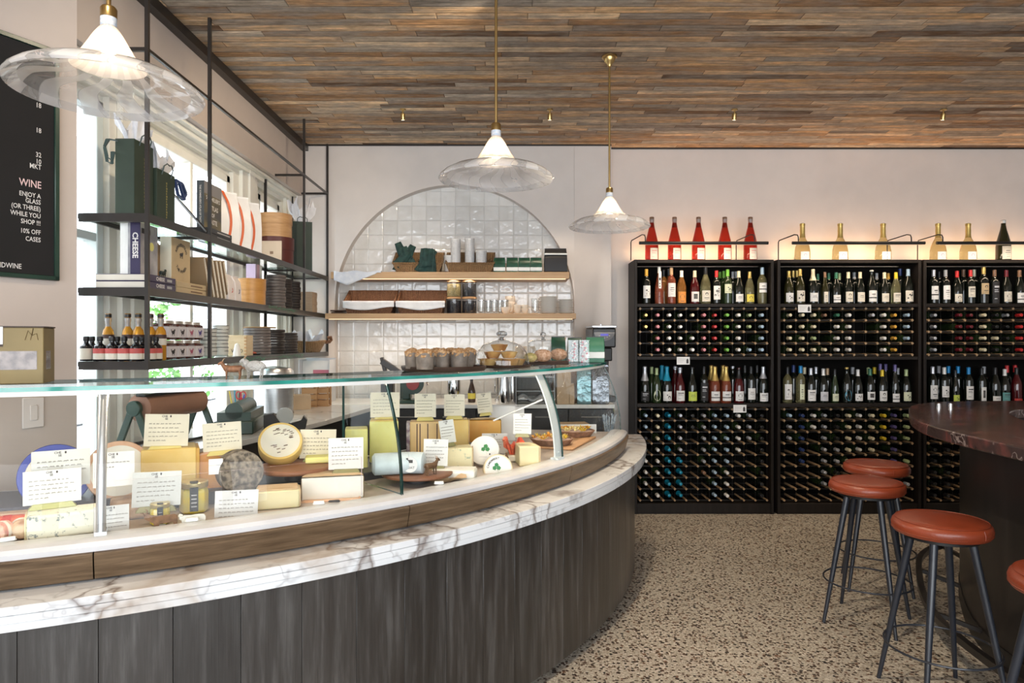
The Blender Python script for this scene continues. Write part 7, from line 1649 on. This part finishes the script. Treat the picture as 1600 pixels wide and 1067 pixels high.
o = beast(-1.655, 3.235, None, .045, mat('small_black_figure', (.02,.03,.025), .5), 'tiny black animal figurine before the kraft books on the rack', False, pi/2, S2+.0635)
# white coffee bags with orange stripes
M_wbag = mat('white_foil_bag', (.74,.73,.72), .4, bump=.25, bs=14); M_ostr = mat('rust_orange_stripe', (.60,.12,.04), .5)
for k, y in enumerate((4.06, 4.24, 4.42)):
    r = coffee_bag(-1.70, y, S3, .13, .335-.01*(k==0), .085, M_wbag, None, '%s white coffee bag with an orange stripe on top rack shelf' % ['nearest','middle','farthest'][k], .75, 'white striped coffee bags on the top rack shelf')
    mb = MB(); P_ = [(.9,.35),(.75,.62),(.55,.95),(.25,1.09),(.06,1.07)]
    mb.grid(lambda u, v: (-.022+.015*v+.026*(sin(u*3.6)), -.0425*(1.09 if u < .78 else 1.09-(u-.78)*4.3)-.0012, .335*u), 16, 2); mb.build('orange_stripe', M_ostr, r, outward=False)
# bentwood boxes
def roundbox(x, y, z, R_, h, m, lab, cat='box'):
    r = thing('bentwood_box', lab, cat, (x, y, z)); mb = MB(); mb.lathe([(0,0),(R_*.97,0),(R_*.97,h*.62)], 40); mb.build('box_body', m, r); mb = MB(); mb.lathe([(R_*.97,h*.55),(R_,h*.55),(R_,h),(R_*.98,h),(0,h)], 40); mb.build('lid', m, r, bevel=.001); return r
M_bent = m_wood('maple_bentwood', (.42,.22,.09), (.60,.36,.17), .45, (2,2,14), 3); M_ox = mat('oxblood_paint', (.095,.022,.018), .45); M_honey = m_wood('honey_bentwood', (.36,.16,.035), (.50,.25,.07), .4, (2,2,14), 3)
roundbox(-1.745, 5.06, S3, .125, .205, M_ox, 'dark red round wooden box under the pale maple one'); roundbox(-1.755, 5.06, S3+.2065, .122, .172, M_bent, 'pale maple round wooden box stacked on the dark red one')
r, a, b, h = abox('greeting_card', 'tan card with a small printed mark leaning before the dark red box', 'card', -1.80, -1.655, 4.905, 4.912, S3, S3+.165, mat('tan_card', (.56,.44,.32), .6), part='card_face'); tbox(r, 'printed_mark', mat('brown_print', (.20,.12,.07), .6), (-.012,.012,-b-.0006,-b,.07,.09))
roundbox(-1.685, 4.42, S2, .088, .168, M_honey, 'honey-coloured round wooden box on the middle rack shelf')
r, a, b, h = abox('pink_carton', 'tall pink and lilac striped carton behind the honey-coloured box', 'carton', -1.80, -1.735, 4.62, 4.74, S2, S2+.29, mat('lilac_card', (.52,.40,.54), .5)); tbox(r, 'pink_panel', mat('pink_card', (.58,.34,.40), .5), (a, a+.001, -b*.6, b*.1, 0, h)); tbox(r, 'white_panel', M_white, (a, a+.001, b*.3, b*.8, 0, h))
for k, (y, c, lab) in enumerate(((4.00, (.60,.10,.05), 'small red-topped tube behind the white pouches on the rack'), (4.13, (.10,.12,.18), 'small dark blue tube behind the white pouches on the rack'))):
    r = thing('spice_tube', lab, 'tube', (-1.76, y, S2)); mb = MB(); mb.cyl(0,0,0,.13,.022,18); mb.build('glass_body', M_porc, r); mb = MB(); mb.cyl(0,0,.13,.205,.021,18); mb.build('cap', mat('tube_cap_%d' % k, c, .4), r)
for k, y in enumerate((3.97, 4.07)):
    r = coffee_bag(-1.655, y, S2, .085, .15, .05, mat('blush_white_bag', (.70,.64,.62), .5), None, '%s small white pouch with a %s crescent mark on middle rack shelf' % (('left','red') if k == 0 else ('right','navy')), pi/2)
    mb = MB(); mb.M = TM((0,-.0275,.062), pi/2)
    mb.lathe([(.008,0),(.014,0)], 16, a0=-1.9, a1=1.4, smooth=False); mb.build('crescent_mark', mat('crescent_red', (.5,.04,.04), .5) if k == 0 else mat('crescent_navy', (.03,.04,.14), .5), r)
# stacks of dark coasters / boards
M_slatebd = mat('dark_brown_felt', (.022,.016,.014), .6, var=.3, vs=30); M_slateg = mat('grey_brown_board', (.10,.085,.08), .5, var=.25, vs=20)
def stack(x, y, z, n, R_, t, m, lab, group, name='round_board', cat='board', square=False, jit=.004, top=None):
    me = None; rn = random.Random(n*7+int(y*100))
    for k in range(n):
        words_ = ['bottom'] + ['%s up' % ['second','third','fourth','fifth','sixth','seventh','eighth','ninth','tenth','eleventh','twelfth','thirteenth'][q] for q in range(n-2)] + ['topmost']
        if me is None:
            mb = MB()
            if square: mb.box(-R_,R_,-R_*.8,R_*.8,0,t*.9)
            else: mb.lathe([(0,0),(R_*.97,0),(R_,t*.3),(R_,t*.7),(R_*.97,t*.93),(0,t*.93)], 28)
            o = mb.build(name, m); me = o.data
        else: o = bpy.data.objects.new(name, me); COL.objects.link(o)
        o.location = (x+rn.uniform(-jit,jit), y+rn.uniform(-jit,jit), z+t*k); tag(o, '%s, %s' % (lab, words_[k]), cat, group)
stack(-1.685, 4.86, S2, 11, .070, .0215, M_slateg, 'nearest dark round stack on the middle rack shelf', 'dark round boards, near stack')
stack(-1.685, 5.05, S2, 11, .058, .0205, M_slatebd, 'second dark round stack on the middle rack shelf', 'dark round boards, second stack')
stack(-1.675, 5.20, S2, 11, .062, .0200, M_slatebd, 'third dark round stack on the middle rack shelf', 'dark round boards, third stack')
stack(-1.68, 5.52, S2, 13, .085, .0125, mat('kraft_folder', (.34,.25,.17), .6, var=.2), 'brown folded card in the stack at far end, middle rack shelf', 'kraft folders in a stack', 'kraft_folder', 'folder', True, .002)
stack(-1.685, 4.52, S1, 9, .085, .0195, M_slateg, 'near dark round board stack on the bottom rack shelf', 'dark round boards, bottom shelf near stack')
stack(-1.685, 4.83, S1, 9, .075, .0190, M_slatebd, 'middle dark round board stack on the bottom rack shelf', 'dark round boards, bottom shelf middle stack')
stack(-1.680, 5.10, S1, 8, .075, .0190, M_slatebd, 'far dark round board stack on the bottom rack shelf', 'dark round boards, bottom shelf far stack')
mb = MB(); mb.lathe([(0,0),(.105,0),(.11,.004),(.10,.008),(0,.006)], 32, sy=.8); o = mb.build('wooden_board', M_cork, loc=(-1.70, 4.60, S1+.1765)); tag(o, 'pale thin round board laid on the near dark stack, bottom shelf', 'board')
r = thing('small_dish', 'flat dark dish with a red item before the near dark stack', 'dish', (-1.65, 4.35, S1)); mb = MB(); mb.lathe([(0,0),(.045,0),(.050,.010),(.046,.010),(.04,.004),(0,.004)], 24); mb.build('dish', M_black, r); mb = MB(); mb.blob((0,0,.012), .024, .016, .010, 12, 8); mb.build('red_item', mat('brick_red_item', (.30,.06,.03), .4), r)
# dark bitters bottles and amber bottles
BOT['bitters'] = [(0,0),(.029,0),(.031,.004),(.031,.058),(.028,.067),(.015,.075),(.0115,.080),(.0115,.088),(.0140,.089),(.0140,.107),(0,.108)]
BOT['syrup'] = [(0,0),(.026,0),(.028,.004),(.028,.120),(.024,.138),(.014,.152),(.0125,.160),(.0125,.195),(.0155,.196),(.0155,.214),(0,.215)]
GL['bit'] = glassy('black_bitters_glass', (.008,.008,.010)); GL['amb'] = glassy('amber_syrup', (.90,.42,.05), .55)
def lab_band(kind, z0, z1, m, r, nm='label_band'):
    P = BOT[kind]; R_ = prof_r(P, (z0+z1)/2)+.0007; k = ('band', kind, z0, z1)
    if k not in ME:
        mb = MB(); mb.lathe([(R_, z0),(R_, z1)], 24, a0=-pi*1.0, a1=pi*.35); o = mb.build('x', []); ME[k] = o.data; bpy.data.objects.remove(o)
    inst(nm, ME[k], r, [m])
bl_ = [(134.5, 3.015), (156, 3.015), (175, 3.015), (194, 3.015), (213, 3.015), (143.5, 3.085), (183, 3.085), (222, 3.085), (233.5, 3.04), (243.5, 3.10)]
for i, (px, y) in enumerate(bl_):
    x = xat(px, y); lab = ['leftmost dark bitters bottle in the front row of the bottom rack shelf, cream label only'[:0]+'leftmost small black bitters bottle of the front row, bottom rack shelf','second small bitters bottle of the front row, red and cream label','third small bitters bottle of the front row, red and cream label','fourth small bitters bottle of the front row, red and cream label','fifth small bitters bottle of the front row, left of the corner post','small bitters bottle behind the two leftmost ones','small bitters bottle behind the third and fourth','small bitters bottle behind the corner post','small bitters bottle just right of the rack corner post','rightmost small bitters bottle on the bottom rack shelf'][i]
    r = thing('bitters_bottle', lab, 'bottle', (x, y, S1), .25 if i else -.8, 'bitters bottles on the bottom rack shelf'); r.scale = (.86, .86, 1)
    inst('bottle_glass', me_bottle('bitters'), r, [GL['bit']]); inst('cap', me_cap('bitters', .020), r, [M_black])
    lab_band('bitters', .008, .034, M_paper('cream'), r); lab_band('bitters', .034, .056, mat('coral_red_label', (.52,.10,.09), .6) if i else M_paper('cream'), r)
for i, (px, y) in enumerate(((169, 3.14), (199.5, 3.14), (216, 3.14), (235, 3.17), (251, 3.17))):
    r = thing('syrup_bottle', '%s amber syrup bottle with clear neck and black cap, behind the bitters' % ['leftmost','second','third','fourth','rightmost'][i], 'bottle', (xat(px, y), y, S1), .3, 'amber syrup bottles on the bottom rack shelf'); r.scale = (.86, .86, 1)
    inst('bottle_glass', me_bottle('syrup'), r, [GL['amb']]); inst('cap', me_cap('syrup', .020), r, [M_black])
    inst('clear_neck', me_cap('syrup', .062), r, [mat('clear_neck_glass', (.80,.80,.80), .1, trans=.7)]).location.z = -.020
    lab_band('syrup', .070, .100, M_paper('cream'), r); lab_band('syrup', .100, .118, mat('dark_brown_label', (.06,.03,.025), .6), r)
# labelled square jars, two layers of four
ani = [(.02,.02,.02),(.04,.03,.03),(.40,.10,.16),(.08,.06,.22)]
for lv in range(2):
    for k in range(4):
        y = 3.255+.094*k; r = thing('preserve_jar', 'white-labelled jar with an animal picture, %s layer, %s from the left' % (['lower','upper'][lv], ['first','second','third','fourth'][k]), 'jar', (-1.658, y, S1+.094*lv), 0, 'labelled preserve jars on the bottom rack shelf')
        mb = MB(); mb.cbox(0,0,0,.082,.084,.078); mb.build('jar_glass', mat('dark_preserve', (.07,.02,.015), .15), r, bevel=.008, seg=2)
        mb = MB(); mb.cyl(0,0,.077,.092,.039,24); mb.build('lid', mat('tin_lid', (.52,.48,.42), .35, .6), r)
        tbox(r, 'label', mat('lilac_white_label', (.66,.62,.64), .5), (-.0425,.0425,-.0435,.0435,.012,.064))
        mb = MB(); mb.blob((.0432,.0,.036), .0006, .015, .009, 10, 6); mb.blob((.0432,.013,.046), .0006, .006, .006, 8, 5); mb.tube([(.0432,-.014,.036),(.0432,-.020,.050)], .0016, 5)
        for q in (-.009,.008): mb.box(.043,.0438,q-.0015,q+.0015,.020,.032)
        mb.build('animal_print', mat('animal_ink_%d' % k, ani[k], .6), r)
# striped bowls, wooden box, basket
M_bowl = mat('striped_stoneware', (.52,.52,.48), .35, col2=(.60,.60,.56), vs=30); M_bst = mat('black_rim_line', (.03,.03,.03), .4)
for (x, y, n, R_, lab) in ((-1.665, 3.74, 7, .046, 'left'), (-1.675, 3.92, 8, .044, 'right')):
    me1 = me2 = None
    for k in range(n):
        nth = ['at the bottom','second','third','fourth','fifth','sixth','seventh','eighth'][k]
        o = thing('striped_bowl', 'grey bowl with black rim in the %s bowl stack, %s' % (lab, nth if k < n-1 else 'on top'), 'bowl', (x+.002*sin(k*2), y+.002*cos(k*3), S1+.0205*k), 0, 'striped bowls on the bottom rack shelf')
        if me1 is None:
            mb = MB(); mb.lathe([(0,0),(R_*.6,0),(R_*.92,.010),(R_,.034),(R_*.94,.034),(R_*.86,.012),(R_*.5,.004),(0,.004)], 28); me1 = mb.build('bowl_body', M_bowl, o).data
            mb = MB(); mb.lathe([(R_+.0006,.031),(R_+.0006,.0345),(R_*.95,.0348)], 28); me2 = mb.build('rim_line', M_bst, o).data
        else:
            for nm, me in (('bowl_body', me1), ('rim_line', me2)): q = bpy.data.objects.new(nm, me); COL.objects.link(q); q.parent = o
r, a, b, h = abox('wooden_box', 'small pale wooden box with branded letters on the bottom rack shelf', 'box', -1.722, -1.612, 4.14, 4.25, S1, S1+.125, m_wood('pale_pine', (.50,.38,.22), (.62,.50,.33), .5, (2,2,12), 3), part='box_body')
mb = MB(); mb.text('VINO', .030, TM((0,-b-.0008,.028), pi/2), bold=.01); mb.build('branded_letters', M_ink, r)
mb = MB()
for q in range(6): mb.box(a-.012, a+.0006, -b-.0004, -b+.006, .004+.020*q, .014+.020*q)
mb.build('dovetail', M_cork, r)
r = thing('sculpted_cup', 'small white sculpted figure leaning by the pale wooden box', 'figure', (-1.635, 4.06, S1)); mb = MB(); mb.lathe([(0,0),(.020,0),(.022,.02),(.016,.05),(.012,.07),(0,.078)], 18); mb.build('figure_body', M_porc, r); mb = MB(); mb.cyl(0,0,0,.003,.026,18); mb.build('foot', M_porc, r)
r = thing('wicker_basket', 'open wicker basket with blue-white printed paper on the bottom rack shelf', 'basket', (-1.665, 5.52, S1), .5)
mb = MB(); mb.grid(lambda u, v: ((.10+.05*v)*cos(2*pi*u)*1.05, (.08+.035*v)*sin(2*pi*u), .085*v+.012*v*abs(cos(2*pi*u))), 32, 6, cu=True); mb.lathe([(0,.004),(.10,.004)], 24, sy=.8); mb.build('woven_body', M_wicker, r, solid=.006, outward=False)
mb = MB(); mb.tube([(.15,0,.08),(.19,0,.085),(.205,.01,.10),(.20,.0,.12),(.17,0,.115)], .014, 8); mb.build('handle', M_wickerd, r)
crumple('paper_liner', '', '', (0,0,.045), .12, .09, .10, M_print, 11, parent=r)
# leafy garlands along two shelf edges
for (y0, y1, z, lab) in ((4.42, 4.98, 1.668, 'green leafy garland clipped along the middle rack shelf edge'), (4.0, 5.15, 1.342, 'green leafy garland along the bottom rack shelf edge')):
    rn = random.Random(int(z*1000)); mb = MB(); n = int((y1-y0)*110)
    for k in range(n):
        y = y0+(y1-y0)*k/n; 
        if z < 1.5 and 4.35 < y < 4.6: continue
        c = (-1.574+rn.uniform(-.002,.004), y, z+rn.uniform(-.020,.006)); s = rn.uniform(.005,.010); a = rn.uniform(0,6.28)
        mb.f([mb.v((c[0], c[1]+s*cos(a+q)*(.5 if i % 2 else 1), c[2]+s*sin(a+q)*(.5 if i % 2 else 1))) for i, q in enumerate((0,.8,1.6,2.4,3.2,4.0,4.8,5.6))])
    mb.tube([(-1.575, y0, z), (-1.5745, (y0+y1)/2, z-.006), (-1.575, y1, z)], .0012, 5)
    o = mb.build('leaf_garland', mat('emerald_leaf', (.015,.16,.07), .4, var=.5, vs=60), outward=False); tag(o, lab, 'garland', None, 'stuff')
# ---------------------------------------------------------------- glassware on the bar and the street outside
for i, (x, y, s, lab) in enumerate(((2.235, 3.02, 1.0, 'clear tumbler at the inner edge of the bar'), (2.29, 2.90, 1.1, 'cut glass tumbler at the right edge on the bar'))):
    pass
r = thing('glass_jar', 'clear glass jar with a wooden lid standing behind the bar', 'jar', (2.325, 3.02, .90)); mb = MB(); mb.lathe([(0,.002),(.045,.002),(.05,.02),(.05,.15),(.044,.165)], 24); mb.build('glass_body', M_clear, r); mb = MB(); mb.cyl(0,0,.165,.190,.046,24); mb.build('wood_lid', M_bent, r)
ub = thing('back_bar_shelf', 'low dark back shelf inside the curve of the bar', 'shelf', (2.65, 3.0, 0)); mb = MB(); mb.prism([(-.36,-1.0),(.4,-1.0),(.4,.60),(.15,.55),(-.06,.35),(-.20,.05)], 0, .899); mb.build('cabinet_body', M_cab, ub)
for i, (x, y) in enumerate(((2.44, 3.30), (2.37, 3.14), (2.42, 3.02))):
    r = thing('tumbler', '%s clear drinking glass inside the curve of the bar' % ['farthest','middle','nearest'][i], 'glass', (x, y, .90), 0, 'glasses behind the bar'); mb = MB(); mb.lathe([(0,.003),(.028,.003),(.034,.04),(.040,.11),(.038,.11),(.032,.04),(0,.012)], 12, smooth=False); mb.build('glass', M_clear, r); mb = MB(); mb.lathe([(.0395,.108),(.0405,.112),(.038,.112)], 24); mb.build('rim', M_chrome, r)
for i, x in enumerate((2.53, 2.60)):
    o = thing('salt_pot', '%s small steel pot standing on the tip of the bar' % ['left','right'][i], 'pot', (x, 4.05, BZ), 0, 'steel pots on the bar'); mb = MB(); mb.cyl(0,0,0,.022,.013,18); mb.build('cap_body', M_chrome, o); mb = MB(); mb.blob((0,0,.022), .009, .009, .004, 12, 6); mb.build('cap_top', M_chrome, o)
mb = MB(); mb.box(-9.0, -8.6, -4, 26, -.2, 5.5); b_ = mb.build('building', M_siding, bevel=0); b_.name = 'white_building'
tag(b_, 'white clapboard building across the street seen through the windows', 'building')
mb = MB(); mb.box(-8.6+9, -8.56+9, 0, 0, 0, 0)
mb.bm.free()
sg = thing('street_sign', 'pale sign reading ROSE outside the middle window', 'sign', (-4.0, 8.65, 1.75), 0); mb = MB(); mb.box(-.35,.35,-.01,.01,-.14,.14); mb.build('sign_board', mat('faded_sign', (.62,.66,.66), .6), sg); mb = MB(); mb.text('ROSE', .16, TM((.03,-.012,0), pi/2), bold=.02); mb.build('sign_lettering', mat('grey_letters', (.30,.33,.36), .6), sg)
mb = MB(); mb.box(-.02,.02,-.01,.01,-1.95,-.14); mb.build('sign_post', M_white, sg)
tr = thing('garden_shrub', 'leafy green shrub outside the middle window', 'shrub', (-4.9, 9.6, -.25)); rn = random.Random(2); mb = MB()
for k in range(900):
    a, t, q = rn.uniform(0,6.28), rn.uniform(-1.4,1.5), rn.random()**.4; c = (.9*q*cos(t)*cos(a), .7*q*cos(t)*sin(a), 1.55+.85*q*sin(t)); s = rn.uniform(.04,.08)
    u = Vector((rn.uniform(-1,1),rn.uniform(-1,1),rn.uniform(-1,1))).normalized(); w = u.orthogonal().normalized(); c = Vector(c)
    mb.f([mb.v(c+u*s), mb.v(c+w*s*.5), mb.v(c-u*s), mb.v(c-w*s*.5)], smooth=False)
mb.build('foliage', mat('sunlit_leaves', (.10,.26,.05), .6, var=.4, vs=3), tr, outward=False); mb = MB(); mb.tube([(0,0,0),(.05,0,.9)], .05, 8); mb.build('trunk', M_cork, tr)
